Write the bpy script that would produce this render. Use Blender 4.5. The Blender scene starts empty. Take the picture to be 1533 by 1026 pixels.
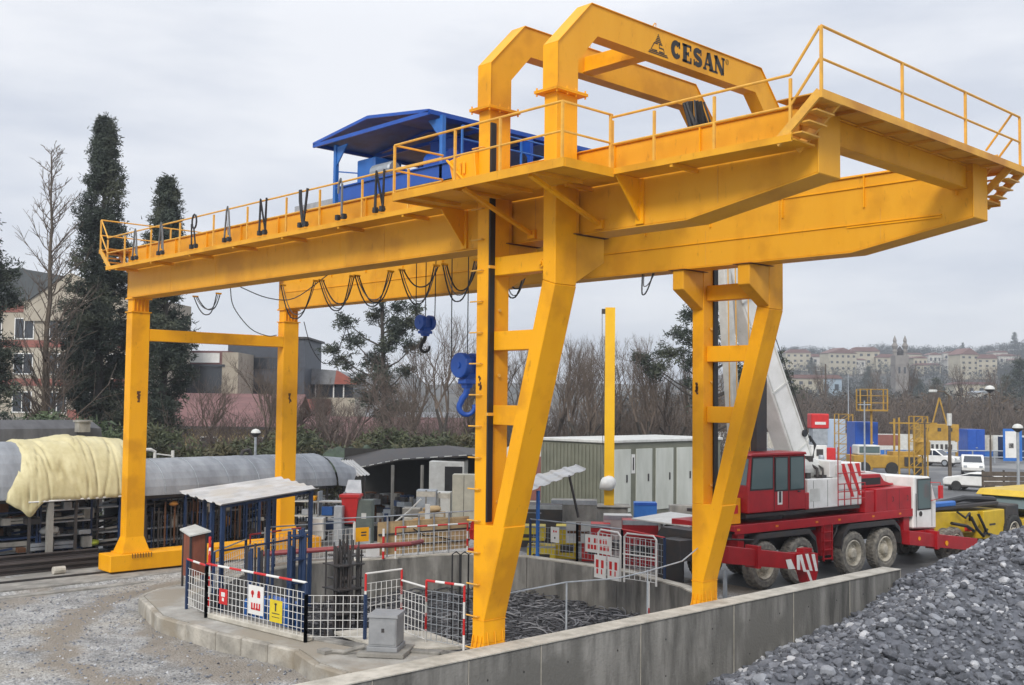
import bpy, bmesh, math, random
from mathutils import Vector, Matrix, noise
import numpy as np
random.seed(11)
R = math.radians
SC = bpy.context.scene
COL = SC.collection
# ---------------------------------------------------------------- camera
FPX = 1624.8
FW = Vector((-0.72449776, 0.68729095, 0.05228901))
RT = Vector((0.68860969, 0.72504819, 0.01103701))
UP = Vector((0.03032641, -0.04400301, 0.998571))
CP = Vector((15.8885, -14.3936, 4.8289))
cd = bpy.data.cameras.new('camera'); cam = bpy.data.objects.new('camera', cd); COL.objects.link(cam)
cd.sensor_width = 36.0; cd.lens = FPX / 1533.0 * 36.0; cd.clip_start = 0.1; cd.clip_end = 4000
cam.matrix_world = Matrix(((RT.x, UP.x, -FW.x, CP.x), (RT.y, UP.y, -FW.y, CP.y), (RT.z, UP.z, -FW.z, CP.z), (0, 0, 0, 1)))
SC.camera = cam
# ---------------------------------------------------------------- overcast sky
SUN_EL, SUN_ROT = R(38), R(172)
w = bpy.data.worlds.new("World"); SC.world = w; w.use_nodes = True
nt = w.node_tree; N = nt.nodes; L = nt.links
for n in list(N): N.remove(n)
out = N.new('ShaderNodeOutputWorld'); bg = N.new('ShaderNodeBackground'); L.new(bg.outputs[0], out.inputs[0])
sky = N.new('ShaderNodeTexSky'); sky.sky_type = 'NISHITA'; sky.sun_disc = False; sky.sun_elevation = SUN_EL; sky.sun_rotation = SUN_ROT
tc = N.new('ShaderNodeTexCoord'); sp = N.new('ShaderNodeSeparateXYZ'); L.new(tc.outputs['Generated'], sp.inputs[0])
mp = N.new('ShaderNodeMapping'); mp.inputs['Scale'].default_value = (1.3, 1.3, 5.5); L.new(tc.outputs['Generated'], mp.inputs[0])
nz = N.new('ShaderNodeTexNoise'); nz.inputs['Scale'].default_value = 2.3; nz.inputs['Detail'].default_value = 6; nz.inputs['Roughness'].default_value = .5
L.new(mp.outputs[0], nz.inputs[0])
cr = N.new('ShaderNodeValToRGB'); cr.color_ramp.elements[0].position = .38; cr.color_ramp.elements[0].color = (7.3, 7.75, 8.7, 1)
cr.color_ramp.elements[1].position = .62; cr.color_ramp.elements[1].color = (9.7, 9.9, 10.4, 1); L.new(nz.outputs[0], cr.inputs[0])
# cloud cover is brighter towards the zenith, as an overcast sky is
mr = N.new('ShaderNodeMapRange'); mr.inputs[1].default_value = .32; mr.inputs[2].default_value = 1.0; mr.inputs[3].default_value = 1.0; mr.inputs[4].default_value = 1.75
L.new(sp.outputs[2], mr.inputs[0])
vm = N.new('ShaderNodeVectorMath'); vm.operation = 'SCALE'; L.new(cr.outputs[0], vm.inputs[0]); L.new(mr.outputs[0], vm.inputs['Scale'])
mx = N.new('ShaderNodeMix'); mx.data_type = 'RGBA'; mx.inputs[0].default_value = .93
L.new(sky.outputs[0], mx.inputs[6]); L.new(vm.outputs[0], mx.inputs[7]); L.new(mx.outputs[2], bg.inputs[0])
bg.inputs[1].default_value = 0.1
sl = bpy.data.lights.new('sun', 'SUN'); sl.energy = 2.5; sl.angle = R(14); sl.color = (1, .95, .88)
so = bpy.data.objects.new('sun', sl); COL.objects.link(so)
SUND = Vector((0.42, -0.78, 0.62)).normalized()      # direction towards the sun, behind the photographer
so.rotation_euler = SUND.to_track_quat('Z', 'Y').to_euler()
SC.view_settings.view_transform = 'Standard'; SC.view_settings.look = 'None'; SC.view_settings.exposure = 0.0; SC.view_settings.gamma = 1.0

def at(px, py, x=None, y=None, z=None, d=None):
    r = FW + RT * ((px - 766.5) / FPX) - UP * ((py - 513) / FPX)
    if d is not None: t = d
    elif x is not None: t = (x - CP.x) / r.x
    elif y is not None: t = (y - CP.y) / r.y
    else: t = (z - CP.z) / r.z
    return CP + r * t
G = -0.8
# ---------------------------------------------------------------- materials
def mat(name, c, rough=.6, c2=None, scale=3., metal=0., bump=0., bscale=None, streak=None, vor=None, spec=.5, det=5, c3=None, s3=.6, lo=.35, hi=.65, rust=None):
    m = bpy.data.materials.new(name); m.use_nodes = True; nt = m.node_tree; N = nt.nodes; L = nt.links
    b = N['Principled BSDF']; b.inputs['Roughness'].default_value = rough; b.inputs['Metallic'].default_value = metal
    b.inputs['Specular IOR Level'].default_value = spec
    c = tuple(c) + (1,)
    if c2 is None: c2 = tuple(v * .8 for v in c[:3])
    c2 = tuple(c2) + (1,)
    tc = N.new('ShaderNodeTexCoord'); mp = N.new('ShaderNodeMapping'); L.new(tc.outputs['Object'], mp.inputs[0])
    if streak: mp.inputs['Scale'].default_value = streak
    n = N.new('ShaderNodeTexNoise'); n.inputs['Scale'].default_value = scale; n.inputs['Detail'].default_value = det; n.inputs['Roughness'].default_value = .62; L.new(mp.outputs[0], n.inputs[0])
    r = N.new('ShaderNodeValToRGB'); r.color_ramp.elements[0].position = lo; r.color_ramp.elements[1].position = hi
    r.color_ramp.elements[0].color = c2; r.color_ramp.elements[1].color = c; L.new(n.outputs[0], r.inputs[0]); col = r.outputs[0]
    if c3 is not None:
        n3 = N.new('ShaderNodeTexNoise'); n3.inputs['Scale'].default_value = s3; n3.inputs['Detail'].default_value = 6; L.new(tc.outputs['Object'], n3.inputs[0])
        r3 = N.new('ShaderNodeValToRGB'); r3.color_ramp.elements[0].position = .5; r3.color_ramp.elements[1].position = .62; L.new(n3.outputs[0], r3.inputs[0])
        x = N.new('ShaderNodeMix'); x.data_type = 'RGBA'; L.new(r3.outputs[0], x.inputs[0]); L.new(col, x.inputs[6]); x.inputs[7].default_value = tuple(c3) + (1,); col = x.outputs[2]
    if rust:
        n4 = N.new('ShaderNodeTexNoise'); n4.inputs['Scale'].default_value = 7; n4.inputs['Detail'].default_value = 8; n4.inputs['Roughness'].default_value = .75; m4 = N.new('ShaderNodeMapping'); m4.inputs['Scale'].default_value = (1, 1, .3); L.new(tc.outputs['Object'], m4.inputs[0]); L.new(m4.outputs[0], n4.inputs[0])
        r4 = N.new('ShaderNodeValToRGB'); r4.color_ramp.elements[0].position = .60; r4.color_ramp.elements[1].position = .74; r4.color_ramp.elements[1].color = (.8, .8, .8, 1); L.new(n4.outputs[0], r4.inputs[0])
        x = N.new('ShaderNodeMix'); x.data_type = 'RGBA'; L.new(r4.outputs[0], x.inputs[0]); L.new(col, x.inputs[6]); x.inputs[7].default_value = tuple(rust) + (1,); col = x.outputs[2]
    if vor:
        v = N.new('ShaderNodeTexVoronoi'); v.inputs['Scale'].default_value = vor; L.new(tc.outputs['Object'], v.inputs[0])
        x = N.new('ShaderNodeMix'); x.data_type = 'RGBA'; x.blend_type = 'MULTIPLY'; x.inputs[0].default_value = .75
        rr = N.new('ShaderNodeSeparateColor'); L.new(v.outputs['Color'], rr.inputs[0])
        mr = N.new('ShaderNodeMapRange'); mr.inputs[3].default_value = .45; mr.inputs[4].default_value = 1.35; L.new(rr.outputs[0], mr.inputs[0])
        L.new(col, x.inputs[6]); L.new(mr.outputs[0], x.inputs[7]); col = x.outputs[2]
    L.new(col, b.inputs['Base Color'])
    if bump:
        bn = N.new('ShaderNodeBump'); bn.inputs['Strength'].default_value = min(1, bump); bn.inputs['Distance'].default_value = .03
        if vor: L.new(v.outputs['Distance'], bn.inputs['Height']); bn.invert = True
        else:
            n2 = N.new('ShaderNodeTexNoise'); n2.inputs['Scale'].default_value = bscale or scale * 4; n2.inputs['Detail'].default_value = 4; L.new(tc.outputs['Object'], n2.inputs[0]); L.new(n2.outputs[0], bn.inputs['Height'])
        L.new(bn.outputs[0], b.inputs['Normal'])
    return m
M = {}
def yellow(name, c, c2, c3, **k):
    return mat(name, c, .5, c2, 1.1, bump=.12, bscale=5, streak=(1.6, 1.6, .35), c3=c3, s3=.8, lo=.28, hi=.55, spec=.28, rust=(.34, .14, .012), **k)
M['yel'] = yellow('yellow_paint', (.86, .395, .004), (.80, .35, .004), (.68, .295, .006))
M['yelg'] = yellow('yellow_paint_faded', (.74, .355, .018), (.70, .32, .012), (.60, .27, .012))
M['yeld'] = yellow('yellow_paint_dull', (.70, .36, .045), (.60, .28, .03), (.50, .22, .03))
M['rail'] = mat('railing_paint', (.78, .42, .05), .5, (.62, .32, .05), 6)
M['grime'] = mat('grime', (.12, .05, .02), .9)
M['blk'] = mat('black_rubber', (.012, .012, .013), .55)
M['cab'] = mat('cable_black', (.02, .022, .026), .6)
M['cabg'] = mat('cable_grey', (.16, .17, .18), .6)
M['let'] = mat('black_letter_paint', (.012, .011, .010), .5)
M['blue'] = mat('blue_paint', (.010, .085, .42), .4, (.008, .065, .34), 2)
M['bluel'] = mat('light_blue_paint', (.03, .16, .50), .4, (.02, .12, .42), 2)
M['blued'] = mat('navy_paint', (.012, .035, .10), .5)
M['conc'] = mat('concrete', (.36, .345, .31), .9, (.17, .165, .15), 1.3, bump=.4, bscale=20, streak=(1.2, 1.2, .5), c3=(.22, .21, .19), s3=1.1)
M['concd'] = mat('concrete_wall', (.29, .28, .255), .9, (.095, .092, .083), 1.3, bump=.4, bscale=18, streak=(1.7, 1.7, .28), c3=(.15, .145, .13), s3=.7)
M['concl'] = mat('concrete_light', (.56, .53, .46), .9, (.34, .32, .27), 2.2, bump=.3, bscale=20)
M['steel'] = mat('galvanised', (.42, .45, .48), .45, (.30, .33, .36), 4, metal=.4)
M['white'] = mat('white_paint', (.78, .78, .76), .4, (.64, .64, .61), 1.5, rust=(.42, .40, .34))
M['whited'] = mat('white_paint_worn', (.62, .63, .60), .5, (.5, .5, .47), 3)
M['red'] = mat('red_paint', (.40, .008, .014), .35, (.30, .007, .012), 2, rust=(.20, .055, .045))
M['redb'] = mat('red_bright', (.60, .02, .02), .45)
M['dark'] = mat('dark_steel', (.03, .032, .035), .6, (.05, .04, .035), 3)
M['tyre'] = mat('tyre_rubber', (.035, .034, .032), .85, (.022, .022, .021), 8, bump=.3)
M['tyred'] = mat('tyre_dusty', (.20, .185, .155), .95, (.12, .11, .095), 7, bump=.5)
M['rim'] = mat('dusty_rim', (.54, .50, .41), .6, (.34, .31, .25), 5)
def glass(name, c, rough=.06):
    m = bpy.data.materials.new(name); m.use_nodes = True; b = m.node_tree.nodes['Principled BSDF']
    b.inputs['Base Color'].default_value = tuple(c) + (1,); b.inputs['Roughness'].default_value = rough; b.inputs['Specular IOR Level'].default_value = .8
    return m
M['glass'] = glass('window_glass', (.10, .145, .145))
M['glassd'] = glass('dark_glass', (.02, .026, .035), .12)
# ---------------------------------------------------------------- mesh builder
class MB:
    def __init__(s): s.v = []; s.f = []; s.mi = []; s.cur = 0; s.cut = []
    def add(s, vs, fs):
        o = len(s.v); s.v += [tuple(v) for v in vs]; s.f += [tuple(i + o for i in f) for f in fs]; s.mi += [s.cur] * len(fs); return s
    def m(s, i): s.cur = i; return s
    def nxt(s): s.cut.append((len(s.v), len(s.f))); return s      # the next shape is an object of its own
    def box(s, x0, x1, y0, y1, z0, z1):
        return s.add([(x0, y0, z0), (x1, y0, z0), (x1, y1, z0), (x0, y1, z0), (x0, y0, z1), (x1, y0, z1), (x1, y1, z1), (x0, y1, z1)],
              [(0, 3, 2, 1), (4, 5, 6, 7), (0, 1, 5, 4), (1, 2, 6, 5), (2, 3, 7, 6), (3, 0, 4, 7)])
    def hexa(s, b, t):
        return s.add(list(b) + list(t), [(0, 3, 2, 1), (4, 5, 6, 7), (0, 1, 5, 4), (1, 2, 6, 5), (2, 3, 7, 6), (3, 0, 4, 7)])
    def bar(s, p, q, w=.05, h=None, up=(0, 0, 1)):
        p = Vector(p); q = Vector(q); h = h or w; d = (q - p).normalized(); u = Vector(up)
        if abs(d.dot(u)) > .97: u = Vector((0, 1, 0))
        a = d.cross(u).normalized() * w / 2; b = a.normalized().cross(d) * h / 2
        return s.hexa([p - a - b, p + a - b, p + a + b, p - a + b], [q - a - b, q + a - b, q + a + b, q - a + b])
    def tube(s, pts, r=.02, n=6, cap=True, r1=None):
        pts = [Vector(p) for p in pts]; o = len(s.v); k = len(pts); ref = None
        for i, p in enumerate(pts):
            d = (pts[min(i + 1, k - 1)] - pts[max(i - 1, 0)])
            d = d.normalized() if d.length > 1e-9 else Vector((0, 0, 1))
            if ref is None: ref = Vector((0, 0, 1)) if abs(d.z) < .9 else Vector((1, 0, 0))
            a = d.cross(ref)
            if a.length < 1e-4: a = d.orthogonal()
            a.normalize(); b = a.cross(d).normalized(); ref = -b if False else ref
            rr = r if r1 is None else r + (r1 - r) * i / max(1, k - 1)
            for j in range(n):
                t = 2 * math.pi * j / n; s.v.append(tuple(p + a * math.cos(t) * rr + b * math.sin(t) * rr))
        for i in range(k - 1):
            for j in range(n):
                s.f.append((o + i * n + j, o + i * n + (j + 1) % n, o + (i + 1) * n + (j + 1) % n, o + (i + 1) * n + j)); s.mi.append(s.cur)
        if cap and n > 2:
            s.f.append(tuple(o + j for j in range(n))[::-1]); s.mi.append(s.cur)
            s.f.append(tuple(o + (k - 1) * n + j for j in range(n))); s.mi.append(s.cur)
        return s
    def prism(s, poly, f0, f1):
        """poly: 2D points, f0/f1 map (a,b)->3D for the two caps"""
        n = len(poly); A = [f0(a, b) for a, b in poly]; B = [f1(a, b) for a, b in poly]
        return s.add(A + B, [tuple(range(n))[::-1], tuple(range(n, 2 * n))] + [(i, (i + 1) % n, n + (i + 1) % n, n + i) for i in range(n)])
    def px(s, poly, x0, x1): return s.prism(poly, lambda a, b: (x0, a, b), lambda a, b: (x1, a, b))   # poly in YZ
    def py(s, poly, y0, y1): return s.prism(poly, lambda a, b: (a, y0, b), lambda a, b: (a, y1, b))   # poly in XZ
    def pz(s, poly, z0, z1): return s.prism(poly, lambda a, b: (a, b, z0), lambda a, b: (a, b, z1))   # poly in XY
    def cyl(s, p, q, r, n=16): return s.tube([p, q], r, n)
    def lathe(s, prof, c, axis='z', n=20):
        c = Vector(c); o = len(s.v); k = len(prof)
        for r, h in prof:
            for j in range(n):
                t = 2 * math.pi * j / n; a, b = r * math.cos(t), r * math.sin(t)
                s.v.append(tuple(c + Vector({'z': (a, b, h), 'x': (h, a, b), 'y': (a, h, b)}[axis])))
        for i in range(k - 1):
            for j in range(n):
                s.f.append((o + i * n + j, o + i * n + (j + 1) % n, o + (i + 1) * n + (j + 1) % n, o + (i + 1) * n + j)); s.mi.append(s.cur)
        return s
    def build(s, name, m, parent=None, smooth=False, bevel=0, seg=1, local=False, org=None):
        if s.cut:
            cs = [(0, 0)] + s.cut + [(len(s.v), len(s.f))]; r_ = None
            for (a, fa), (b, fb) in zip(cs[:-1], cs[1:]):
                if fb == fa: continue
                q = MB(); q.v = s.v[a:b]; q.f = [tuple(i - a for i in f) for f in s.f[fa:fb]]; q.mi = s.mi[fa:fb]; r_ = q.build(name, m, parent, smooth, bevel, seg, local, org)
            return r_
        me = bpy.data.meshes.new(name); ms = m if isinstance(m, (list, tuple)) else [m]
        V = [Vector(v) for v in s.v]
        if parent is not None and not local:
            inv = WM[parent.name].inverted(); V = [inv @ v for v in V]
        loc = Vector((0, 0, 0))
        if parent is None:
            if org is None:
                a = np.array(s.v); loc = Vector(((a[:, 0].min() + a[:, 0].max()) / 2, (a[:, 1].min() + a[:, 1].max()) / 2, a[:, 2].min()))
            else: loc = Vector(org)
            V = [v - loc for v in V]
        me.from_pydata([tuple(v) for v in V], [], s.f); me.validate()
        for x in ms: me.materials.append(M[x] if isinstance(x, str) else x)
        if len(ms) > 1 and len(me.polygons) == len(s.mi): me.polygons.foreach_set('material_index', s.mi)
        bm = bmesh.new(); bm.from_mesh(me); bmesh.ops.recalc_face_normals(bm, faces=bm.faces); bm.to_mesh(me); bm.free()
        if smooth: me.polygons.foreach_set('use_smooth', [True] * len(me.polygons))
        o = bpy.data.objects.new(name, me); COL.objects.link(o)
        if parent is not None: o.parent = parent; WM[o.name] = WM[parent.name].copy()
        else: o.location = loc; WM[o.name] = Matrix.Translation(loc)
        if bevel:
            bv = o.modifiers.new('bevel', 'BEVEL'); bv.width = bevel; bv.segments = seg; bv.limit_method = 'ANGLE'; bv.angle_limit = R(40); bv.harden_normals = False
        if smooth == 'auto':
            me.polygons.foreach_set('use_smooth', [False] * len(me.polygons))
        return o
WM = {}
LAB = {}
def tag(o, label, cat, group=None, kind=None):
    if label: o['label'] = label
    if cat: o['category'] = cat
    if group: o['group'] = group
    if kind: o['kind'] = kind
    return o
def thing(name, label, cat, loc=(0, 0, 0), rz=0, group=None, kind=None):
    o = bpy.data.objects.new(name, None); COL.objects.link(o); o.empty_display_size = .2
    o.location = loc; o.rotation_euler = (0, 0, rz); WM[o.name] = Matrix.Translation(Vector(loc)) @ Matrix.Rotation(rz, 4, 'Z')
    return tag(o, label, cat, group, kind)
def struct(o): o['kind'] = 'structure'; return o
def dup(root, loc, rz=0, label=None, group=None, scale=None):
    r = root.copy(); COL.objects.link(r); r.location = loc; r.rotation_euler = (0, 0, rz)
    if scale: r.scale = (scale,) * 3 if not isinstance(scale, tuple) else scale
    if label: r['label'] = label
    if group: r['group'] = group
    WM[r.name] = Matrix.Translation(Vector(loc)) @ Matrix.Rotation(rz, 4, 'Z')
    for ch in list(root.children):
        c = ch.copy(); COL.objects.link(c); c.parent = r
        for g in ch.children:
            d = g.copy(); COL.objects.link(d); d.parent = c
    return r
def text_mesh(txt, size, f, name, m, parent=None, thick=.004, bold=0.0, align='CENTER'):
    """writing as real flat letters; f maps (a,b,c)->world, a right, b up, c out of the surface"""
    cu = bpy.data.curves.new('txt', 'FONT'); cu.body = txt; cu.size = size; cu.extrude = thick / 2; cu.offset = bold; cu.align_x = align; cu.resolution_u = 3
    ob = bpy.data.objects.new('txt', cu); me = bpy.data.meshes.new_from_object(ob)
    mb = MB(); mb.v = [tuple(f(v.co.x, v.co.y, v.co.z + thick / 2)) for v in me.vertices]; mb.f = [tuple(p.vertices) for p in me.polygons]; mb.mi = [0] * len(mb.f)
    bpy.data.objects.remove(ob); bpy.data.curves.remove(cu); bpy.data.meshes.remove(me)
    return mb.build(name, m, parent)
# ================================================================ GANTRY CRANE
W = 7.66; GZ = 8.0; TZ = 9.58; WZ = 8.88
gc = thing('gantry_crane', 'huge yellow gantry crane standing astride the round concrete pit', 'crane', (-8, 3.8, -.8))
def P(mb, n, m='yel', bv=.012, par=None): return mb.build(n, m, par or gc, bevel=bv)
# main girders: box web, top flange lip, tapering cantilever end
for (y0, y1, s) in ((.71, 1.32, 0), (6.34, 6.92, 1)):
    g = MB()
    poly = [(-18.22, GZ), (4.35, GZ), (6.92, 8.45), (6.92, TZ - .03), (-18.22, TZ - .03)]
    g.py(poly, y0, y1)
    g.box(-18.26, 6.96, y0 - .05, y1 + .05, TZ - .028, TZ)
    for x in (-18.22 + .02, -12.4, -6.2): g.box(x, x + .03, y0 - .012, y0 + .01, GZ + .01, TZ - .04)
    g.box(6.92, 6.945, y0 - .03, y1 + .03, 8.43, TZ - .04)
    # trolley rail on the girder
    ym = (y0 + y1) / 2
    g.box(-18.1, 6.7, ym - .035, ym + .035, TZ + .002, TZ + .09)
    go = P(g, 'main_girder', 'yelg')
    b = MB(); b.box(-18.2, 4.33, y0 - .02, y1 + .02, GZ - .025, GZ - .002); b.hexa([(4.34, y0 - .02, GZ - .026), (6.93, y0 - .02, 8.425), (6.93, y1 + .02, 8.425), (4.34, y1 + .02, GZ - .026)], [(4.34, y0 - .02, GZ - .003), (6.93, y0 - .02, 8.447), (6.93, y1 + .02, 8.447), (4.34, y1 + .02, GZ - .003)])
    P(b, 'bottom_flange', 'yelg', 0, go)
    st = MB()
    for x in np.arange(-16.8, 6.8, 1.95): st.nxt().box(x, x + .02, y0 - .055, y0 - .002, WZ + .02, TZ - .03)
    P(st, 'web_stiffener', 'yel', 0, go)
    wl = MB()
    for x in (-15.2, -9.6, -4.4, .6, 5.0): wl.nxt().box(x, x + .018, y0 - .006, y0 + .002, GZ + .02 if x < 4.4 else 8.2, WZ - .04)
    P(wl, 'weld_seam', 'yeld', 0, go)
sw = MB(); sw.box(4.25, 6.3, 6.318, 6.336, 8.5, 8.53); sw.box(2.2, 6.9, 6.31, 6.336, 9.32, 9.345)
sw.box(2.6, 2.62, 6.32, 6.337, 8.56, 9.3)
P(sw, 'weld_strip', 'yel', 0)
# far girder splice strip, slightly lower web plate line
wl = MB(); wl.py([(-17.8, GZ + .55), (6.3, GZ + .55), (6.3, GZ + .57), (-17.8, GZ + .57)], 6.315, 6.337); P(wl, 'weld_strip', 'yel', 0)
# cross beams joining both girders at the ends
for x0 in (6.55, -18.15):
    c = MB(); c.box(x0, x0 + .25, 1.325, 6.335, 9.03, 9.45); c.box(x0 - .04, x0 + .29, 1.33, 6.33, 9.452, 9.475); c.box(x0 - .04, x0 + .29, 1.33, 6.33, 9.005, 9.028)
    P(c, 'end_cross_beam', 'yelg')
# end platforms (plates) with their railings
def railing(pts, n_mid=1, h=1.0, name='railing', posts=None, toe=False, r=.023):
    mb = MB(); mb.tube([Vector(p) + Vector((0, 0, h)) for p in pts], r, 7); ro = mb.build(name, 'rail', gc)
    mb = MB(); mb.tube([Vector(p) + Vector((0, 0, h * .5)) for p in pts], r * .9, 7); mb.build('mid_rail', 'rail', ro)
    mb = MB()
    for p in posts or pts: mb.nxt().bar(p, Vector(p) + Vector((0, 0, h - .01)), .042, .042)
    mb.build('rail_post', 'rail', ro); return ro
for x0, x1 in ((6.62, 7.42), (-18.78, -18.0)):
    p = MB(); p.box(x0, x1, -.02, 7.68, 9.482, 9.50)
    p.box(x1 - .03, x1 + .01, -.03, 7.69, 9.40, 9.53) if x0 > 0 else p.box(x0 - .01, x0 + .03, -.03, 7.69, 9.40, 9.53)
    for y in np.arange(.3, 7.6, .9): p.box(x0 + .02, x1 - .035, y, y + .04, 9.43, 9.48)
    P(p, 'end_platform', 'yeld', 0)
railing([(7.4, 0, 9.5), (7.4, 7.4, 9.5)], posts=[(7.4, 0, 9.5), (7.4, 2.55, 9.5), (7.4, 4.95, 9.5), (7.4, 7.4, 9.5)])
railing([(-18.74, 0, 9.5), (-18.74, 7.4, 9.5)], posts=[(-18.74, 0, 9.5), (-18.74, 2.4, 9.5), (-18.74, 4.9, 9.5), (-18.74, 7.4, 9.5)])
# near and far walkways, plates on brackets
for ys, yw, s in ((-.02, .66, -1), (6.97, 7.66, 1)):
    a = MB(); a.box(-18.2, 6.9, ys, yw, WZ - .03, WZ)
    ye = ys if s < 0 else yw
    a.box(-18.2, 6.9, ye - .02, ye + .02, WZ - .06, WZ + .05)
    P(a, 'walkway', 'yelg', 0)
    br = MB()
    for x in np.arange(-17.5, 6.9, 2.45):
        br.nxt()
        y_in = .70 if s < 0 else 6.93
        br.px([(y_in, 8.45), (y_in, WZ - .035), (ye, WZ - .035), (ye, WZ - .1)], x, x + .02) if abs(x - 1) > 1.5 and s > 0 else br.box(x, x + .06, min(y_in, ye), max(y_in, ye), WZ - .11, WZ - .035)
    P(br, 'bracket', 'yelg', 0)
def xs(*a): return list(a)
near_posts = xs(-16.9, -15.07, -13.21, -11.23, -9.42, -7.52, -6.03, -4.3, -2.6)
railing([(-18.2, 0, WZ), (-1.45, 0, WZ)], posts=[(x, 0, WZ - .05) for x in near_posts + [-18.18]], h=.98)
railing([(3.25, 0, WZ), (6.87, 0, WZ)], posts=[(x, 0, WZ - .05) for x in (3.25, 4.2, 5.45, 6.87)], h=.98)
railing([(-18.2, 7.64, WZ), (6.87, 7.64, WZ)], posts=[(x, 7.64, WZ) for x in np.arange(-18.1, 6.9, 1.92)], h=.98)
# bulging platform round the near legs
pl = MB(); pl.box(-1.42, 3.28, -1.27, -.03, WZ - .05, WZ)
pl.box(-1.45, 3.31, -1.31, -1.27, WZ - .11, WZ + .05); pl.box(3.28, 3.32, -1.27, -.03, WZ - .11, WZ + .05); pl.box(-1.46, -1.42, -1.27, -.03, WZ - .11, WZ + .05)
for x in (-.9, .3, 1.2, 2.5): pl.box(x, x + .08, -1.26, -.03, WZ - .12, WZ - .052)
P(pl, 'platform', 'yelg', 0)
railing([(-1.42, -.02, WZ), (-1.42, -1.28, WZ), (3.25, -1.28, WZ), (3.25, 0, WZ)], posts=[(-1.42, -1.28, WZ), (.45, -1.28, WZ), (1.7, -1.28, WZ), (3.25, -1.28, WZ), (3.25, -.05, WZ)], h=1.02)
st = MB()
for x in (.55, 2.35):
    st.nxt().bar((x, -1.15, WZ - .1), (x, .66, GZ + .12), .1, .06)
    st.box(x - .1, x + .1, .64, .705, GZ + .03, GZ + .2)
P(st, 'platform_strut', 'yel', 0)
# trapezoid bracket plates
for x in (-1.52, 3.32):
    b = MB(); b.px([(.705, GZ + .02), (.705, WZ - .035), (-.02, WZ - .035)], x - .012, x + .012); b.box(x - .09, x + .09, .66, .704, GZ + .02, WZ - .04)
    P(b, 'gusset_plate', 'yel', 0)
# control stand on platform
cs = MB(); cs.hexa([(-.9, -.1, WZ + .02), (-.25, -.1, WZ + .02), (-.25, .35, WZ + .02), (-.9, .35, WZ + .02)], [(-1.15, -.1, WZ + .85), (-.35, -.1, WZ + .95), (-.35, .35, WZ + .95), (-1.15, .35, WZ + .85)])
cs.bar((-1.15, -.14, WZ + .86), (-.2, -.14, WZ + .02), .06, .04); cs.bar((-.75, -.13, WZ + .5), (-.75, -.13, WZ + .75), .07, .03); cs.bar((-.62, -.13, WZ + .5), (-.62, -.13, WZ + .75), .07, .03)
P(cs, 'cable_shield', 'yel')
# stairs from walkway to end platforms
for (xa, xb, sx) in ((6.87, 7.38, 1), (-18.18, -18.72, -1)):
    for y0 in (-.02, 7.05):
        s_ = MB()
        for yy in (y0 + .02, y0 + .6): s_.bar((xa - .25 * sx, yy, WZ - .05), (xb, yy, 9.5), .05, .14)
        for k in range(4):
            t = (k + .5) / 4; s_.box(min(xa, xb) - .1 + .5 * t if sx > 0 else xb + .35 - .5 * t, (min(xa, xb) + .12 + .5 * t) if sx > 0 else xb + .57 - .5 * t, y0 + .05, y0 + .57, WZ + .6 * t - .012, WZ + .6 * t + .012)
        s_.tube([(xa, y0 + .02, WZ + .98), (xb, y0 + .02, 10.5)], .023, 6); s_.tube([(xa, y0 + .02, WZ + .5), (xb, y0 + .02, 10.0)], .023, 6)
        P(s_, 'steps', 'rail', 0)
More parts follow.
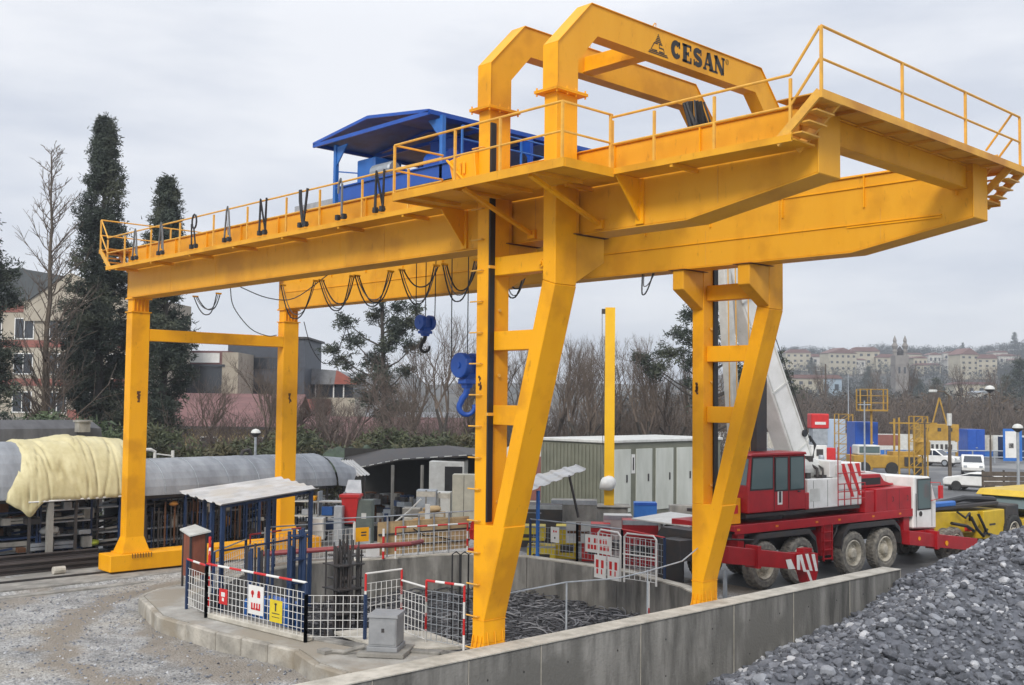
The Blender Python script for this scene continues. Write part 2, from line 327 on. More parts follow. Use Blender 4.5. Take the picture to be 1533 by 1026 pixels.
# legs on the pit side: upright, raking strut, foot, haunches, hoop frames
def ylist(pts, far): return [((W - a) if far else a, b) for a, b in pts]
for far in (0, 1):
    F = (lambda y: W - y) if far else (lambda y: y)
    def yb(a, b): return (min(F(a), F(b)), max(F(a), F(b)))
    def LP(mb, n, m='yel', bv=.012): 
        return mb.build(n, m, leg, bevel=bv)
    y0, y1 = yb(0, .58)
    u = MB(); u.box(-.33, 0, y0, y1, 2.35, 10.62); leg = P(u, 'leg')
    f = MB()
    f.py([(-.33, .5), (0, .5), (.56, 2.36), (-.002, 2.36), (-.331, 2.349)], y0 + .002, y1 - .002)
    LP(f, 'lower_web')
    s_ = MB()
    s_.py([(0.003, .503), (1.86, 6.98), (1.53, 7.08), (.235, 2.4)], y0 - .003, y1 + .003)
    LP(s_, 'raking_strut')
    t = MB(); t.py([(1.53, 7.085), (1.86, 6.985), (1.86, 10.62), (1.53, 10.62)], y0, y1); LP(t, 'upper_post')
    ft = MB(); ft.hexa([(-.46, y0 - .12, -.5), (.09, y0 - .12, -.5), (.09, y1 + .1, -.5), (-.46, y1 + .1, -.5)], [(-.33, y0, .05), (.003, y0, .05), (.003, y1, .05), (-.33, y1, .05)])
    ft.box(-.33, .003, y0, y1, .052, .498); ft.box(-.345, .02, y0 - .015, y1 + .015, .492, .507)
    ft.box(-.55, .12, y0 - .2, y1 + .18, -.56, -.502)
    for k in range(3):
        yy = y0 + .08 + k * .2; ft.hexa([(.09, yy, -.5), (.13, yy, -.5), (.13, yy + .02, -.5), (.09, yy + .02, -.5)], [(.003, yy, .28), (.02, yy, .28), (.02, yy + .02, .28), (.003, yy + .02, .28)])
        xx = -.3 + k * .12; ft.hexa([(xx, y0 - .16, -.5), (xx + .02, y0 - .16, -.5), (xx + .02, y0 - .1, -.5), (xx, y0 - .1, -.5)], [(xx, y0 - .03, .2), (xx + .02, y0 - .03, .2), (xx + .02, y0, .2), (xx, y0, .2)])
    LP(ft, 'foot')
    for z0, z1, x1 in ((7.28, 7.65, 1.6), (5.79, 6.17, 1.3), (4.32, 4.71, .85)):
        c = MB(); ya, yb_ = yb(.15, .45)
        if z0 > 7: x1a = x1b = 1.532
        else: x1a = 1.53 - (7.08 - z0) * .277 + .02; x1b = 1.53 - (7.08 - z1) * .277 + .02
        c.py([(-.002 + .004, z0), (x1a, z0), (x1b, z1), (.002, z1)], ya, yb_); LP(c, 'cross_member')
    # haunches under the girder, at both posts
    for xa, xb in ((-.325, -.005), (1.535, 1.855)):
        h = MB(); pol = [(.58, 7.05), (1.37, 7.5), (1.37, GZ - .035), (.58, GZ - .035)]; h.px([(F(a), b) for a, b in pol], xa, xb)
        h.px([(F(a), b) for a, b in [(.58, GZ - .032), (.66, GZ - .032), (.66, WZ - .05), (.58, WZ - .05)]], xa, xb)
        LP(h, 'haunch', 'yelg')
        bp = MB(); a_, b_ = yb(.48, 1.42); bp.box(xa - .1, xb + .08, a_, b_, GZ - .034, GZ - .024); LP(bp, 'bearing_plate', 'grime', 0)
    # ladder rungs and black cable channel
    if not far:
        rg = MB()
        for z in np.arange(-.05, 10.2, .62):
            xo = -.33
            rg.nxt().tube([(xo - .12, -.06, z), (xo + .2, -.06, z), (xo + .2, .0, z)], .016, 6)
        LP(rg, 'ladder_rung', 'rail', 0)
    ch = MB()
    a_, b_ = (.01, .15) if not far else (W - .2, W - .03)
    ch.box(.003, .045, a_, b_, 2.42, 10.35); LP(ch, 'cable_channel', 'blk', .004)
    cl = MB()
    for z in ((7.42, 4.5) if not far else (7.4, 4.6)): cl.nxt().box(.004, .06, a_ - .02, b_ + .02, z, z + .06)
    for z in (2.8, 5.3, 6.6): cl.nxt().cyl((.02, F(.3), z), (.05, F(.3), z), .035, 8)
    LP(cl, 'clamp', 'rail', 0)
    sc = MB(); rs = random.Random(5 + far)
    for k in range(9):
        z = 5 + k * .03; sc.box(-.22 + rs.uniform(-.03, .03), -.18 + rs.uniform(-.03, .05), (y0 if not far else y0) - .004, y0 - .002, z, z + .05)
    LP(sc, 'rust_scar', 'grime', 0)
# brackets on posts: round boss
bo = MB(); bo.cyl((1.38, .14, 7.42), (1.38, .1, 7.42), .075, 14); bo.cyl((1.38, .1, 7.42), (1.38, .07, 7.42), .035, 10); P(bo, 'pin_boss', 'yel', 0)
for xa, xb, nm in ((-.33, 0, 0), (1.53, 1.86, 1)):
    h = MB()
    o = [(0, 10.68), (0, 11.56), (.93, 12.53), (W - .93, 12.53), (W, 11.56), (W, 10.68)]
    i = [(.58, 10.68), (.58, 11.33), (1.13, 11.93), (W - 1.13, 11.93), (W - .58, 11.33), (W - .58, 10.68)]
    for k in range(5):
        q = [o[k], o[k + 1], i[k + 1], i[k]]; h.px(q, xa, xb)
    ho = P(h, 'hoop_frame', 'yelg', 0)
    lip = MB()
    e = .03
    for k in range(5):
        (a, b), (c, d) = o[k], o[k + 1]; n = Vector((d - b, a - c)).normalized(); n = -n if (n.x * (a - W / 2) + n.y * (b - 11)) < 0 else n
        lip.px([(a, b), (c, d), (c + n.x * .012, d + n.y * .012), (a + n.x * .012, b + n.y * .012)], xa - e, xb + e)
    P(lip, 'edge_flange', 'yel', 0, ho)
    for yy in (0, W - .58):
        fl = MB(); fl.box(xa - .14, xb + .14, yy - .14, yy + .58 + .14, 10.65, 10.675); fl.box(xa - .14, xb + .14, yy - .14, yy + .58 + .14, 10.62, 10.645)
        for dx in (-.1, .43):
            for dy in (-.1, .18, .42, .68): fl.cyl((xa + dx, yy + dy, 10.57), (xa + dx, yy + dy, 10.73), .018, 6)
        P(fl, 'bolted_flange', 'yel', 0, ho)
    lug = MB(); yy = 3.1
    lug.tube([(xa + .17, yy - .16, 12.54), (xa + .17, yy - .02, 12.72), (xa + .17, yy + .02, 12.72), (xa + .17, yy + .02, 12.54)], .014, 5); P(lug, 'lifting_lug', 'rail', 0, ho)
ti = MB(); ti.box(.003, 1.527, 2.75, 3.0, 11.98, 12.3); ti.box(.003, 1.527, 2.7, 3.05, 11.95, 11.978); P(ti, 'hoop_tie')
# ---- lettering on the outer hoop (black paint, standing 3 mm proud)
LX = 1.863
def ribbon(mb, pts, w, cx, cz, sy, sz, sh=0):
    pts = [Vector((p[0] + sh * p[1], p[1])) for p in pts]; n = len(pts); Lf = []; Rt = []
    for k in range(n):
        d = (pts[min(k + 1, n - 1)] - pts[max(k - 1, 0)]).normalized(); q = Vector((-d.y, d.x)) * w / 2; Lf.append(pts[k] + q); Rt.append(pts[k] - q)
    for k in range(n - 1):
        q = [Lf[k], Lf[k + 1], Rt[k + 1], Rt[k]]; mb.px([(cx + a.x * sy, cz + a.y * sz) for a in q], LX, LX + .003)
def arc(cx, cy, rx, ry, a0, a1, n=12): return [(cx + rx * math.cos(R(a0 + (a1 - a0) * k / n)), cy + ry * math.sin(R(a0 + (a1 - a0) * k / n))) for k in range(n + 1)]
GL = {'C': [(arc(.42, .5, .28, .38, 40, 320), .23), ([(.70, .62), (.70, .98)], .09), ([(.70, .14), (.70, .3)], .05)],
      'E': [([(.26, .0), (.26, 1)], .25), ([(.04, .05), (.78, .05)], .11), ([(.04, .95), (.76, .95)], .11), ([(.3, .5), (.56, .5)], .12), ([(.76, .0), (.76, .32)], .09), ([(.74, 1), (.74, .7)], .09), ([(.56, .38), (.56, .62)], .06)],
      'S': [(arc(.42, .72, .24, .19, 30, 235, 9) + arc(.42, .29, .26, .19, 80, -150, 10), .22), ([(.70, .66), (.70, 1)], .07), ([(.12, 0), (.12, .34)], .07)],
      'A': [([(.40, 1), (.12, .04)], .10), ([(.44, 1), (.74, .04)], .25), ([(.22, .32), (.62, .32)], .10), ([(-.02, .04), (.28, .04)], .1), ([(.5, .04), (.95, .04)], .1)],
      'N': [([(.16, .04), (.16, 1)], .10), ([(.14, .98), (.78, .04)], .25), ([(.82, 0), (.82, 1)], .10), ([(0, .96), (.26, .96)], .1), ([(0, .04), (.32, .04)], .1), ([(.66, .96), (.98, .96)], .1)]}
ly = 3.42
for chh, adv in zip('CESAN', (.37, .38, .375, .39, .4)):
    mb = MB()
    for pts, wd in GL[chh]: ribbon(mb, pts, wd * 1.25, ly, 12.045, .41, .385)
    mb.build('letter', 'let', gc); ly += adv
rg = MB(); ribbon(rg, arc(.0, .0, 1, 1, 0, 360, 16), .18, 5.42, 12.38, .055, .055); ribbon(rg, [(0, -.5), (0, .5), (.4, .3), (0, 0), (.4, -.5)], .16, 5.41, 12.38, .055, .055); rg.build('letter', 'let', gc)
lg = MB(); cx, cz = 3.0, 12.02
for k in range(5):
    zt = .40 - k * .038; hw = (.42 - zt + .012) * .62; lg.px([(cx - hw, cz + zt - .022), (cx + hw, cz + zt - .022), (cx + hw * .8, cz + zt), (cx - hw * .8, cz + zt)], LX, LX + .003)
ribbon(lg, [(-.02, .20), (-.13, .20), (-.24, .045), (-.04, .045)], .028, cx, cz, 1, 1); ribbon(lg, [(.13, .20), (.03, .20), (.03, .125), (.17, .125), (.2, .045), (.03, .045)], .028, cx, cz, 1, 1)
lg.px([(cx - .30, cz), (cx + .30, cz), (cx + .285, cz + .022), (cx - .285, cz + .022)], LX, LX + .003)
lg.px([(cx - .33, cz - .035), (cx + .33, cz - .035), (cx + .315, cz - .015), (cx - .315, cz - .015)], LX, LX + .003)
lg.build('emblem', 'let', gc)
# ---- legs on the far track side, tie beam and end truck
for yy, ct in ((.71, 0), (6.34, 1)):
    c = MB(); c.box(-18.22, -17.81, yy, yy + .61, .05, 7.5); lg_ = P(c, 'leg')
    c = MB(); c.box(-18.26, -17.77, yy - .04, yy + .65, 7.5, 7.53); c.box(-18.2, -17.85, yy + .03, yy + .58, 7.53, 7.96); c.box(-18.26, -17.77, yy - .04, yy + .65, 7.93, 7.97)
    for k in range(5): c.box(-17.85, -17.79, yy + .05 + k * .12, yy + .07 + k * .12, 7.55, 7.92)
    c.build('head', 'yel', lg_)
    c = MB(); c.hexa([(-18.38, yy - .14, -.17), (-17.66, yy - .14, -.17), (-17.66, yy + .75, -.17), (-18.38, yy + .75, -.17)], [(-18.22, yy, .3), (-17.81, yy, .3), (-17.81, yy + .61, .3), (-18.22, yy + .61, .3)])
    c.box(-18.42, -17.6, yy - .2, yy + .81, -.2, -.165); c.build('foot', 'yel', lg_)
    c = MB()
    for k in range(7): c.box(-17.81, -17.805, yy + .26 + random.uniform(-.03, .03), yy + .33 + random.uniform(-.02, .04), 4.6 + k * .05, 4.66 + k * .05)
    c.build('rust_scar', 'grime', lg_)
c = MB(); c.box(-18.12, -17.815, 1.325, 6.335, 6.6, 6.98); P(c, 'tie_beam')
c = MB(); c.box(-18.4, -17.5, .1, 7.9, -.72, -.2); P(c, 'end_truck', 'yel', .02)
c = MB(); 
for y in (.5, 1.0, 7.0, 7.5): c.nxt().lathe([(0, -.06), (.2, -.06), (.2, .06), (0, .06)], (-17.95, y, -.62), 'x', 14)
P(c, 'track_wheel', 'dark', 0)
c = MB()
for k in range(8): c.nxt().tube([(-17.48, .8 + k * .09, -.18), (-17.46, .8 + k * .09, -.33)], .012, 5)
P(c, 'anchor_bolt', 'grime', 0)
# ---- strings of cable hung over the walkway railing
def hang(x, zt, zb, kind, lab):
    t = thing('cable_coil', lab, 'cable', (x, -.02, zb), 0, 'cables hung over the walkway railing')
    m = MB(); g_ = 'cab'
    yo = -.055; z1 = zt + .03
    if kind == 'loop':
        pts = [(x + .13 * math.cos(R(a)), yo, zt - .14 + .2 * math.sin(R(a))) for a in range(0, 361, 30)]; m.tube(pts, .028, 6)
        m.tube([(x - .12, yo - .02, zt - .2), (x - .13, yo, zb + .1)], .026, 6); m.tube([(x + .02, yo - .02, zt - .33), (x + .09, yo, zb + .1)], .026, 6)
    elif kind == 'V':
        m.tube([(x - .17, yo, z1), (x - .16, yo, zt - .25), (x - .02, yo, zb + .06)], .035, 6); m.tube([(x + .17, yo, z1), (x + .12, yo, zt - .25), (x + .01, yo, zb + .06)], .035, 6); m.tube([(x - .12, yo, z1), (x - .1, yo, zt - .2), (x, yo, zb)], .025, 6)
    elif kind == 'N':
        m.tube([(x - .16, yo, zb + .1), (x - .12, yo, z1), (x + .12, yo, zb + .15), (x + .17, yo, z1), (x + .14, yo, zb + .1)], .03, 6)
        m.tube([(x - .1, yo - .02, zb + .12), (x - .08, yo - .02, z1), (x + .15, yo - .02, zb + .2), (x + .2, yo - .02, z1)], .025, 6)
    elif kind == 'A':
        m.tube([(x - .14, yo, zb + .1), (x - .05, yo, z1 - .1), (x, yo, z1 + .02), (x + .06, yo, z1 - .1), (x + .16, yo, zb + .1)], .028, 6); m.tube([(x - .1, yo - .02, zb + .15), (x - .02, yo - .02, z1 - .05), (x + .1, yo - .02, zb + .18)], .02, 6)
    else:
        m.tube([(x + .02, yo, zb + .1), (x + .02, yo, z1 - .1), (x - .04, yo, z1 + .03), (x - .12, yo, z1 - .1), (x - .13, yo, z1 - .3)], .03, 6)
    m.build('cable', 'cab' if kind in 'VN' or kind == 'loop' else 'cabg', t)
    p = MB()
    for dx in (-.13, .12): p.box(x + dx - .05, x + dx + .05, yo - .05, yo + .04, zb, zb + .12); p.cyl((x + dx - .07, yo, zb + .05), (x + dx + .07, yo, zb + .05), .045, 8)
    p.build('plug', 'cab', t)
for x, k, lab in ((-16.05, 'A', 'thin dark cable pair on the railing, nearest its left end'), (-14.3, 'A', 'pale tangled cable pair hung on the railing, second from the left end'), (-12.25, 'loop', 'dark cable tied in a round loop over the railing'),
        (-10.38, 'A', 'cable bundle hung in an A shape over the railing'), (-8.56, 'N', 'dark cable bundle hung in an N shape over the railing'), (-6.66, 'V', 'dark cable bundle hung in a V shape over the railing'),
        (-5.05, 'I', 'single drop of cable with a double plug on the railing'), (-3.58, 'N', 'grey cable hung in an N shape beside the bulging platform')):
    hang(x, WZ + .98, 8.96, k, lab)
# ---- festoon cable loops under the near girder
def fest(x0, x1, zb, y, lab, n=3):
    t = thing('festoon_cable', lab, 'cable', ((x0 + x1) / 2, y, zb), 0, 'festoon cable loops below the girders')
    m = MB(); m2 = MB()
    rs = random.Random(int(x0 * 100) + 5000); n = min(n, rs.choice([2, 3, 3])); sk = rs.uniform(-.18, .18)
    for k in range(n):
        yy = y + k * .06; zz = zb + k * rs.uniform(.05, .22); pts = []
        for i in range(13):
            u = i / 12 * 2 - 1; pts.append(((x0 + x1) / 2 + sk * (1 - u * u) + u * abs(x1 - x0) / 2 * (1 if abs(u) > .99 else (1 - .12 * (1 - u * u))), yy, zz + (8.0 - zz) * (abs(u) ** 2.6)))
        (m if k != 1 else m2).tube(pts, .018 if k != 1 else .013, 6)
    m.build('cable', 'cab', t); m2.build('cable', 'cabg', t) if n > 1 else None
    h = MB(); h.box(x0 - .02, x0 + .02, y - .03, y + .16, 7.97, 8.02); h.nxt().box(x1 - .02, x1 + .02, y - .03, y + .16, 7.97, 8.02); h.build('hanger', 'yel', t)
for a, b, zb, lab in ((-16.1, -14.6, 7.36, 'festoon cable loop nearest the left end of the gantry'), (-10.9, -9.2, 7.0, 'festoon cable loop just right of the rear left leg'), (-8.95, -7.5, 7.12, 'festoon cable loop second right of the rear left leg'), (-7.3, -5.85, 7.15, 'festoon cable loop above the clumped pine tree'),
        (-5.4, -4.05, 7.1, 'festoon cable loop beside the small blue hook ropes'), (-3.75, -2.6, 7.08, 'festoon cable loop beside the big blue hook ropes'), (-1.75, -.9, 7.05, 'festoon cable loop seen between the near leg and its raking strut'), (-1.35, -1.0, 7.45, 'short festoon cable loop left of the rear leg head')):
    fest(a, b, zb, 1.95 if 'rear leg head' not in lab else 6.4, lab, 3 if a < 2 else 2)
# sagging lines strung between the far legs
for pts, lab in (([at(360, 430, d=33), at(400, 446, d=33.5), at(440, 447, d=34), at(490, 412, d=30.5)], 'thin cable sagging under the girder left of the rear left leg'),
        ([at(345, 432, d=35), at(350, 460, d=35.5), at(375, 492, d=36.5), at(400, 503, d=37.5), at(414, 502, d=38.1)], 'cable dropping from the girder to the tie beam'),
        ([at(455, 482, d=38.5), at(466, 520, d=38.7), at(484, 544, d=39), at(500, 536, d=39.2), at(514, 505, d=39.4), at(519, 491, d=39.4), at(524, 515, d=39.5)], 'thin cable looped out to the right of the rear left leg')):
    m = MB(); Q = []
    for i in range(len(pts) - 1):
        p0 = pts[max(i - 1, 0)]; p1 = pts[i]; p2 = pts[i + 1]; p3 = pts[min(i + 2, len(pts) - 1)]
        for k in range(5):
            t = k / 5; Q.append(.5 * ((2 * p1) + (p2 - p0) * t + (2 * p0 - 5 * p1 + 4 * p2 - p3) * t * t + (3 * p1 - p0 - 3 * p2 + p3) * t ** 3))
    Q.append(pts[-1]); m.tube(Q, .016, 5); tag(m.build('slack_cable', 'cab', None), lab, 'cable')
# ================================================================ HOIST TROLLEY
tr = thing('hoist_trolley', 'blue hoist trolley under a gabled blue roof on top of the gantry', 'hoist', (-5.2, 3.8, TZ))
TX0, TX1 = -7.0, -2.95; Y0, Y1 = .85, 6.6
def T(mb, n, m='blue', bv=0, par=None): return mb.build(n, m, par or tr, bevel=bv)
f = MB()
for y in (.95, 6.55): f.box(-6.65, -1.6, y, y + .12, TZ + .12, TZ + .47); f.box(-6.7, -1.55, y - .05, y + .17, TZ + .47, TZ + .5)
for x in (-6.6, -4.6, -1.8): f.box(x, x + .15, 1.08, 6.54, TZ + .15, TZ + .42)
f.box(-6.6, -1.7, 1.1, 6.5, TZ + .44, TZ + .466)
T(f, 'frame')
for x in (-6.2, -2.2):
    for y in (1.02, 6.63): T(MB().lathe([(0, -.05), (.17, -.05), (.17, .05), (0, .05)], (x, y, TZ + .26), 'y', 16), 'wheel', 'dark')
for x in (-6.9, -2.72):
    for y in (.95, 3.7, 6.4):
        p = MB(); p.box(x, x + .1, y, y + .1, TZ + .1, 11.18); sx = 1 if x < -5 else -1; x_ = x + .05
        p.hexa([(x_ + .05 * sx, y + .03, 10.65), (x_ + .05 * sx, y + .06, 10.65), (x_ + .06 * sx, y + .06, 11.12), (x_ + .06 * sx, y + .03, 11.12)], [(x_ + .06 * sx, y + .03, 10.66), (x_ + .06 * sx, y + .06, 10.66), (x_ + .5 * sx, y + .06, 11.14), (x_ + .5 * sx, y + .03, 11.14)])
        T(p, 'roof_post', 'blue' if y > 1 else 'bluel')
ex0, ex1, rz_, ez = -7.5, -2.85, 11.56, 11.22; xm = (ex0 + ex1) / 2
rf = MB(); th = .03
for a, b in ((ex0, xm), (ex1, xm)):
    za, zb = ez + .06, rz_
    rf.hexa([(a, .75, za), (b, .75, zb), (b, Y1 + .1, zb), (a, Y1 + .1, za)], [(a, .75, za + th), (b, .75, zb + th), (b, Y1 + .1, zb + th), (a, Y1 + .1, za + th)])
T(rf, 'roof', mat('roof_sheet_blue', (.02, .09, .33), .5, (.015, .05, .16), 2))
ed = MB()
for y in (.74, 2.6, 4.5, Y1 + .08):
    ed.bar((ex0, y, ez), (ex1, y, ez), .05, .09); ed.bar((ex0, y, ez + .05), (xm, y, rz_ - .02), .05, .07); ed.bar((ex1, y, ez + .05), (xm, y, rz_ - .02), .05, .07)
for x in (ex0, ex1): ed.bar((x, .74, ez + .03), (x, Y1 + .1, ez + .03), .06, .1)
T(ed, 'roof_frame', 'blue')
bx = MB(); bx.box(-6.45, -5.7, 1.35, 2.2, TZ + .52, TZ + 1.2); bx.box(-5.65, -5.0, 1.5, 2.4, TZ + .52, TZ + .85); T(bx, 'motor_housing', 'bluel', .03)
bx = MB(); bx.box(-4.6, -3.7, 2.2, 3.0, TZ + .5, TZ + 1.5); bx.py([(-4.7, TZ + 1.5), (-3.6, TZ + 1.5), (-4.1, TZ + 1.72)], 2.2, 3.0); T(bx, 'control_cabinet', 'blue', .02)
for y in (3.4, 4.9):
    dr = MB(); dr.lathe([(0, -1.0), (.42, -1.0), (.42, -.95), (.33, -.94), (.33, .94), (.42, .95), (.42, 1.0), (0, 1.0)], (-4.6, y, TZ + .95), 'x', 20); T(dr, 'rope_drum', 'blued')
mo = MB(); mo.lathe([(0, -.4), (.17, -.4), (.2, -.35), (.2, .35), (.17, .4), (0, .4)], (-5.1, 1.22, TZ + .72), 'x', 14); T(mo, 'motor', 'steel')
mo = MB(); mo.lathe([(0, -.4), (.25, -.4), (.25, .4), (0, .4)], (-3.4, 1.6, TZ + .76), 'x', 14); T(mo, 'motor', 'blue')
rr = MB()
for z in (.95, 1.25): rr.nxt().tube([(-2.0, 1.0, TZ + z), (-2.0, 6.5, TZ + z)], .02, 6)
for y in np.arange(1.0, 6.6, .9): rr.nxt().bar((-2.0, y, TZ + .47), (-2.0, y, TZ + 1.25), .04)
rr.nxt().bar((-6.7, .98, TZ + .9), (-6.2, 1.6, TZ + .86), .03)
T(rr, 'railing', 'bluel')
gr = MB(); gr.box(-8.9, -7.05, 1.1, 1.7, TZ + .1, TZ + .3); T(gr, 'buffer_beam', 'steel')
# hooks
def hook_pts(s, n=18):
    pts = [(0, 0), (0, -.22), (.03, -.38)] if False else []
    P_ = [(0, .05), (0, -.12), (-.04, -.26), (-.14, -.38)] + [(-.0 + .22 * math.cos(R(a)), -.62 + .22 * math.sin(R(a))) for a in range(140, 381, 20)]
    return [(a * s, b * s) for a, b in P_]
def hookblock(name, lab, x, z, s, hm, nrope, ysheave):
    t = thing(name, lab, 'hook', (x, 3.9, z))
    wdt = .11 * s
    for i, dy in enumerate((-ysheave, ysheave)):
        m = MB(); m.lathe([(0, -wdt), (.34 * s, -wdt), (.36 * s, -wdt * .8), (.36 * s, wdt * .8), (.34 * s, wdt), (0, wdt)], (x, 3.9 + dy, z + .02), 'y', 24); m.cyl((x, 3.9 + dy - wdt - .03 * s, z + .02), (x, 3.9 + dy - wdt + .01, z + .02), .09 * s, 10)
        m.build('sheave', 'blue', t, smooth=False)
    m = MB(); m.box(x - .2 * s, x + .2 * s, 3.9 - ysheave, 3.9 + ysheave, z - .2 * s, z + .25 * s)
    m.hexa([(x - .1 * s, 3.8, z - .62 * s), (x + .1 * s, 3.8, z - .62 * s), (x + .1 * s, 4.0, z - .62 * s), (x - .1 * s, 4.0, z - .62 * s)], [(x - .22 * s, 3.76, z - .2 * s), (x + .22 * s, 3.76, z - .2 * s), (x + .22 * s, 4.04, z - .2 * s), (x - .22 * s, 4.04, z - .2 * s)])
    m.box(x - .17 * s, x + .17 * s, 3.72, 4.08, z - .5 * s, z - .36 * s); m.build('block_body', 'blue', t, bevel=.01)
    hk = MB(); k = .98 * s; pts = [(x + a * .69 + b * 0, 3.9 + a * .72, z - .55 * s + b) for a, b in [(q[0] * k, q[1] * k) for q in hook_pts(1)]]
    hk.tube(pts, .10 * s, 8, r1=.055 * s); hk.build('hook', hm, t, smooth=True)
    rp = MB()
    for i in range(nrope):
        a = (i - (nrope - 1) / 2) * (.58 * s) / max(1, nrope - 1) * 1.6
        rp.tube([(x + a * .8, 3.9 + a * .6, z + .1), (x + a * .9, 3.9 + a * .6, TZ + .3)], .014, 5)
    rp.build('rope', 'cab', t)
hookblock('small_hook_block', 'small blue twin sheave block with a black hook on ropes', -6.78, 6.84, .56, 'blk', 3, .16)
hookblock('large_hook_block', 'large blue hook block with blue hook beside the near leg', -5.05, 5.66, .9, 'blue', 3, .2)
bd = MB(); rs = random.Random(3)
for k in range(11):
    y = 6.1 + rs.uniform(-.2, .25); x = .3 + rs.uniform(-.1, .3); bd.tube([(x, y, 11.9), (x + rs.uniform(-.2, .2), y + rs.uniform(-.15, .3), 11.3), (x + rs.uniform(-.2, .3), y + rs.uniform(-.3, .5), 10.6), (x + rs.uniform(-.4, .3), y + rs.uniform(-.5, .6), 9.9)], .055 if k < 6 else .025, 6)
tag(bd.build('cable_bundle', 'cab', None), 'dark bundle of hoses hanging inside the rear hoop', 'cable')
# ================================================================ GROUND AND PIT
PIT = [(-13.3, 4.6), (-11.9, 9.7), (-10.0, 10.95), (-6.3, 11.2), (-3.2, 10.3), (-.55, 8.9), (-.55, 1.3), (-2.0, .75), (-3.5, -.1), (-5.3, -.55), (-7.3, -.5), (-9.2, -.85), (-11.0, -.15), (-12.8, 1.9)]
def inside(x, y, poly):
    c = False; j = len(poly) - 1
    for i in range(len(poly)):
        (xi, yi), (xj, yj) = poly[i], poly[j]
        if (yi > y) != (yj > y) and x < (xj - xi) * (y - yi) / (yj - yi) + xi: c = not c
        j = i
    return c
def sstep(a, b, x): t = max(0, min(1, (x - a) / (b - a))); return t * t * (3 - 2 * t)
def heap(x, y):
    if y > 40 or x < -2: return -9
    zr = float(np.interp(y, [-6, 0, 7.5, 13.6, 15.8, 22], [-.9, -.5, .1, .85, 1.45, 2.1]))
    return zr - .45 * abs(x - 4.5) - .5 * max(0, y - 22)
def gz(x, y):
    z = G
    if x > -16.6: z = G - .15 * (1 - sstep(0, 4, y))
    if x > .35 and y < 15.9: z = -2.4
    elif x > .35: z = G - 1.6 * (1 - sstep(15.9, 18, y)) * sstep(.35, 1.2, x)
    return z
gx = sorted(set([round(v, 2) for v in np.arange(-24, 12, .3)] + [.34, .42] + list(np.arange(-60, -24, 3)) + list(np.arange(12, 60, 4)) + list(np.arange(-900, -60, 40)) + list(np.arange(60, 400, 40))))
gy = sorted(set([round(v, 2) for v in np.arange(-18, 22, .3)] + [15.88, 15.95] + list(np.arange(22, 80, 3)) + list(np.arange(-60, -18, 4)) + list(np.arange(80, 1200, 40)) + list(np.arange(-300, -60, 40))))
V = []; F_ = []
pin = [(x * 1.0, y) for x, y in PIT]
cx0 = sum(p[0] for p in PIT) / len(PIT); cy0 = sum(p[1] for p in PIT) / len(PIT)
pex = []
for x, y in PIT:
    d = Vector((x - cx0, y - cy0)); d = d.normalized() * .18; pex.append((x + d.x, y + d.y))
for y in gy:
    for x in gx:
        z = gz(x, y)
        if abs(x) < 24 and abs(y) < 22:
            z += .03 * noise.noise(Vector((x * .5, y * .5, 0))) + .015 * noise.noise(Vector((x * 2, y * 2, 3)))
            if x < .3 and inside(x, y, pex): z = -2.9
        V.append((x, y, z))
nx = len(gx)
for j in range(len(gy) - 1):
    for i in range(nx - 1): F_.append((j * nx + i, j * nx + i + 1, (j + 1) * nx + i + 1, (j + 1) * nx + i))
def tracks(m):
    # compacted wheel tracks curving round the kerb
    nt = m.node_tree; N = nt.nodes; L = nt.links; b = N['Principled BSDF']; src = b.inputs['Base Color'].links[0].from_socket
    tc = N.new('ShaderNodeTexCoord'); sb = N.new('ShaderNodeVectorMath'); sb.operation = 'SUBTRACT'; sb.inputs[1].default_value = (-6.5, 4.5, 0); L.new(tc.outputs['Object'], sb.inputs[0])
    ml = N.new('ShaderNodeVectorMath'); ml.operation = 'MULTIPLY'; ml.inputs[1].default_value = (1, 1, 0); L.new(sb.outputs[0], ml.inputs[0]); ln = N.new('ShaderNodeVectorMath'); ln.operation = 'LENGTH'; L.new(ml.outputs[0], ln.inputs[0])
    nz = N.new('ShaderNodeTexNoise'); nz.inputs['Scale'].default_value = .8; nz.inputs['Detail'].default_value = 5; L.new(tc.outputs['Object'], nz.inputs[0])
    ad = N.new('ShaderNodeMath'); ad.operation = 'MULTIPLY_ADD'; L.new(nz.outputs[0], ad.inputs[0]); ad.inputs[1].default_value = 2.2; L.new(ln.outputs['Value'], ad.inputs[2])
    mr = N.new('ShaderNodeMapRange'); mr.inputs[1].default_value = 7.5; mr.inputs[2].default_value = 15.5; L.new(ad.outputs[0], mr.inputs[0])
    r = N.new('ShaderNodeValToRGB'); e = r.color_ramp.elements; e[0].position = 0; e[0].color = (.35, .35, .35, 1); e[1].position = 1; e[1].color = (0, 0, 0, 1)
    for p, c in ((.07, .75), (.14, .7), (.19, .05), (.31, .05), (.36, .85), (.43, .8), (.48, .0), (.66, .05), (.71, .7), (.77, .65), (.82, .0)): q = e.new(p); q.color = (c, c, c, 1)
    L.new(mr.outputs[0], r.inputs[0]); x = N.new('ShaderNodeMix'); x.data_type = 'RGBA'; L.new(r.outputs[0], x.inputs[0]); L.new(src, x.inputs[6]); x.inputs[7].default_value = (.235, .20, .155, 1)
    L.new(x.outputs[2], b.inputs['Base Color'])
mg = mat('gravel_road', (.44, .44, .43), .95, (.235, .235, .23), 1.3, bump=1, vor=22, c3=(.36, .335, .29), s3=.30, lo=.36, hi=.62)
tracks(mg)
ma = mat('wet_asphalt', (.115, .118, .12), .55, (.065, .066, .07), .35, bump=.3, vor=None, bscale=30, c3=(.19, .19, .185), s3=.15)
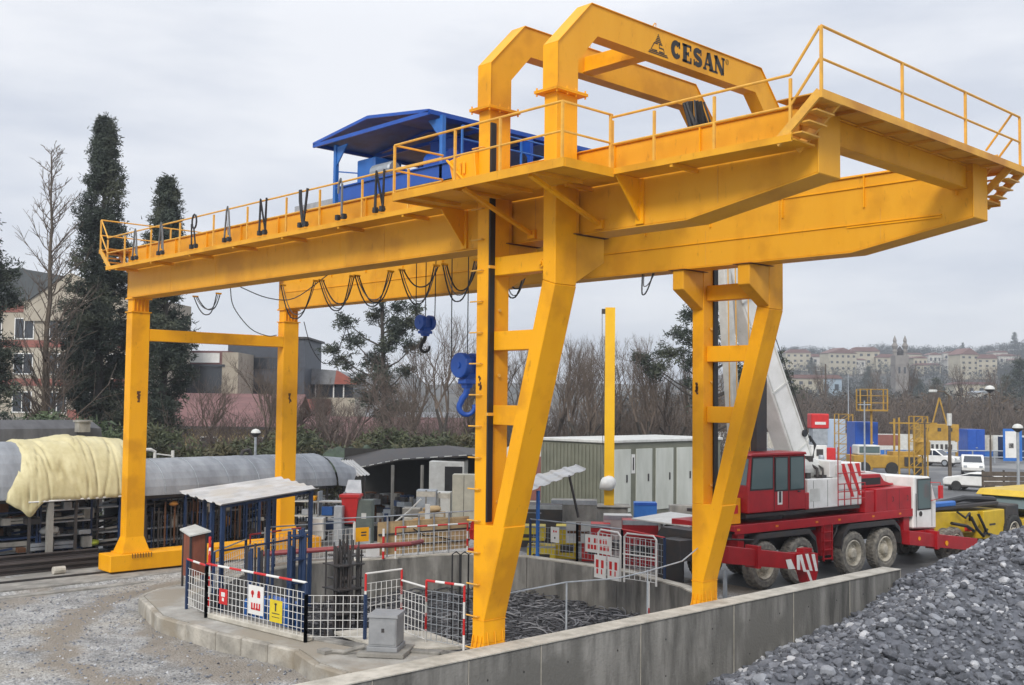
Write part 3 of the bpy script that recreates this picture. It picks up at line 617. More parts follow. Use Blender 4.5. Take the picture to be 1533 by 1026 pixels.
mb = MB(); mb.v = V; mb.f = F_; mb.mi = [1 if (V[f[0]][0] + V[f[0]][1] * .0 > -16 and V[f[0]][1] > 13.6) or V[f[0]][1] > 22 else 0 for f in F_]
struct(mb.build('ground', [mg, ma], None, smooth=True, org=(0, 0, 0)))
# pit wall ring with its apron
def off(poly, d):
    out = []; n = len(poly)
    for i in range(n):
        a = Vector(poly[i - 1]); b = Vector(poly[i]); c = Vector(poly[(i + 1) % n])
        e1 = (b - a).normalized(); e2 = (c - b).normalized(); n1 = Vector((-e1.y, e1.x)); n2 = Vector((-e2.y, e2.x)); q = (n1 + n2)
        q = q.normalized() / max(.4, q.normalized().dot(n1)); out.append((b.x + q.x * d, b.y + q.y * d))
    return out
area = sum(PIT[i - 1][0] * PIT[i][1] - PIT[i][0] * PIT[i - 1][1] for i in range(len(PIT)))
sg = 1 if area < 0 else -1
OUT = off(PIT, .32 * sg)
tops = [-.4] * 5 + [-.5, -.5, -.5] + [-.52] * 4 + [-.5, -.45]
pw = thing('pit_wall', 'grey stained concrete wall lining the round pit under the gantry', 'wall', (cx0, cy0, -2.8))
n = len(PIT)
for i in range(n):
    j = (i + 1) % n; a = Vector(PIT[i]); b = Vector(PIT[j]); c = Vector(OUT[j]); d = Vector(OUT[i]); e = (b - a).normalized() * .006
    zt = (tops[i], tops[j], tops[j], tops[i])
    m = MB(); m.hexa([(a.x + e.x, a.y + e.y, -2.8), (b.x - e.x, b.y - e.y, -2.8), (c.x - e.x, c.y - e.y, -2.8), (d.x + e.x, d.y + e.y, -2.8)], [(a.x + e.x, a.y + e.y, zt[0]), (b.x - e.x, b.y - e.y, zt[1]), (c.x - e.x, c.y - e.y, zt[2]), (d.x + e.x, d.y + e.y, zt[3])])
    m.build('wall_panel', 'concd', pw, bevel=.02)
    if i < 5 or i == n - 1:
        q = MB(); q.hexa([(a.x, a.y, zt[0] + .004), (b.x, b.y, zt[1] + .004), (c.x, c.y, zt[2] + .004), (d.x, d.y, zt[3] + .004)], [(a.x, a.y, zt[0] + .045), (b.x, b.y, zt[1] + .045), (c.x, c.y, zt[2] + .045), (d.x, d.y, zt[3] + .045)])
        q.build('coping', 'concl', pw)
# apron with kerb at the front, stepping down to the road
ap_in = OUT[7:13]
ap_out = [tuple(at(x, y, z=G - .15).to_2d()) for x, y in ((600, 1024), (540, 1010), (450, 1000), (330, 972), (245, 945), (216, 915))]
ap_out = [(-.1, -1.7), (-3.0, -1.75)] + ap_out[2:] + [(-12.6, -.9)]
fr = [(-.1, .9)] + list(OUT[7:13]) + [OUT[13]]
poly = [(-.1, .5)] + list(OUT[7:14]) + [(-13.6, 1.4), (-12.9, -.5)] + ap_out[::-1]
m = MB(); m.pz(poly, -1.2, -.56); struct(m.build('apron', mat('apron_concrete', (.44, .43, .395), .9, (.25, .24, .215), 1.4, bump=.5, bscale=14, c3=(.29, .26, .21), s3=.5)))
KM = mat('kerb_concrete', (.47, .44, .38), .9, (.24, .225, .195), 1.6, bump=.5, bscale=16, c3=(.27, .235, .18), s3=.9)
kb = thing('kerb', 'pale chipped concrete kerb curving round the apron in the foreground', 'kerb', (-6, -2, -1.1))
k2 = off(poly, .16 * (1 if sum(poly[i - 1][0] * poly[i][1] - poly[i][0] * poly[i - 1][1] for i in range(len(poly))) < 0 else -1))
for i in range(len(OUT[7:14]) + 1, len(poly) - 1):
    a, b, c, d = [Vector(q) for q in (poly[i], poly[i + 1], k2[i + 1], k2[i])]
    nseg = max(1, int((b - a).length / .9))
    for s in range(nseg):
        t0, t1 = s / nseg + .006, (s + 1) / nseg - .006
        A, B, C_, D = a.lerp(b, t0), a.lerp(b, t1), d.lerp(c, t1), d.lerp(c, t0); zz = -.55 + random.uniform(-.03, .012)
        m = MB(); m.hexa([(A.x, A.y, -1.2), (B.x, B.y, -1.2), (C_.x, C_.y, -1.2), (D.x, D.y, -1.2)], [(A.x, A.y, zz), (B.x, B.y, zz), (C_.x, C_.y, zz - .01), (D.x, D.y, zz - .01)])
        m.build('kerb_stone', KM, kb, bevel=.03)
# pit fill: base sheet and a tangle of scrap cable and bent bar
m = MB(); g = 40; rs = random.Random(8)
xs_ = np.linspace(-13.5, -.3, g); ys_ = np.linspace(-1, 11.4, g); idx = {}
for i, x in enumerate(xs_):
    for j, y in enumerate(ys_):
        m.v.append((x, y, -1.62 + .28 * noise.noise(Vector((x * .6, y * .6, 1))) - .6 * sstep(3, 0, y) * sstep(-4, -8, x)))
for i in range(g - 1):
    for j in range(g - 1):
        if inside(xs_[i] + .15, ys_[j] + .15, pex): m.f.append((i * g + j, (i + 1) * g + j, (i + 1) * g + j + 1, i * g + j + 1)); m.mi.append(0)
struct(m.build('pit_floor', mat('dark_sludge', (.05, .05, .052), .8, (.025, .025, .027), 5, bump=.5), None, smooth=True, org=(-7, 5, -1.8)))
m = MB()
for k in range(3300):
    x, y = rs.uniform(-13, -.6), rs.uniform(-.6, 11)
    if not inside(x, y, PIT): continue
    z = -1.58 + .28 * noise.noise(Vector((x * .6, y * .6, 1))) - .6 * sstep(3, 0, y) * sstep(-4, -8, x)
    r_ = rs.uniform(.1, .45); a0 = rs.uniform(0, 6.28); sp_ = rs.uniform(1, 4.5); tl = rs.uniform(-.35, .35); tt = rs.uniform(-.35, .35)
    pts = [(x + r_ * math.cos(a0 + sp_ * i / 5), y + r_ * math.sin(a0 + sp_ * i / 5), z + .03 + rs.random() * .02 + tl * r_ * math.cos(a0 + sp_ * i / 5) + tt * r_ * math.sin(a0 + sp_ * i / 5)) for i in range(6)]
    m.m(rs.choice([0, 0, 0, 1])); m.tube(pts, rs.uniform(.012, .026), 4, cap=False)
tag(m.build('scrap_wire', [mat('scrap_dark', (.075, .075, .08), .6, (.04, .04, .045), 2), mat('scrap_pale', (.19, .19, .20), .55)], None, org=(-7, 5, -1.6)), 'dark tangle of scrap wire and bent bar filling the pit floor', 'scrap wire', kind='stuff')
# runway wall under the right-hand legs
rw = thing('runway_wall', 'long stained grey concrete wall running under the pit-side gantry legs', 'wall', (.3, 4, -2.9))
ys = [-9, -6.1, -3.1, -.9, 1.0, 4.05, 7.5, 10.1, 12.9, 15.78]
for a, b in zip(ys[:-1], ys[1:]):
    m = MB(); m.box(.08 if b > 1.2 else .14, .6, a + .006, b - .006, -2.9, 0 + random.uniform(-.006, .006)); m.build('wall_panel', 'concd', rw, bevel=.015)
    m = MB(); m.box(.06, .625, a + .004, b - .004, .008, .03); m.build('coping', 'concl', rw)
    MB().box(.585, .606, b - .005, b + .005, -2.6, -.01).build('joint_filler', 'concl', rw)
    m = MB()
    for q in (.25, .75):
        for z in (-.45, -1.25): m.nxt().cyl((.598, a + (b - a) * q, z), (.604, a + (b - a) * q, z), .022, 8)
    m.build('tie_hole', 'dark', rw)
m = MB(); m.box(-.54, .07, -9, 15.7, -2.8, -.58); m.build('crane_track_beam', 'conc', rw)
# left track foundation and rail
m = MB(); m.box(-19.4, -16.75, -30, 14, -1.2, -.78); m.box(-16.75, -16.3, -30, 14, -1.3, -.9); tag(m.build('track_foundation', 'conc', None, bevel=.02), 'pale concrete strip under the left gantry rail', 'foundation')
m = MB(); m.box(-17.98, -17.92, -30, 14, -.775, -.72); tag(m.build('crane_rail', 'dark', None), 'worn steel rail under the left end truck', 'rail')
# ================================================================ GRAVEL HEAP
def heap_mesh():
    m = MB(); xs2 = np.arange(.62, 17, .3); ys2 = np.arange(-8, 34, .35); n2 = len(ys2)
    for x in xs2:
        for y in ys2: m.v.append((x, y, max(heap(x, y) + .12 * noise.noise(Vector((x * .7, y * .7, 2))), -2.75)))
    for i in range(len(xs2) - 1):
        for j in range(n2 - 1): m.f.append((i * n2 + j, (i + 1) * n2 + j, (i + 1) * n2 + j + 1, i * n2 + j + 1)); m.mi.append(0)
    return m
def ico():
    bm = bmesh.new(); bmesh.ops.create_icosphere(bm, subdivisions=2, radius=1); v = np.array([p.co[:] for p in bm.verts]); f = np.array([[q.index for q in p.verts] for p in bm.faces]); bm.free(); return v, f
IV, IF = ico()
rs = np.random.RandomState(4); protos = []
for k in range(10):
    v = IV.copy(); sc = np.array([1, rs.uniform(.62, .95), rs.uniform(.5, .8)])
    for c in range(11):   # chip flat facets off
        nrm = rs.normal(size=3); nrm /= np.linalg.norm(nrm); dd = rs.uniform(.48, .84); pr_ = v @ nrm; v = v - np.outer(np.maximum(pr_ - dd, 0), nrm)
    v = v * sc; v += rs.normal(scale=.012, size=v.shape); protos.append(v)
vs, fs, mi = [], [], []; o = 0; nst = 0
def stone(x, y, z, r):
    global o, nst
    v = protos[rs.randint(10)] * r; a = rs.uniform(0, 6.28, 3); ca, sa = math.cos(a[0]), math.sin(a[0]); t = rs.normal(0, .45); ct, st_ = math.cos(t), math.sin(t)
    Rz = np.array([[ca, -sa, 0], [sa, ca, 0], [0, 0, 1]]); Rx = np.array([[1, 0, 0], [0, ct, -st_], [0, st_, ct]])
    v = v @ (Rz @ Rx).T + np.array([x, y, z]); vs.append(v); fs.append(IF + o); mi.append(np.full(len(IF), rs.choice([0, 1, 2, 3], p=[.50, .31, .15, .04]))); o += len(v); nst += 1
for k in range(26000):
    x, y = rs.uniform(.6, 11.5), rs.uniform(-1.5, 31)
    p = Vector((x, y, 0)) - CP; dp = p.dot(FW); uu = p.dot(RT) / dp * FPX + 766
    if uu > 1640 or uu < 1040 or dp > 45: continue
    h_ = heap(x, y)
    if h_ < -2.7: continue
    r = .045 + .17 * rs.beta(1.0, 4.2) + (.10 if rs.rand() < .012 else 0)
    stone(x, y, h_ + .12 * noise.noise(Vector((x * .7, y * .7, 2))) + rs.uniform(-.02, .35) * r * 1.5, r)
v = np.vstack(vs); f = np.vstack(fs); mi = np.concatenate(mi)
hb = heap_mesh(); me = bpy.data.meshes.new('gravel_heap'); me.from_pydata([(a[0] - 6, a[1] - 12, a[2] + 2.4) for a in hb.v] + [(a[0] - 6, a[1] - 12, a[2] + 2.4) for a in v.tolist()], [], hb.f + (f + len(hb.v)).tolist())
for nm, c, c2 in (('stone_dark', (.13, .138, .16), (.06, .065, .076)), ('stone_mid', (.20, .212, .24), (.11, .118, .135)), ('stone_pale', (.31, .325, .355), (.19, .20, .22)), ('stone_light', (.52, .53, .55), (.36, .37, .385))):
    me.materials.append(mat(nm, c, .8, c2, 3, bump=.3, bscale=30))
me.polygons.foreach_set('material_index', [0] * len(hb.f) + mi.tolist()); ob = bpy.data.objects.new('gravel_heap', me); COL.objects.link(ob); ob.location = (6, 12, -2.4)
tag(ob, 'heap of grey broken stone and pebbles spilling against the runway wall', 'gravel heap', kind='stuff')
print('stones', nst)
# loose pebbles on the road
rs = np.random.RandomState(9); vs, fs, mi = [], [], []; o = 0
for k in range(5200):
    x, y = rs.uniform(-16, 0), rs.uniform(-14, .5)
    if inside(x, y, poly) or inside(x, y, PIT): continue
    stone(x, y, gz(x, y) + .004 + .03 * noise.noise(Vector((x * .5, y * .5, 0))), rs.uniform(.012, .045))
v = np.vstack(vs); f = np.vstack(fs); mi = np.concatenate(mi); me = bpy.data.meshes.new('road_pebbles'); me.from_pydata(v.tolist(), [], f.tolist())
for a in ('stone_mid', 'stone_pale', 'stone_light', 'stone_dark'): me.materials.append(bpy.data.materials[a])
me.polygons.foreach_set('material_index', mi.tolist()); ob = bpy.data.objects.new('road_pebbles', me); COL.objects.link(ob); tag(ob, 'loose pebbles scattered over the pale gravel road', 'pebbles', kind='stuff')
# ================================================================ TRUCK CRANE
AZ = R(85)
tk = thing('truck_crane', 'red and white mobile truck crane parked behind the rear gantry leg, boom raised', 'mobile crane', (-2.8, 13.5, G), AZ)
def K(mb, n, m='red', bv=0, par=None, sm=False): return mb.build(n, m, par or tk, bevel=bv, local=True, smooth=sm)
# local x = towards the driving cab, local y = away from the photographer, z up
def wheel_mb(x, y0, r=.71, wd=.36, dusty=True):
    prof = [(r * .62, .03), (r * .70, -.015), (r * .90, -.02), (r * .985, .03), (r, .09), (r, wd - .09), (r * .985, wd - .03), (r * .9, wd + .01), (r * .62, wd)]
    m = MB(); m.lathe([(a, b) for a, b in prof], (x, y0, r), 'y', 40)
    for k in range(36):
        a = 2 * math.pi * k / 36
        for zz, off_ in ((.04, 0), (wd - .15, .09)):
            c, s_ = math.cos(a + off_), math.sin(a + off_); t = Vector((-s_, 0, c)) * .032; rr = Vector((c, 0, s_))
            p = Vector((x, y0 + zz, r)); q = p + Vector((0, .11, 0))
            m.hexa([p + rr * (r * .965) - t, p + rr * (r * .965) + t, q + rr * (r * .965) + t, q + rr * (r * .965) - t], [p + rr * (r * 1.022) - t * .7, p + rr * (r * 1.022) + t * .7, q + rr * (r * 1.022) + t * .7, q + rr * (r * 1.022) - t * .7])
    return m
def rim_mb(x, y0, r=.71):
    m = MB(); m.lathe([(r * .62, .02), (r * .57, 0), (r * .52, .07), (r * .5, .14), (r * .26, .12), (r * .24, .02), (r * .17, -.02), (0, -.03)], (x, y0, r), 'y', 28)
    for k in range(10):
        a = 2 * math.pi * k / 10; m.cyl((x + math.cos(a) * r * .36, y0 + .14, r + math.sin(a) * r * .36), (x + math.cos(a) * r * .36, y0 + .08, r + math.sin(a) * r * .36), .022, 6)
    return m
def sides(x, par=None, r=.71):
    for y in (0, 2.2):
        t = K(wheel_mb(x, y, r), 'wheel', 'tyre_side' if 'tyre_side' in M else 'tyre'); K(rim_mb(x, y if y == 0 else y + .0, r), 'rim', 'rim', par=t, sm=False)
# tyre: dusty tread outside, dark wall
m = mat('tyre_two_tone', (.25, .23, .195), .95, (.10, .095, .085), 6, bump=.4)
M['tyre_side'] = m
for x in (.44, 2.2, 5.0, 6.82): sides(x)
for x in (.44, 2.2, 5.0, 6.82): K(MB().lathe([(.0, -.004), (.60, -.004)], (0, 0, 0), 'y', 4), 'x', 'dark') if False else None
ax = MB()
for x in (.44, 2.2, 5.0, 6.82): ax.nxt().cyl((x, .2, .71), (x, 2.35, .71), .11, 10)
K(ax, 'axle', 'dark')
ch = MB(); ch.box(-2.4, 8.55, .85, 1.65, .95, 1.55); ch.box(-1.7, 8.5, .3, 2.3, 1.56, 1.78); K(ch, 'chassis', 'dark')
dk = MB(); dk.box(-.95, 8.45, .02, 2.55, 1.8, 1.97); dk.box(-.97, 8.47, -.02, .02, 1.72, 1.99); K(dk, 'deck', 'red', .01)
# underside lockers, ladder, mudguards
for x0, x1, z0 in ((-.75, -.45, .95), (3.35, 3.9, .75), (8.05, 8.4, .8)): K(MB().box(x0, x1, .08, .6, z0, 1.71), 'side_locker', 'red', .01)
for x0, x1 in ((-.35, 3.0), (4.25, 7.75)):
    g_ = MB(); pr = [(x0, .95), (x0 + .12, 1.35), (x0 + .45, 1.62), (x1 - .45, 1.62), (x1 - .1, 1.35), (x1, .85)]
    for (a, b), (c, d) in zip(pr[:-1], pr[1:]): g_.hexa([(a, -.03, b), (c, -.03, d), (c, .55, d), (a, .55, b)], [(a, -.03, b - .14), (c, -.03, d - .14), (c, .55, d - .14), (a, .55, b - .14)] if False else [(a, -.03, b + .06), (c, -.03, d + .06), (c, .55, d + .06), (a, .55, b + .06)])
    for (a, b), (c, d) in zip(pr[:-1], pr[1:]): g_.hexa([(a, -.035, b - .1), (c, -.035, d - .1), (c, -.01, d - .1), (a, -.01, b - .1)], [(a, -.035, b + .055), (c, -.035, d + .055), (c, -.01, d + .055), (a, -.01, b + .055)])
    K(g_, 'mudguard', 'dark')
ld = MB()
for x in (3.3, 3.75): ld.box(x - .02, x + .02, -.05, -.01, .6, 1.75)
for z in (.65, .93, 1.21, 1.49): ld.box(3.28, 3.77, -.06, .03, z, z + .03)
K(ld, 'ladder', 'red')
# outriggers, beams reaching out towards the photographer
def outrigger(x0, x1, lab, ya, z0, z1, hz, par=None):
    b = MB(); b.hexa([(x0, ya, z0), (x1, ya - .05, z1), (x1, ya + .3, z1), (x0, ya + .3, z0)], [(x0, ya, z0 + .48), (x1, ya - .05, z1 + .46), (x1, ya + .3, z1 + .46), (x0, ya + .3, z0 + .48)])
    o_ = K(b, 'outrigger', 'red', .012)
    c = MB(); xm_ = x0 + (x1 - x0) * .36; zm = z0 + (z1 - z0) * .36
    c.box(xm_, xm_ + .14, ya - .1, ya + .36, zm - .06, zm + .56); K(c, 'collar', 'red', par=o_)
    return o_
o1 = outrigger(-2.75, .45, '', -1.25, 1.18, .74, 0)
st = MB(); st.hexa([(.2, -1.34, .76), (1.18, -1.34, .66), (1.18, -1.0, .66), (.2, -1.0, .76)], [(.2, -1.34, 1.25), (1.18, -1.34, 1.18), (1.18, -1.0, 1.18), (.2, -1.0, 1.25)])
st.hexa([(.75, -1.341, .32), (1.05, -1.341, .28), (1.05, -1.0, .28), (.75, -1.0, .32)], [(.55, -1.339, .75), (1.2, -1.339, .68), (1.2, -1.0, .68), (.55, -1.0, .75)])
st.box(.55, .95, -1.3, -1.05, 1.22, 1.34); K(st, 'end_head', 'red', par=o1)
sp_ = MB()
for k in range(4):
    x = .06 + k * .3; z_ = .7 if k else .78
    if k < 3: sp_.hexa([(x + .12, -1.347, z_), (x + .26, -1.347, z_ - .02), (x + .26, -1.343, z_ - .02), (x + .12, -1.343, z_)], [(x - .1 if k else x + .1, -1.347, 1.2), (x + .05 if k else x + .24, -1.347, 1.2), (x + .05 if k else x + .24, -1.343, 1.2), (x - .1 if k else x + .1, -1.343, 1.2)])
sp_.hexa([(.83, -1.347, .34), (.95, -1.347, .32), (.95, -1.343, .32), (.83, -1.343, .34)], [(.6, -1.347, .74), (.74, -1.347, .72), (.74, -1.343, .72), (.6, -1.343, .74)])
sp_.hexa([(1.05, -1.347, .66), (1.17, -1.347, .66), (1.17, -1.343, .66), (1.05, -1.343, .66)], [(.86, -1.347, 1.17), (1.02, -1.347, 1.17), (1.02, -1.343, 1.17), (.86, -1.343, 1.17)]); sp_.hexa([(-.18, -1.312, .82), (.14, -1.312, .8), (.14, -1.306, .8), (-.18, -1.306, .82)], [(-.3, -1.312, 1.1), (-.06, -1.312, 1.1), (-.06, -1.306, 1.1), (-.3, -1.306, 1.1)])
K(sp_, 'warning_stripe', 'white', par=o1)
o2 = outrigger(7.7, 12.1, '', -.35, .82, .28, 0)
K(MB().cyl((8.3, -.355, 1.0), (8.3, -.37, 1.0), .07, 10).cyl((10.0, -.39, .72), (10.0, -.405, .72), .09, 12), 'decal', 'yel', par=o2)
K(MB().cyl((-2.7, -1.1, 1.0), (-2.7, -1.1, .12), .06, 8).cyl((.85, -1.15, .7), (.85, -1.15, .06), .06, 8).cyl((.85, -1.15, .07), (.85, -1.15, .0), .22, 14), 'jack', 'steel', par=o1)
# slewing superstructure
sr = MB(); sr.lathe([(0, 0), (.85, 0), (.85, .28), (0, .28)], (1.6, 1.3, 1.98), 'z', 28); K(sr, 'slewing_ring', 'dark')
bs = MB(); bs.box(-.3, 5.5, .12, 2.5, 2.16, 2.26); K(bs, 'slewing_deck', 'dark')
# operator cab
cz = 2.3
cabp = [(-.36, cz), (2.42, cz), (2.42, 4.0), (-.22, 4.0), (-.36, 3.1)]
c = MB(); c.py(cabp, 0.0, .95); cab = K(c, 'operator_cab', 'red', .03)
K(MB().py([(-.30, 4.002), (2.46, 4.002), (2.4, 4.09), (-.2, 4.09)], -.04, 1.0), 'cab_roof', 'red', .02, cab)
def pane(x0, x1, z0, z1, y=-.012, par=cab, gm='glass', fr='blk', sk=0):
    f_ = MB(); w_ = .045
    a = [(x0, z0), (x1, z0), (x1 - 0, z1), (x0 + sk, z1)]
    f_.py([(x0 - w_, z0 - w_), (x1 + w_, z0 - w_), (x1 + w_, z1 + w_), (x0 - w_ + sk, z1 + w_)], y, y + .012); o_ = K(f_, 'window', fr, par=par)
    return K(MB().py(a, y - .006, y - .001), 'pane', gm, par=o_) if par is tk else K(MB().py(a, y - .006, y - .001), 'pane', gm, par=par)
pane(-.24, .76, 3.02, 3.93, sk=.09); pane(.93, 1.48, 2.95, 3.92); pane(1.66, 2.3, 2.95, 3.92)
K(MB().box(1.56, 1.575, -.012, -.002, 2.35, 3.95).box(.85, .862, -.012, -.002, 2.35, 3.95), 'door_seam', 'dark', par=cab)
K(MB().box(1.02, 1.25, -.008, -.003, 2.5, 2.95), 'notice', 'white', par=cab); K(MB().box(1.08, 1.19, -.012, -.009, 2.56, 2.9), 'notice_text', 'dark', par=cab)
fw_ = MB(); fw_.hexa([(-.372, .08, 3.14), (-.372, .87, 3.14), (-.36, .87, 3.14), (-.36, .08, 3.14)], [(-.245, .08, 3.92), (-.245, .87, 3.92), (-.23, .87, 3.92), (-.23, .08, 3.92)]); K(fw_, 'windscreen', 'glass', par=cab)
K(MB().box(2.0, 2.1, -.05, -.012, 2.85, 2.89), 'door_handle', 'dark', par=cab)
seat = MB().box(1.8, 2.2, .3, .7, 2.9, 3.2); K(seat, 'seat', 'yel', par=cab)
# white winch house, red counterweight side
wb = MB(); wb.box(2.65, 4.32, .1, 2.4, 2.265, 3.2); K(wb, 'winch_house', 'white', .02)
wb = MB(); wb.box(4.05, 5.65, .14, 2.36, 2.27, 3.66); wb.box(3.85, 4.5, .12, 1.2, 3.22, 3.75) ; K(wb, 'tail_house', 'white', .02)
K(MB().box(2.43, 2.64, .02, .9, 2.27, 2.8), 'fuel_tank', 'red', .02)
sp_ = MB()
for k in range(3):
    x = 4.5 + k * .42; x2 = min(5.62, x + .72); zb = 3.62 - (x2 - x) * 1.5
    sp_.nxt().hexa([(x2 - .15 if x2 < 5.6 else x2 - .13, .131, zb), (x2, .131, zb), (x2, .136, zb), (x2 - .15 if x2 < 5.6 else x2 - .13, .136, zb)], [(x - .08, .131, 3.64), (min(x + .18, 5.63), .131, 3.64), (min(x + .18, 5.63), .136, 3.64), (x - .08, .136, 3.64)])
K(sp_, 'warning_stripe', 'redb')
rl = MB()
for z in (2.5, 2.75, 3.0, 3.35): rl.tube([(4.1, -.02, z), (5.6, -.02, z)], .018, 6)
for x in (4.1, 4.45, 4.8, 5.2, 5.6): rl.tube([(x, -.02, 2.3), (x, -.02, 3.0 if x not in (4.1, 4.8) else 4.2)], .018, 6)
K(rl, 'guard_rail', 'red')
K(MB().lathe([(0, 0), (.3, 0), (.33, .1), (.33, 1.0), (.3, 1.1), (0, 1.1)], (2.75, .75, 3.5), 'x', 18), 'luffing_cylinder', 'whited', sm=False)
K(MB().box(3.0, 3.9, .6, 1.1, 3.22, 3.4).box(3.3, 3.5, .5, 1.3, 3.35, 3.9), 'winch', 'dark')
# red engine cover behind driving cab
K(MB().box(5.7, 6.25, .05, 2.45, 1.98, 2.7).box(6.27, 8.42, 0, 2.5, 1.98, 2.75), 'engine_cover', 'red', .02)
K(MB().py([(5.75, 2.76), (8.2, 2.78), (7.55, 2.95), (7.3, 3.2), (6.1, 3.22), (5.75, 3.1)], .5, .56).box(5.75, 8.2, .56, 2.4, 2.77, 2.85), 'engine_hood', 'red', .02)
K(MB().box(5.95, 7.3, .49, .499, 2.85, 3.08), 'air_intake', 'blk')
K(MB().py([(5.7, 2.86), (8.55, 2.86), (8.55, 3.1), (7.6, 3.24), (5.75, 3.34)], 1.1, 2.3), 'boom_rest_housing', 'white', .02)
# driving cab
dc = [(8.5, 1.28), (10.0, 1.2), (10.02, 2.2), (9.62, 3.06), (8.6, 3.1)]
c = MB(); c.py(dc, .0, 2.5); dcab = K(c, 'driving_cab', 'white', .05)
pane(8.82, 9.6, 1.95, 2.95, par=dcab, sk=0)
K(MB().hexa([(10.035, .15, 2.18), (10.035, 2.35, 2.18), (10.02, 2.35, 2.18), (10.02, .15, 2.18)], [(9.66, .2, 3.0), (9.66, 2.3, 3.0), (9.64, 2.3, 3.0), (9.64, .2, 3.0)]), 'windscreen', 'glass', par=dcab)
K(MB().box(8.72, 8.735, -.008, -.001, 1.3, 3.0).box(9.7, 9.715, -.008, -.001, 1.3, 2.7).cyl((8.98, -.02, 1.78), (8.98, 0, 1.78), .09, 14), 'door_seam', 'dark', par=dcab)
mrr = MB(); mrr.box(9.72, 9.92, -.32, -.24, 2.3, 2.75); mrr.tube([(9.6, 0, 2.85), (9.8, -.28, 2.85), (9.8, -.28, 2.3), (9.65, 0, 2.2)], .015, 5); K(mrr, 'mirror', 'redb', par=dcab)
K(MB().box(8.5, 9.95, .05, 2.45, 1.0, 1.19), 'bumper', 'red')
# the front wheels that show beyond the cab (last axle)
# boom: three nested telescopic sections and the luffing ram, leaning back over the deck
def boom(p0, p1, wd, h0, h1, name, mt, par=None, bv=.03):
    p0 = Vector(p0); p1 = Vector(p1); d = (p1 - p0).normalized(); up = Vector((0, 0, 1)); s_ = d.cross(Vector((0, 1, 0))).normalized(); wv = Vector((0, 1, 0)) * wd / 2
    if s_.x < 0: s_ = -s_
    m = MB(); m.hexa([p0 - wv - s_ * h0 / 2, p0 + wv - s_ * h0 / 2, p0 + wv + s_ * h0 / 2, p0 - wv + s_ * h0 / 2], [p1 - wv - s_ * h1 / 2, p1 + wv - s_ * h1 / 2, p1 + wv + s_ * h1 / 2, p1 - wv + s_ * h1 / 2])
    return K(m, name, mt, bv, par)
b1 = boom((4.62, 1.85, 3.3), (1.38, 1.85, 9.3), .7, 1.0, .92, 'boom', 'white')
boom((1.37, 1.85, 9.32), (-.1, 1.85, 12.0), .55, .75, .7, 'boom_section', 'white', b1)
b = MB(); b.bar((1.0, 1.6, 3.9), (.25, 1.6, 11.0), .34, .36); K(b, 'fly_jib', 'whited', .03)
cb = MB(); cb.tube([(4.7, 1.47, 4.3), (3.3, 1.47, 6.9), (2.0, 1.47, 9.2)], .015, 5); cb.tube([(4.6, 1.45, 4.5), (4.85, 1.4, 4.2), (4.7, 1.4, 3.7)], .05, 6); cb.lathe([(.0, 0), (.12, 0), (.12, .06), (0, .06)], (4.35, 1.42, 4.6), 'y', 12); K(cb, 'boom_hose', 'cab', par=b1)
rp = MB()
for x in (-.05, .3, .9): rp.nxt().tube([(x, .95, 4.1), (x - .15, .95, 11.2)], .02, 5)
K(rp, 'boom_rope', 'rail')
K(MB().box(.9, 1.4, .7, 1.2, 4.1, 6.4), 'mast_strut', 'dark')
sg = MB(); sg.box(-.85, -.42, .25, .75, 2.0, 2.75); K(sg, 'tool_box', 'yel'); K(MB().box(-.75, -.55, .23, .248, 2.3, 2.55), 'tail_light', 'redb')

# small fittings
m = MB()
for x in (-.9, .9, 2.9, 4.1, 6.0, 7.6): m.nxt().box(x, x + .12, -.035, -.022, 1.83, 1.89)
K(m, 'marker_lamp', mat('amber_lens', (.75, .25, .01), .3))
m = MB()
for x in (6.9, 7.65): m.nxt().box(x, x + .012, -.006, -.001, 2.02, 2.7)
m.nxt().box(2.95, 2.962, .094, .099, 2.3, 3.15).nxt().box(3.7, 3.712, .094, .099, 2.3, 3.15).nxt().box(4.06, 5.6, .132, .137, 2.78, 2.792)
K(m, 'panel_gap', 'dark')
m = MB()
for x in (7.2, 8.1): m.nxt().tube([(x, -.03, 2.3), (x, -.06, 2.32), (x, -.06, 2.44), (x, -.03, 2.46)], .012, 5)
m.nxt().tube([(8.62, -.05, 1.7), (8.62, -.05, 2.5)], .015, 5)
K(m, 'grab_handle', 'dark')
m = MB()
for x, r_ in ((3.45, .1), (3.75, .07)): m.nxt().tube([(x, .3, 3.25), (x + .05, .35, 3.5), (x - .15, .6, 3.7), (x - .5, 1.1, 3.65)], r_ * .5, 7)
m.nxt().tube([(2.75, .4, 3.25), (2.9, .5, 3.45), (3.3, .7, 3.42)], .04, 7); m.nxt().box(2.9, 3.1, .3, .5, 3.21, 3.38); m.nxt().box(3.55, 3.8, .2, .5, 3.21, 3.3)
K(m, 'hydraulic_hose', 'dark')
K(MB().lathe([(0, 0), (.1, 0), (.1, .9), (.08, .95), (0, .95)], (5.9, 1.9, 2.86), 'z', 12), 'exhaust_stack', 'steel')
K(MB().box(4.15, 4.5, .1, .119, 3.3, 3.6).box(2.8, 3.3, .09, .098, 2.5, 2.9), 'panel', 'whited')
m = MB(); m.tube([(-1.2, .1, 1.6), (.0, .02, 1.5), (1.5, .1, 1.62)], .03, 6); m.nxt().tube([(3.9, .1, 1.2), (4.1, .05, 1.5), (4.2, .1, 1.7)], .025, 6); m.nxt().lathe([(0, -.3), (.17, -.3), (.17, .3), (0, .3)], (3.62, .7, 1.1), 'x', 12); K(m, 'air_line', 'dark')
for i, x in enumerate((.44, 2.2, 5.0, 6.82)): K(MB().box(x + .55, x + .6, .02, .5, .55, .95), 'mud_flap', 'blk')

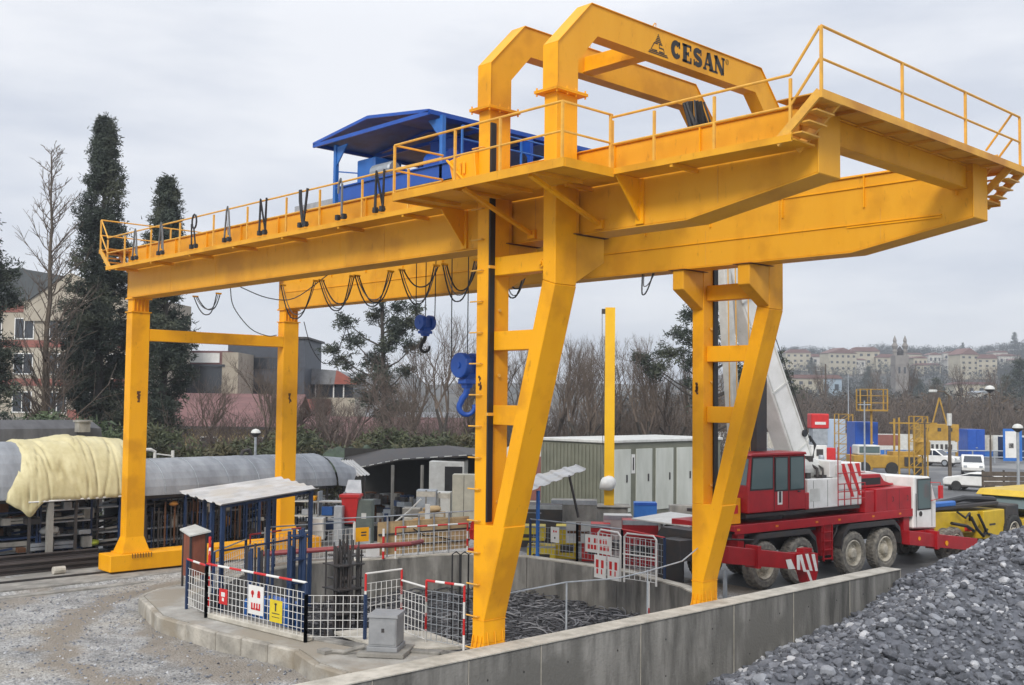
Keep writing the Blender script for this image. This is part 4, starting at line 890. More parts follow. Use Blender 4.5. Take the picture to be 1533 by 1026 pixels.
def bpt(s_, n_, y=1.49):
    p0, p1 = Vector((4.62, 0, 3.3)), Vector((1.38, 0, 9.3)); d = (p1 - p0).normalized(); q = p0 + d * s_ + Vector((d.z, 0, -d.x)) * n_; return (q.x, y, q.z)
m = MB()
for n_ in (-.40, .38): m.nxt().bar(bpt(.3, n_), bpt(6.7, n_ * .93), .02, .05)
for s_ in (.9, 3.2, 5.6): m.nxt().bar(bpt(s_, -.44, 1.485), bpt(s_, .44, 1.485), .03, .07)
K(m, 'stiffening_strip', 'whited', par=b1)
K(MB().bar(bpt(6.6, -.5, 1.44), bpt(6.6, .5, 1.44), .06, .22), 'section_collar', 'whited', par=b1)
# ================================================================ FENCES ROUND THE PIT
ZA = -.56
def mesh_panel(mb, a, b, z0, z1, sx=.155, sz=.17, r=.0052):
    a = Vector(a); b = Vector(b); Ln = (b - a).length; n = max(2, round(Ln / sx)); k = max(2, round((z1 - z0) / sz))
    for i in range(n + 1):
        p = a.lerp(b, i / n); mb.bar((p.x, p.y, z0), (p.x, p.y, z1), 2 * r, 2 * r)
    d = (b - a).normalized(); q = Vector((-d.y, d.x)) * .013
    for j in range(k + 1):
        z = z0 + (z1 - z0) * j / k; mb.bar((a.x + q.x, a.y + q.y, z), (b.x + q.x, b.y + q.y, z), 2 * r, 2 * r)
def striped(t, p, q, name, n=6, r=.028, first=0):
    p = Vector(p); q = Vector(q); m = MB()
    for i in range(n):
        m.m((i + first) % 2); m.tube([p.lerp(q, i / n), p.lerp(q, (i + 1) / n)], r, 8)
    m.build(name, ['redb', 'white'], t)
def post(t, x, y, z0, z1, m='blued', w=.06): MB().box(x - w / 2, x + w / 2, y - w / 2, y + w / 2, z0, z1).build('post', m, t)
def g2(px, py, z=ZA): v = at(px, py, z=z); return (v.x, v.y)
def fence(lab, pa, pb, h0, h1, z=ZA, top='striped', posts='blued', wire='white', n=6, grp='mesh barriers round the pit', ta=None):
    a, b = pa, pb; t = thing('mesh_barrier', lab, 'barrier', (a[0], a[1], z), 0, grp)
    m = MB(); mesh_panel(m, a, b, z + .12, z + h0 - .22 if top else z + h0 - .03); m.build('mesh', wire, t)
    if top == 'striped': striped(t, (a[0], a[1], z + (ta or h0)), (b[0], b[1], z + h0), 'top_rail', n)
    elif top: MB().tube([(a[0], a[1], z + h0), (b[0], b[1], z + h0)], .022, 8).build('top_rail', top, t)
    for (x, y) in (a, b):
        if posts == 'striped': striped(t, (x, y, z), (x, y, z + h0), 'post', 4, .026, 1)
        else: post(t, x, y, z, z + h0, posts)
    return t
A = g2(308, 925); B = g2(457, 962); A2 = g2(279, 912); C1 = g2(546, 962); D = g2(600, 952); E_ = g2(637, 966); F1 = g2(694, 976)
fence('long mesh barrier with striped top rail holding the white and yellow signs', A, B, 1.3, 1.3, n=8)
fence('short striped mesh barrier at the left tip of the apron, beside the plywood booth', A2, A, 1.25, 1.3, n=3)
fence('low white mesh barrier between the blue post and the small grey cabinet', B, C1, 1.05, 1.05, top=None, posts='blued')
fence('white mesh barrier with striped posts behind the small grey cabinet', C1, D, 1.5, 1.5, top='white', posts='striped')
fence('short white mesh barrier just right of the small grey cabinet', D, E_, 1.25, 1.25, top='white', posts='striped')
fence('mesh barrier with striped frame touching the near gantry leg', E_, F1, 1.4, 1.4, n=4, posts='striped', wire='steel')
def sign(lab, c, u, w, h, base, marks, mt='white', name='warning_sign', post_=None, n=None, grp=None, tilt=0):
    """flat sign: c centre, u horizontal direction"""
    c = Vector(c); u = Vector((u[0], u[1], 0)).normalized(); nn = Vector((u.y, -u.x, 0))
    t = thing(name, lab, 'sign', c - Vector((0, 0, h / 2)), 0, grp)
    def f(a, b, d): return c + u * a + Vector((0, 0, 1)) * b + nn * d
    m = MB(); m.hexa([f(-w / 2, -h / 2, 0), f(w / 2, -h / 2, 0), f(w / 2, -h / 2, .01), f(-w / 2, -h / 2, .01)], [f(-w / 2, h / 2, 0), f(w / 2, h / 2, 0), f(w / 2, h / 2, .01), f(-w / 2, h / 2, .01)]); m.build('board', base, t)
    for mm, items in marks:
        m = MB()
        for it in items:
            if it[0] == 'b': _, x0, x1, z0, z1 = it; m.hexa([f(x0 * w, z0 * h, .011), f(x1 * w, z0 * h, .011), f(x1 * w, z0 * h, .014), f(x0 * w, z0 * h, .014)], [f(x0 * w, z1 * h, .011), f(x1 * w, z1 * h, .011), f(x1 * w, z1 * h, .014), f(x0 * w, z1 * h, .014)])
            elif it[0] == 't':
                _, x, z, s_, tx = it; text_mesh(tx, s_ * h, lambda a, b, d: f(x * w + a, z * h + b, .012 + d), 'lettering', mm, t, .003, .008)
            else: _, x, z, r_ = it; m.tube([f(x * w, z * h, .011), f(x * w, z * h, .014)], r_ * h, 12)
        if m.v: m.build('mark', mm, t)
    return t
def on(a, b, px): # point of line ab under pixel column px
    a = Vector(a); b = Vector(b); best = None
    for k in range(401):
        q = a.lerp(b, k / 400); v = Vector((q.x, q.y, ZA + .6)) - CP; u = 766.5 + FPX * v.dot(RT) / v.dot(FW)
        if best is None or abs(u - px) < best[0]: best = (abs(u - px), q)
    return best[1]
dA = Vector(B) - Vector(A); nA = Vector((dA.y, -dA.x)).normalized() * .03
q = on(A, B, 336); sign('small red sign on the long barrier, left of the white one', (q.x + nA.x, q.y + nA.y, .05), dA, .34, .36, 'redb', [('white', [('b', -.22, .22, .0, .28), ('b', -.12, .12, -.3, -.08)])])
q = on(A, B, 385); sign('white sign with red pictograms in the middle of the long barrier', (q.x + nA.x, q.y + nA.y, .13), dA, .58, .66, 'white', [('redb', [('c', -.22, .24, .09), ('b', -.26, -.18, .08, .3), ('b', .1, .3, .1, .24), ('c', .2, .27, .08)] + [('b', -.3 + k * .17, -.2 + k * .17, -.34, -.1) for k in range(4)] + [('b', -.3, -.14, -.34, -.28), ('b', .0, .2, -.34, -.27)])])
q = on(A, B, 415); sign('yellow warning sign on the long barrier, right of the white one', (q.x + nA.x, q.y + nA.y, -.02), dA, .46, .5, mat('sign_yellow', (.75, .58, .02), .5), [('dark', [('b', -.06, .04, .0, .36), ('b', -.1, .08, .28, .36), ('b', -.3, .3, -.12, -.08), ('b', -.3, .3, -.28, -.25)])])
# striped post group at the left end of the front barrier
t = thing('striped_posts', 'pair of red and white striped posts beside the plywood booth', 'barrier', (A[0], A[1], ZA))
for dx, dy, z1 in ((0, .06, 1.5), (-.35, .25, 1.9), (-.7, .45, 1.2)): striped(t, (A[0] + dx, A[1] + dy, ZA), (A[0] + dx, A[1] + dy, ZA + z1), 'post', 6, .035, 1)
striped(t, (A[0], A[1] + .06, ZA + 1.5), (A[0] - .7, A[1] + .45, ZA + 1.75), 'rail', 4)
# grey cabinet
gx_, gy_ = g2(578, 978)
t = thing('junction_cabinet', 'small grey metal cabinet standing on a slab inside the kerb', 'cabinet', (gx_, gy_, ZA), R(38))
MB().box(-.5, .5, -.5, .5, .01, .1).build('plinth', 'conc', t, local=True, bevel=.01)
c = MB(); c.box(-.33, .33, -.36, .36, .1, .2); c.box(-.3, .3, -.32, .32, .2, .8); gm = mat('cabinet_grey', (.28, .29, .30), .5, (.22, .23, .24), 3); cb_ = c.build('body', gm, t, local=True, bevel=.01)
MB().hexa([(-.33, -.35, .8), (.33, -.35, .8), (.33, .35, .8), (-.33, .35, .8)], [(-.32, -.34, .86), (.32, -.34, .86), (.32, .34, .86), (-.32, .34, .86)]).build('lid', gm, t, local=True)
MB().box(-.27, .27, -.335, -.322, .25, .74).build('door', gm, t, local=True); MB().box(-.02, .04, -.345, -.336, .5, .58).build('handle', 'dark', t, local=True)
t2 = thing('base_slab', 'flat pale concrete slab lying behind the small grey cabinet', 'slab', (-2.6, .2, ZA + .005)); s = [g2(500, 950), g2(552, 968), g2(640, 976), g2(700, 972), g2(640, 950), g2(560, 944)]
MB().pz([(a, b) for a, b in s], ZA + .006, ZA + .07).build('slab', 'concl', t2)
p_ = g2(515, 980); tag(MB().tube([(p_[0] - .35, p_[1] - .2, ZA + .04), (p_[0], p_[1], ZA + .05), (p_[0] + .25, p_[1] + .35, ZA + .16)], .05, 7).box(p_[0] - .5, p_[0] - .2, p_[1] - .35, p_[1] - .1, ZA + .003, ZA + .08).build('pipe_offcut', 'conc', None), 'broken pipe end lying on the apron left of the grey cabinet', 'pipe')
# ---- plywood booth with white roof at far left of barrier
bx_ = Vector((-11.75, .35))
t = thing('plywood_booth', 'narrow red-brown plywood booth on legs with a small white roof', 'booth', (bx_.x, bx_.y, ZA - .1))
pw_m = mat('red_plywood', (.24, .075, .04), .7, (.16, .05, .03), 3, streak=(3, 3, .5))
rc = [at(269, 794, d=30.9), at(284, 804, d=30.2), at(316, 797, d=30.6), at(292, 787, d=31.3)]
cc_ = sum((Vector(q) for q in rc), Vector()) / 4; bc = [cc_.lerp(q, .72) for q in rc]
for q in bc: MB().box(q.x - .025, q.x + .025, q.y - .025, q.y + .025, -.9 if q.x < -12 else -.56, q.z - .03).build('leg', 'dark', t)
for (p, q), z0 in zip(((bc[0], bc[1]), (bc[1], bc[2]), (bc[2], bc[3])), (-.25, -.2, .1)): MB().hexa([(p.x, p.y, z0), (q.x, q.y, z0), (q.x - .02, q.y + .02, z0), (p.x - .02, p.y + .02, z0)], [(p.x, p.y, p.z - .06), (q.x, q.y, q.z - .06), (q.x - .02, q.y + .02, q.z - .06), (p.x - .02, p.y + .02, p.z - .06)]).build('panel', pw_m, t)
MB().hexa(rc, [q + Vector((0, 0, .04)) for q in rc]).build('roof', 'whited', t)
MB().hexa([(A[0] + .1, A[1] - .02, ZA + .005), (B[0], B[1] - .02, ZA + .005), (B[0], B[1] + .2, ZA + .005), (A[0] + .1, A[1] + .2, ZA + .005)], [(A[0] + .1, A[1] - .02, ZA + .13), (B[0], B[1] - .02, ZA + .13), (B[0], B[1] + .2, ZA + .13), (A[0] + .1, A[1] + .2, ZA + .13)]).build('base_baulk', 'concl', [q for q in COL.objects if q.name == 'mesh_barrier'][0], bevel=.02)
# ---- corrugated canopy on blue posts
def corr(mb, c0, c1, c2, c3, n=7, amp=.035, th=.012):
    """corrugated sheet; ribs run c0->c3 direction, waves along c0->c1"""
    c0, c1, c2, c3 = [Vector(v) for v in (c0, c1, c2, c3)]; k = n * 8; prev = None; up = (c1 - c0).cross(c3 - c0).normalized(); up = up if up.z > 0 else -up
    A_ = []; B_ = []
    for i in range(k + 1):
        t = i / k; ph = (t * n) % 1; h = amp * (1 if ph < .22 else 0 if .32 < ph < .9 else (.32 - ph) / .1 if ph <= .32 else (ph - .9) / .1)
        A_.append(c0.lerp(c1, t) + up * h); B_.append(c3.lerp(c2, t) + up * h)
    for i in range(k): mb.hexa([A_[i], A_[i + 1], B_[i + 1], B_[i]], [A_[i] + up * th, A_[i + 1] + up * th, B_[i + 1] + up * th, B_[i] + up * th])
cm = mat('white_corrugated_sheet', (.60, .60, .59), .45, (.42, .42, .41), 1.2, c3=(.5, .47, .42), s3=.8)
t = thing('sheet_canopy', 'white corrugated sheet canopy on navy posts over the left side of the pit', 'canopy', (-13, 3.2, -.5))
K0, K1, K2, K3 = at(268, 738, d=32.3), at(332, 758, d=29.8), at(478, 733, d=33.2), at(420, 716, d=35.7)
m = MB(); corr(m, K0, K1, K2, K3, 5, .045)
m.build('roof_sheet', cm, t)
def uv_(u, v_): return K0.lerp(K1, u).lerp(K3.lerp(K2, u), v_)
for u, v_ in ((.93, .04), (.55, .1), (.95, .93), (.1, .2), (.9, .5), (.1, .9)): p = uv_(u, v_); MB().box(p.x - .05, p.x + .05, p.y - .05, p.y + .05, -.9 if p.y < 1 and p.x > -11.5 or p.x < -13 else -1.9, p.z - .04).build('post', 'blued', t)
for u in (.08, .92): MB().bar(uv_(u, .03) - Vector((0, 0, .07)), uv_(u, .97) - Vector((0, 0, .07)), .06, .08).build('rafter', 'blued', t)
p, q = uv_(.93, .04), uv_(.95, .93); MB().bar((p.x, p.y, .55), (q.x, q.y, .6), .05).build('rail', 'blued', t)
# bundles of uprights in pit
def bundle(lab, x, y, n, z0, z1, mt, r=.035, sp=.22, seed=1):
    rs = random.Random(seed); m = MB()
    for i in range(n):
        dx, dy = rs.uniform(-sp, sp), rs.uniform(-sp, sp); m.nxt().tube([(x + dx, y + dy, z0), (x + dx + rs.uniform(-.04, .04), y + dy + rs.uniform(-.04, .04), z1 + rs.uniform(-.1, .1))], r, 7)
    t = thing('upright_bundle', lab, 'steel bars', (x, y, z0)); m.build('upright', mt, t); 
    for z in (np.arange(z0 + .4, z1 - .1, .6) if sp < .4 else ()): MB().box(x - sp - .04, x + sp + .04, y - sp - .04, y + sp + .04, z, z + .035).build('tie', mt, t)
v = at(420, 940, z=-1); bundle('tall navy blue steel uprights rising from the pit behind the yellow sign', v.x - .4, v.y + .7, 5, -2.2, 1.35, 'blued', .05, .15, 2)
bundle('dense black rebar cage standing in the pit beneath the canopy corner', -7.2, 1.7, 26, -2.2, 1.0, 'dark', .022, .34, 3)
bundle('rebar cage of black hooks left of the pit centre', -8.4, 2.6, 12, -2.2, 1.05, 'dark', .02, .3, 4)
m = MB()
for dx in (0, .16, .3): m.nxt().tube([(-6.0 + dx, 4.3 + dx, -1.9), (-6.0 + dx, 4.3 + dx, .75), (-5.93 + dx, 4.37 + dx, .82), (-5.86 + dx, 4.44 + dx, .75), (-5.86 + dx, 4.44 + dx, -1.9)], .022, 6)
t = thing('hairpin_bars', 'tall thin black hairpin bars standing up in the middle of the pit', 'steel bars', (-5.9, 4.4, -1.9)); m.build('bar', 'blk', t)
tag(MB().box(-10.2, -8.6, .6, 1.5, -1.4, -.55).build('blue_tank', 'bluel', None, bevel=.05), 'light blue plastic tank behind the long mesh barrier', 'tank')
tag(MB().tube([(-11.0, 1.6, .45), (-9.5, 3.5, .62), (-9.2, 5.4, .6), (-10, 6.5, .5)], .07, 8).build('red_pipe', mat('faded_red_pipe', (.28, .05, .05), .6), None), 'faded red pipe running behind the canopy posts', 'pipe')
# ---- rope rail along the runway wall
t = thing('wire_rope_rail', 'thin grey wire rope rail on posts along the runway wall', 'railing', (-.06, 5, 0))
for px, y in ((848, 2.4), (967, 5.07)): MB().tube([(-.06, y, -.5), (-.06, y, .98)], .02, 7).build('post', 'steel', t)
MB().tube([(-.05, .6, .95), (-.06, 2.4, .99), (-.06, 4.0, .9), (-.06, 5.07, .95), (-.1, 6.4, 1.05), (-.1, 7.0, 1.3)], .016, 6).build('rope', 'steel', t)
striped(t, (-.14, 5.2, -.5), (-.14, 5.2, .7), 'post', 2, .03)
# ================================================================ BACK EDGE OF PIT
hb_ = [(-13.2, 5.2), (-11.9, 9.9), (-10.0, 11.15)]
t = thing('plywood_hoarding', 'long low tan plywood hoarding behind the rear pit wall', 'hoarding', (-12.7, 8, -.4)); ply = mat('plywood_tan', (.50, .36, .19), .8, (.38, .26, .13), 1.6, streak=(1, 1, 4))
a = Vector((-12.9, 7.0)); b = Vector((-12.5, 10.6)); e = (b - a) / 6; nrm = Vector((e.y, -e.x)).normalized()
for i in range(6):
    p = a + e * i; q = a + e * (i + .985); m = MB(); m.hexa([(p.x, p.y, -.3), (q.x, q.y, -.3), (q.x - nrm.x * .03, q.y - nrm.y * .03, -.3), (p.x - nrm.x * .03, p.y - nrm.y * .03, -.3)], [(p.x, p.y, .78 - i * .01), (q.x, q.y, .78 - i * .01), (q.x - nrm.x * .03, q.y - nrm.y * .03, .78), (p.x - nrm.x * .03, p.y - nrm.y * .03, .78)]); m.build('board', ply, t)
for z in (-.05, .35): MB().hexa([(a.x + .01, a.y, z), (b.x + .01, b.y, z), (b.x + .05, b.y, z), (a.x + .05, a.y, z)], [(a.x + .01, a.y, z + .05), (b.x + .01, b.y, z + .05), (b.x + .05, b.y, z + .05), (a.x + .05, a.y, z + .05)]).build('batten', 'dark', t)
MB().tube([(-12.7, 8.3, .5), (-12.65, 8.7, .25), (-12.6, 9.2, .2), (-12.5, 9.8, .02), (-12.4, 10.1, -.05)], .02, 5).build('cable', 'cab', t)
for i in range(5): p = a + e * (i + .5); MB().box(p.x + .05, p.x + .09, p.y - .02, p.y + .02, -.4, .95).build('rail_post', 'steel', t)
MB().tube([(-13.2, 5.2, .98), (-12.75, 7.0, .98), (-12.3, 10.7, .98), (-10.3, 11.9, .98)], .02, 6).build('top_rail', 'steel', t)
fence('mesh barrier along the left rim of the pit behind the plywood booth', (-11.3, .3), (-13.1, 2.3), 1.15, 1.15, top='steel', posts='blued')
fence('striped mesh barrier in front of the tan hoarding', (-12.35, 7.3), (-11.8, 9.9), 1.0, 1.0, z=-.36, posts='striped', n=7)
fence('second striped mesh barrier standing on the left rim of the pit', (-13.2, 2.5), (-13.75, 4.6), 1.1, 1.1, z=-.4, posts='striped', n=5)
bundle('loose black bars leaning in the left end of the pit', -10.6, 1.2, 9, -2.2, .7, 'dark', .03, .5, 12)
bundle('thin navy scaffold tubes standing behind the long mesh barrier', -8.9, .6, 6, -2.2, .9, 'blued', .04, .6, 13)
fence('white mesh barrier on the rear pit wall left of the tan hoarding', (-13.5, 3.2), (-13.1, 6.2), 1.2, 1.2, z=-.36, top='steel', posts='white')
sign('yellow sign hanging on the rear barrier beside the tan hoarding', (-12.8, 6.3, .45), (.1, 1), .48, .45, M['yel'], [('dark', [('b', -.1, .3, .1, .2), ('b', -.1, .3, -.1, 0)])])
sign('blank white sign on the rear barrier below the yellow sign', (-12.7, 6.65, -.05), (.1, 1), .5, .42, 'white', [])
t = thing('striped_post', 'red and white post standing between the mesh and the tan hoarding', 'post', (-12.6, 7.0, -.36)); striped(t, (-12.6, 7.0, -.36), (-12.6, 7.0, .6), 'shaft', 4, .04)
# red valve stand
rvx, rvy = -12.1, 10.9
t = thing('red_valve_stand', 'bright red cast valve stand behind the rear pit wall', 'machine', (rvx, rvy, -.4))
MB().box(rvx - .35, rvx + .35, rvy - .4, rvy + .4, -.38, -.3).build('base', 'redb', t); MB().box(rvx - .13, rvx + .13, rvy - .15, rvy + .15, -.3, .3).hexa([(rvx - .1, rvy - .55, .05), (rvx + .1, rvy - .55, .05), (rvx + .1, rvy - .1, -.1), (rvx - .1, rvy - .1, -.1)], [(rvx - .1, rvy - .6, .4), (rvx + .1, rvy - .6, .4), (rvx + .1, rvy - .1, .3), (rvx - .1, rvy - .1, .3)]).build('column', 'redb', t, bevel=.02)
MB().lathe([(0, -.4), (.24, -.4), (.27, -.3), (.27, .3), (.24, .4), (0, .4)], (rvx, rvy, .45), 'y', 16).build('head', 'redb', t)
def barrel(lab, x, y, z, mt, r=.28, h=.85, grp=None, name='barrel', sq=False):
    t = thing(name, lab, 'barrel', (x, y, z), 0, grp); MB().lathe([(0, 0), (r, 0), (r, h * .3), (r * 1.03, h * .33), (r, h * .36), (r, h * .64), (r * 1.03, h * .67), (r, h * .7), (r, h), (r * .95, h), (r * .95, h - .02), (0, h - .02)], (x, y, z), 'z', 20).build('drum', mt, t); MB().lathe([(.04, h - .02), (.04, h + .01), (0, h + .01)], (x + r * .5, y, z), 'z', 8).build('bung', 'dark', t)
barrel('blue barrel behind the red valve stand', -12.2, 12.3, -.8, 'blue')
# ================================================================ LEFT SHEDS
slate = mat('grey_felt_roof', (.30, .32, .345), .75, (.20, .215, .235), .9, bump=.3, bscale=10, streak=(1, 2.5, 1))
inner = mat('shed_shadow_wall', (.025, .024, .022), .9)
def barrel_roof(mb, x0, x1, y0, y1, z0, h, th=.04, n=14):
    pts = []
    for i in range(n + 1):
        a = math.pi * i / n; pts.append(((x0 + x1) / 2 + (x1 - x0) / 2 * math.cos(a), z0 + h * math.sin(a)))
    for (a, b), (c, d) in zip(pts[:-1], pts[1:]): mb.hexa([(a, y0, b), (a, y1, b), (c, y1, d), (c, y0, d)], [(a, y0, b + th), (a, y1, b + th), (c, y1, d + th), (c, y0, d + th)])
def open_shed(lab, y0, y1, zr, h, front=-20.4, back=-23.6, seed=1, seams=True):
    t = thing('storage_shed', lab, 'shed', ((front + back) / 2, (y0 + y1) / 2, -.8)); rs = random.Random(seed)
    m = MB(); barrel_roof(m, back - .1, front + .15, y0, y1, zr, h); m.build('roof', slate, t, smooth=False)
    if seams:
        m = MB()
        for y in np.arange(y0 + .8, y1, 1.25):
            m.nxt(); barrel_roof(m, back - .11, front + .16, y, y + .03, zr + .005, h + .003, .045)
        m.build('roof_seam', 'steel', t)
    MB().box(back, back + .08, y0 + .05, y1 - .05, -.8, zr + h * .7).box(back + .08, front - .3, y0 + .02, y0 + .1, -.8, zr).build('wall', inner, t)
    k = 0
    for y in np.arange(y0 + .15, y1, 1.5): MB().box(front - .06, front + .02, y - .04, y + .04, -.8, zr).build('post', rs.choice(['dark', 'blued', 'dark']), t)
    MB().box(front - .05, front, y0, y1, zr - .12, zr - .02).build('eaves_beam', 'dark', t)
    return t
open_shed('open storage shed at the far left, arched grey roof partly under a yellow tarpaulin', -9, 2.3, 1.45, 1.75, seams=False, seed=2)
open_shed('open storage shed with a long arched grey roof right of the left gantry leg', 2.4, 10.4, 1.35, 1.15, seed=5)
tag(MB().hexa([(-24.3, -9, 2.3), (-22.6, -9, 2.3), (-22.6, 2.0, 2.3), (-24.3, 2.0, 2.3)], [(-24.0, -9, 3.95), (-23.0, -9, 3.62), (-23.0, 2.0, 3.62), (-24.0, 2.0, 3.9)]).build('flat_roof_hut', mat('dark_felt', (.10, .10, .105), .8, (.06, .06, .063), 1, streak=(1, 3, 1)), None), 'low dark felt-roofed hut rising behind the left arched shed', 'hut')
tag(MB().box(-22.9, -22.5, 1.0, 1.4, 3.5, 3.85).box(-22.95, -22.45, .95, 1.45, 3.852, 3.92).build('chimney_pot', 'conc', None), 'small grey flue on the dark hut roof', 'flue')
t = thing('roof_vent', 'pair of white bent pipe vents on the arched roof', 'vent', (-22, 4.2, 2.5))
MB().tube([(-22, 3.6, 2.5), (-22, 3.6, 2.78), (-22, 3.45, 2.85), (-22, 3.1, 2.86)], .06, 8).build('pipe', 'whited', t); MB().tube([(-22, 4.3, 2.5), (-22, 4.3, 2.8)], .06, 8).tube([(-22, 3.6, 2.7), (-22, 4.3, 2.6)], .03, 6).build('pipe', 'whited', t)
tag(MB().tube([(-22, 7.1, 2.48), (-22, 7.2, 2.7), (-22, 7.45, 2.75), (-22, 7.6, 2.48)], .07, 8).build('roof_cowl', 'dark', None), 'dark cowl on the arched roof beside the rear left leg', 'vent')
# tarpaulin over the left shed roof
m = MB(); ny, na = 90, 44
for j in range(ny):
    for i in range(na):
        y = -2.15 + 4.35 * j / (ny - 1); u = i / (na - 1); a = math.pi * (1 - 1.0 * u)
        g_ = min(1, ((y + 2.15) / .75)) ** .45 if y < -1.4 else 1
        f1 = noise.noise(Vector((u * 3.2, y * 1.1, 1))); f2 = abs(noise.noise(Vector((u * 2.2 + y * 1.8, y * 2.4 - u, 5)))); f3 = abs(noise.noise(Vector((u * 7, y * 5, 8))))
        r_ = 1.02 + .03 * f1 - .05 * (1 - min(1, f2 * 9)) * .8 - .02 * (1 - min(1, f3 * 4)) * .5
        x = -22.02 + 1.9 * math.cos(a) * r_; z = 1.44 + 1.84 * math.sin(a) * r_ * g_ + .16 * math.exp(-((y - .3) / .7) ** 2) * math.sin(a)
        hem = max(0, (u - .86) / .14)
        z -= hem * (.06 + .05 * noise.noise(Vector((y * 2.5, 7, 7))) + (.5 * math.exp(-((y + 1.45) / .28) ** 2)) + .12 * math.exp(-((y + 1.9) / .2) ** 2))
        if y < -1.2: y += .10 * noise.noise(Vector((u * 9, 2, 2))) * (-1.2 - y) ; x += .05 * math.sin(u * 26) * (-1.2 - y) * math.sin(math.pi * min(1, u + .1))
        m.v.append((x, y, z))
for j in range(ny - 1):
    for i in range(na - 1): m.f.append((j * na + i, j * na + i + 1, (j + 1) * na + i + 1, (j + 1) * na + i)); m.mi.append(0)
o_ = m.build('tarpaulin', mat('yellow_tarpaulin', (.64, .58, .34), .5, (.50, .44, .23), 1.6, bump=.5, bscale=3.5), None, smooth=True); tag(o_, 'pale yellow crumpled tarpaulin draped over the left arched roof', 'tarpaulin')
so_ = o_.modifiers.new('t', 'SOLIDIFY'); so_.thickness = .012
MB().tube([(-20.12, -1.5, 1.36), (-20.12, 2.1, 1.40)], .03, 6).build('batten', 'white', o_, org=None)
# racks and stored goods under the sheds
rs = random.Random(21)
def rack(lab, y0, y1, x=-21.0, mt='blued', levels=(-.35, .1, .55, .95), dpt=.7):
    t = thing('storage_rack', lab, 'rack', (x, (y0 + y1) / 2, -.8))
    for y in (y0, y1): MB().box(x, x + .06, y - .03, y + .03, -.8, 1.25).box(x - dpt, x - dpt + .06, y - .03, y + .03, -.8, 1.25).build('post', mt, t)
    for z in levels: MB().box(x - dpt, x + .05, y0 + .035, y1 - .035, z, z + .05).build('shelf', 'steel' if rs.random() < .5 else mt, t)
    return t
for i, (lab, y0, y1, mt) in enumerate((('navy rack at the far left edge under the arched shed', -4.2, -2.6, 'bluel'), ('navy rack left of the concrete shed post', -2.5, -.9, 'blued'), ('storage rack just left of the left gantry leg', -.8, .9, 'blued'), ('storage rack behind the left gantry leg', 1.1, 2.2, 'dark'), ('dark tool rack just right of the left gantry leg', 2.7, 4.6, 'dark'), ('dark tool rack in the middle of the right arched shed', 4.8, 6.6, 'dark'), ('dark tool rack beside the rear left leg', 6.8, 8.4, 'blued'))):
    rack(lab, y0, y1, mt=mt)
def goods(lab, x, y, z, sx, sy, sz, mt, name='crate', kind='crate'):
    t = thing(name, lab, kind, (x, y, z)); n_ = max(2, int(sz / .12))
    for k in range(n_): MB().box(x - sx / 2 + rs.uniform(-.02, .02), x + sx / 2, y - sy / 2 + rs.uniform(-.03, .03), y + sy / 2, z + k * sz / n_, z + (k + .8) * sz / n_).build('plank', mt, t)
goods('stack of grey boards on the lowest rack shelf at left', -21.2, -1.8, -.29, .6, 1.3, .35, 'conc'); goods('pale timber stack on the upper rack shelf at left', -21.2, -1.6, .61, .6, 1.5, .2, 'concl'); goods('thin stack of grey slats left of the leg', -21.1, -.4, -.29, .6, 1.4, .25, 'steel')
for k, (px_, py_, mt, lab, s_) in enumerate(((415, 672, 'whited', 'small white sack on the left rack', .25), (160, 690, 'bluel', 'blue sheet bundle low on the left rack', .3), (150, 680, 'yel', 'yellow-green bundle on the left rack', .2))): pass
bm_ = MB()
def lump(lab, x, y, z, s_, mt, name='sack', cat='sack', flat=.6):
    v = IV.copy(); v = v * np.array([s_, s_ * 1.3, s_ * flat]) + np.array([[noise.noise(Vector((a * 1.5 + x, b * 1.5, c * 1.5))) * s_ * .25] * 3 for a, b, c in IV.tolist()]); v += np.array([x, y, z + s_ * flat])
    mb = MB(); mb.v = v.tolist(); mb.f = IF.tolist(); mb.mi = [0] * len(mb.f); return tag(mb.build(name, mt, None, smooth=True), lab, cat)
lump('rumpled white sack on the left storage rack', -20.95, -.5, .16, .26, 'whited'); lump('blue plastic bundle low on the left storage rack', -20.8, .3, -.75, .3, 'bluel', 'plastic_bundle', 'bundle', .4); lump('yellow-green bundle beside the left gantry leg', -20.9, .9, -.3, .22, mat('lime_bundle', (.35, .4, .03), .6), 'plastic_bundle', 'bundle', .5)
lump('orange bundle hanging in the dark shed bay', -20.8, 5.9, .0, .16, mat('orange_bundle', (.5, .22, .04), .6), 'bundle', 'bundle', 1.2); lump('small orange bundle in the first dark bay', -20.6, 3.7, .9, .13, bpy.data.materials['orange_bundle'], 'bundle', 'bundle', .7)
m = MB()
t = thing('tool_row', 'row of dark hanging tools and rods inside the right arched shed', 'tools', (-20.6, 5.5, -.8))
for k in range(60):
    y = 2.6 + k * .125 + rs.uniform(-.04, .04); MB().box(-20.62, -20.59, y, y + rs.uniform(.02, .06), -.7 + rs.random() * .3, .5 + rs.random() * .75).build('rod', rs.choice(['dark', 'dark', 'grime', 'blued']), t)
m = MB(); rs = random.Random(33); rl_0, rl_1 = at(540, 702, d=49), at(700, 684, d=46)
for k in range(420):
    y = rs.uniform(-8.5, 10.0); x = rs.uniform(-23.2, -20.8); z = rs.choice([-.78, -.3, .15, .6, 1.0]); m.m(rs.choice([0, 0, 1, 2, 3, 4, 5]))
    if rs.random() < .45: m.bar((x, y, z + .08), (x + rs.uniform(-.3, .3), y + rs.uniform(.4, 1.8), z + .08 + rs.uniform(-.02, .25)), rs.uniform(.03, .09))
    else: sx, sy, sz = rs.uniform(.1, .4), rs.uniform(.1, .45), rs.uniform(.06, .38); m.box(x, x + sx, y, y + sy, z, z + sz)
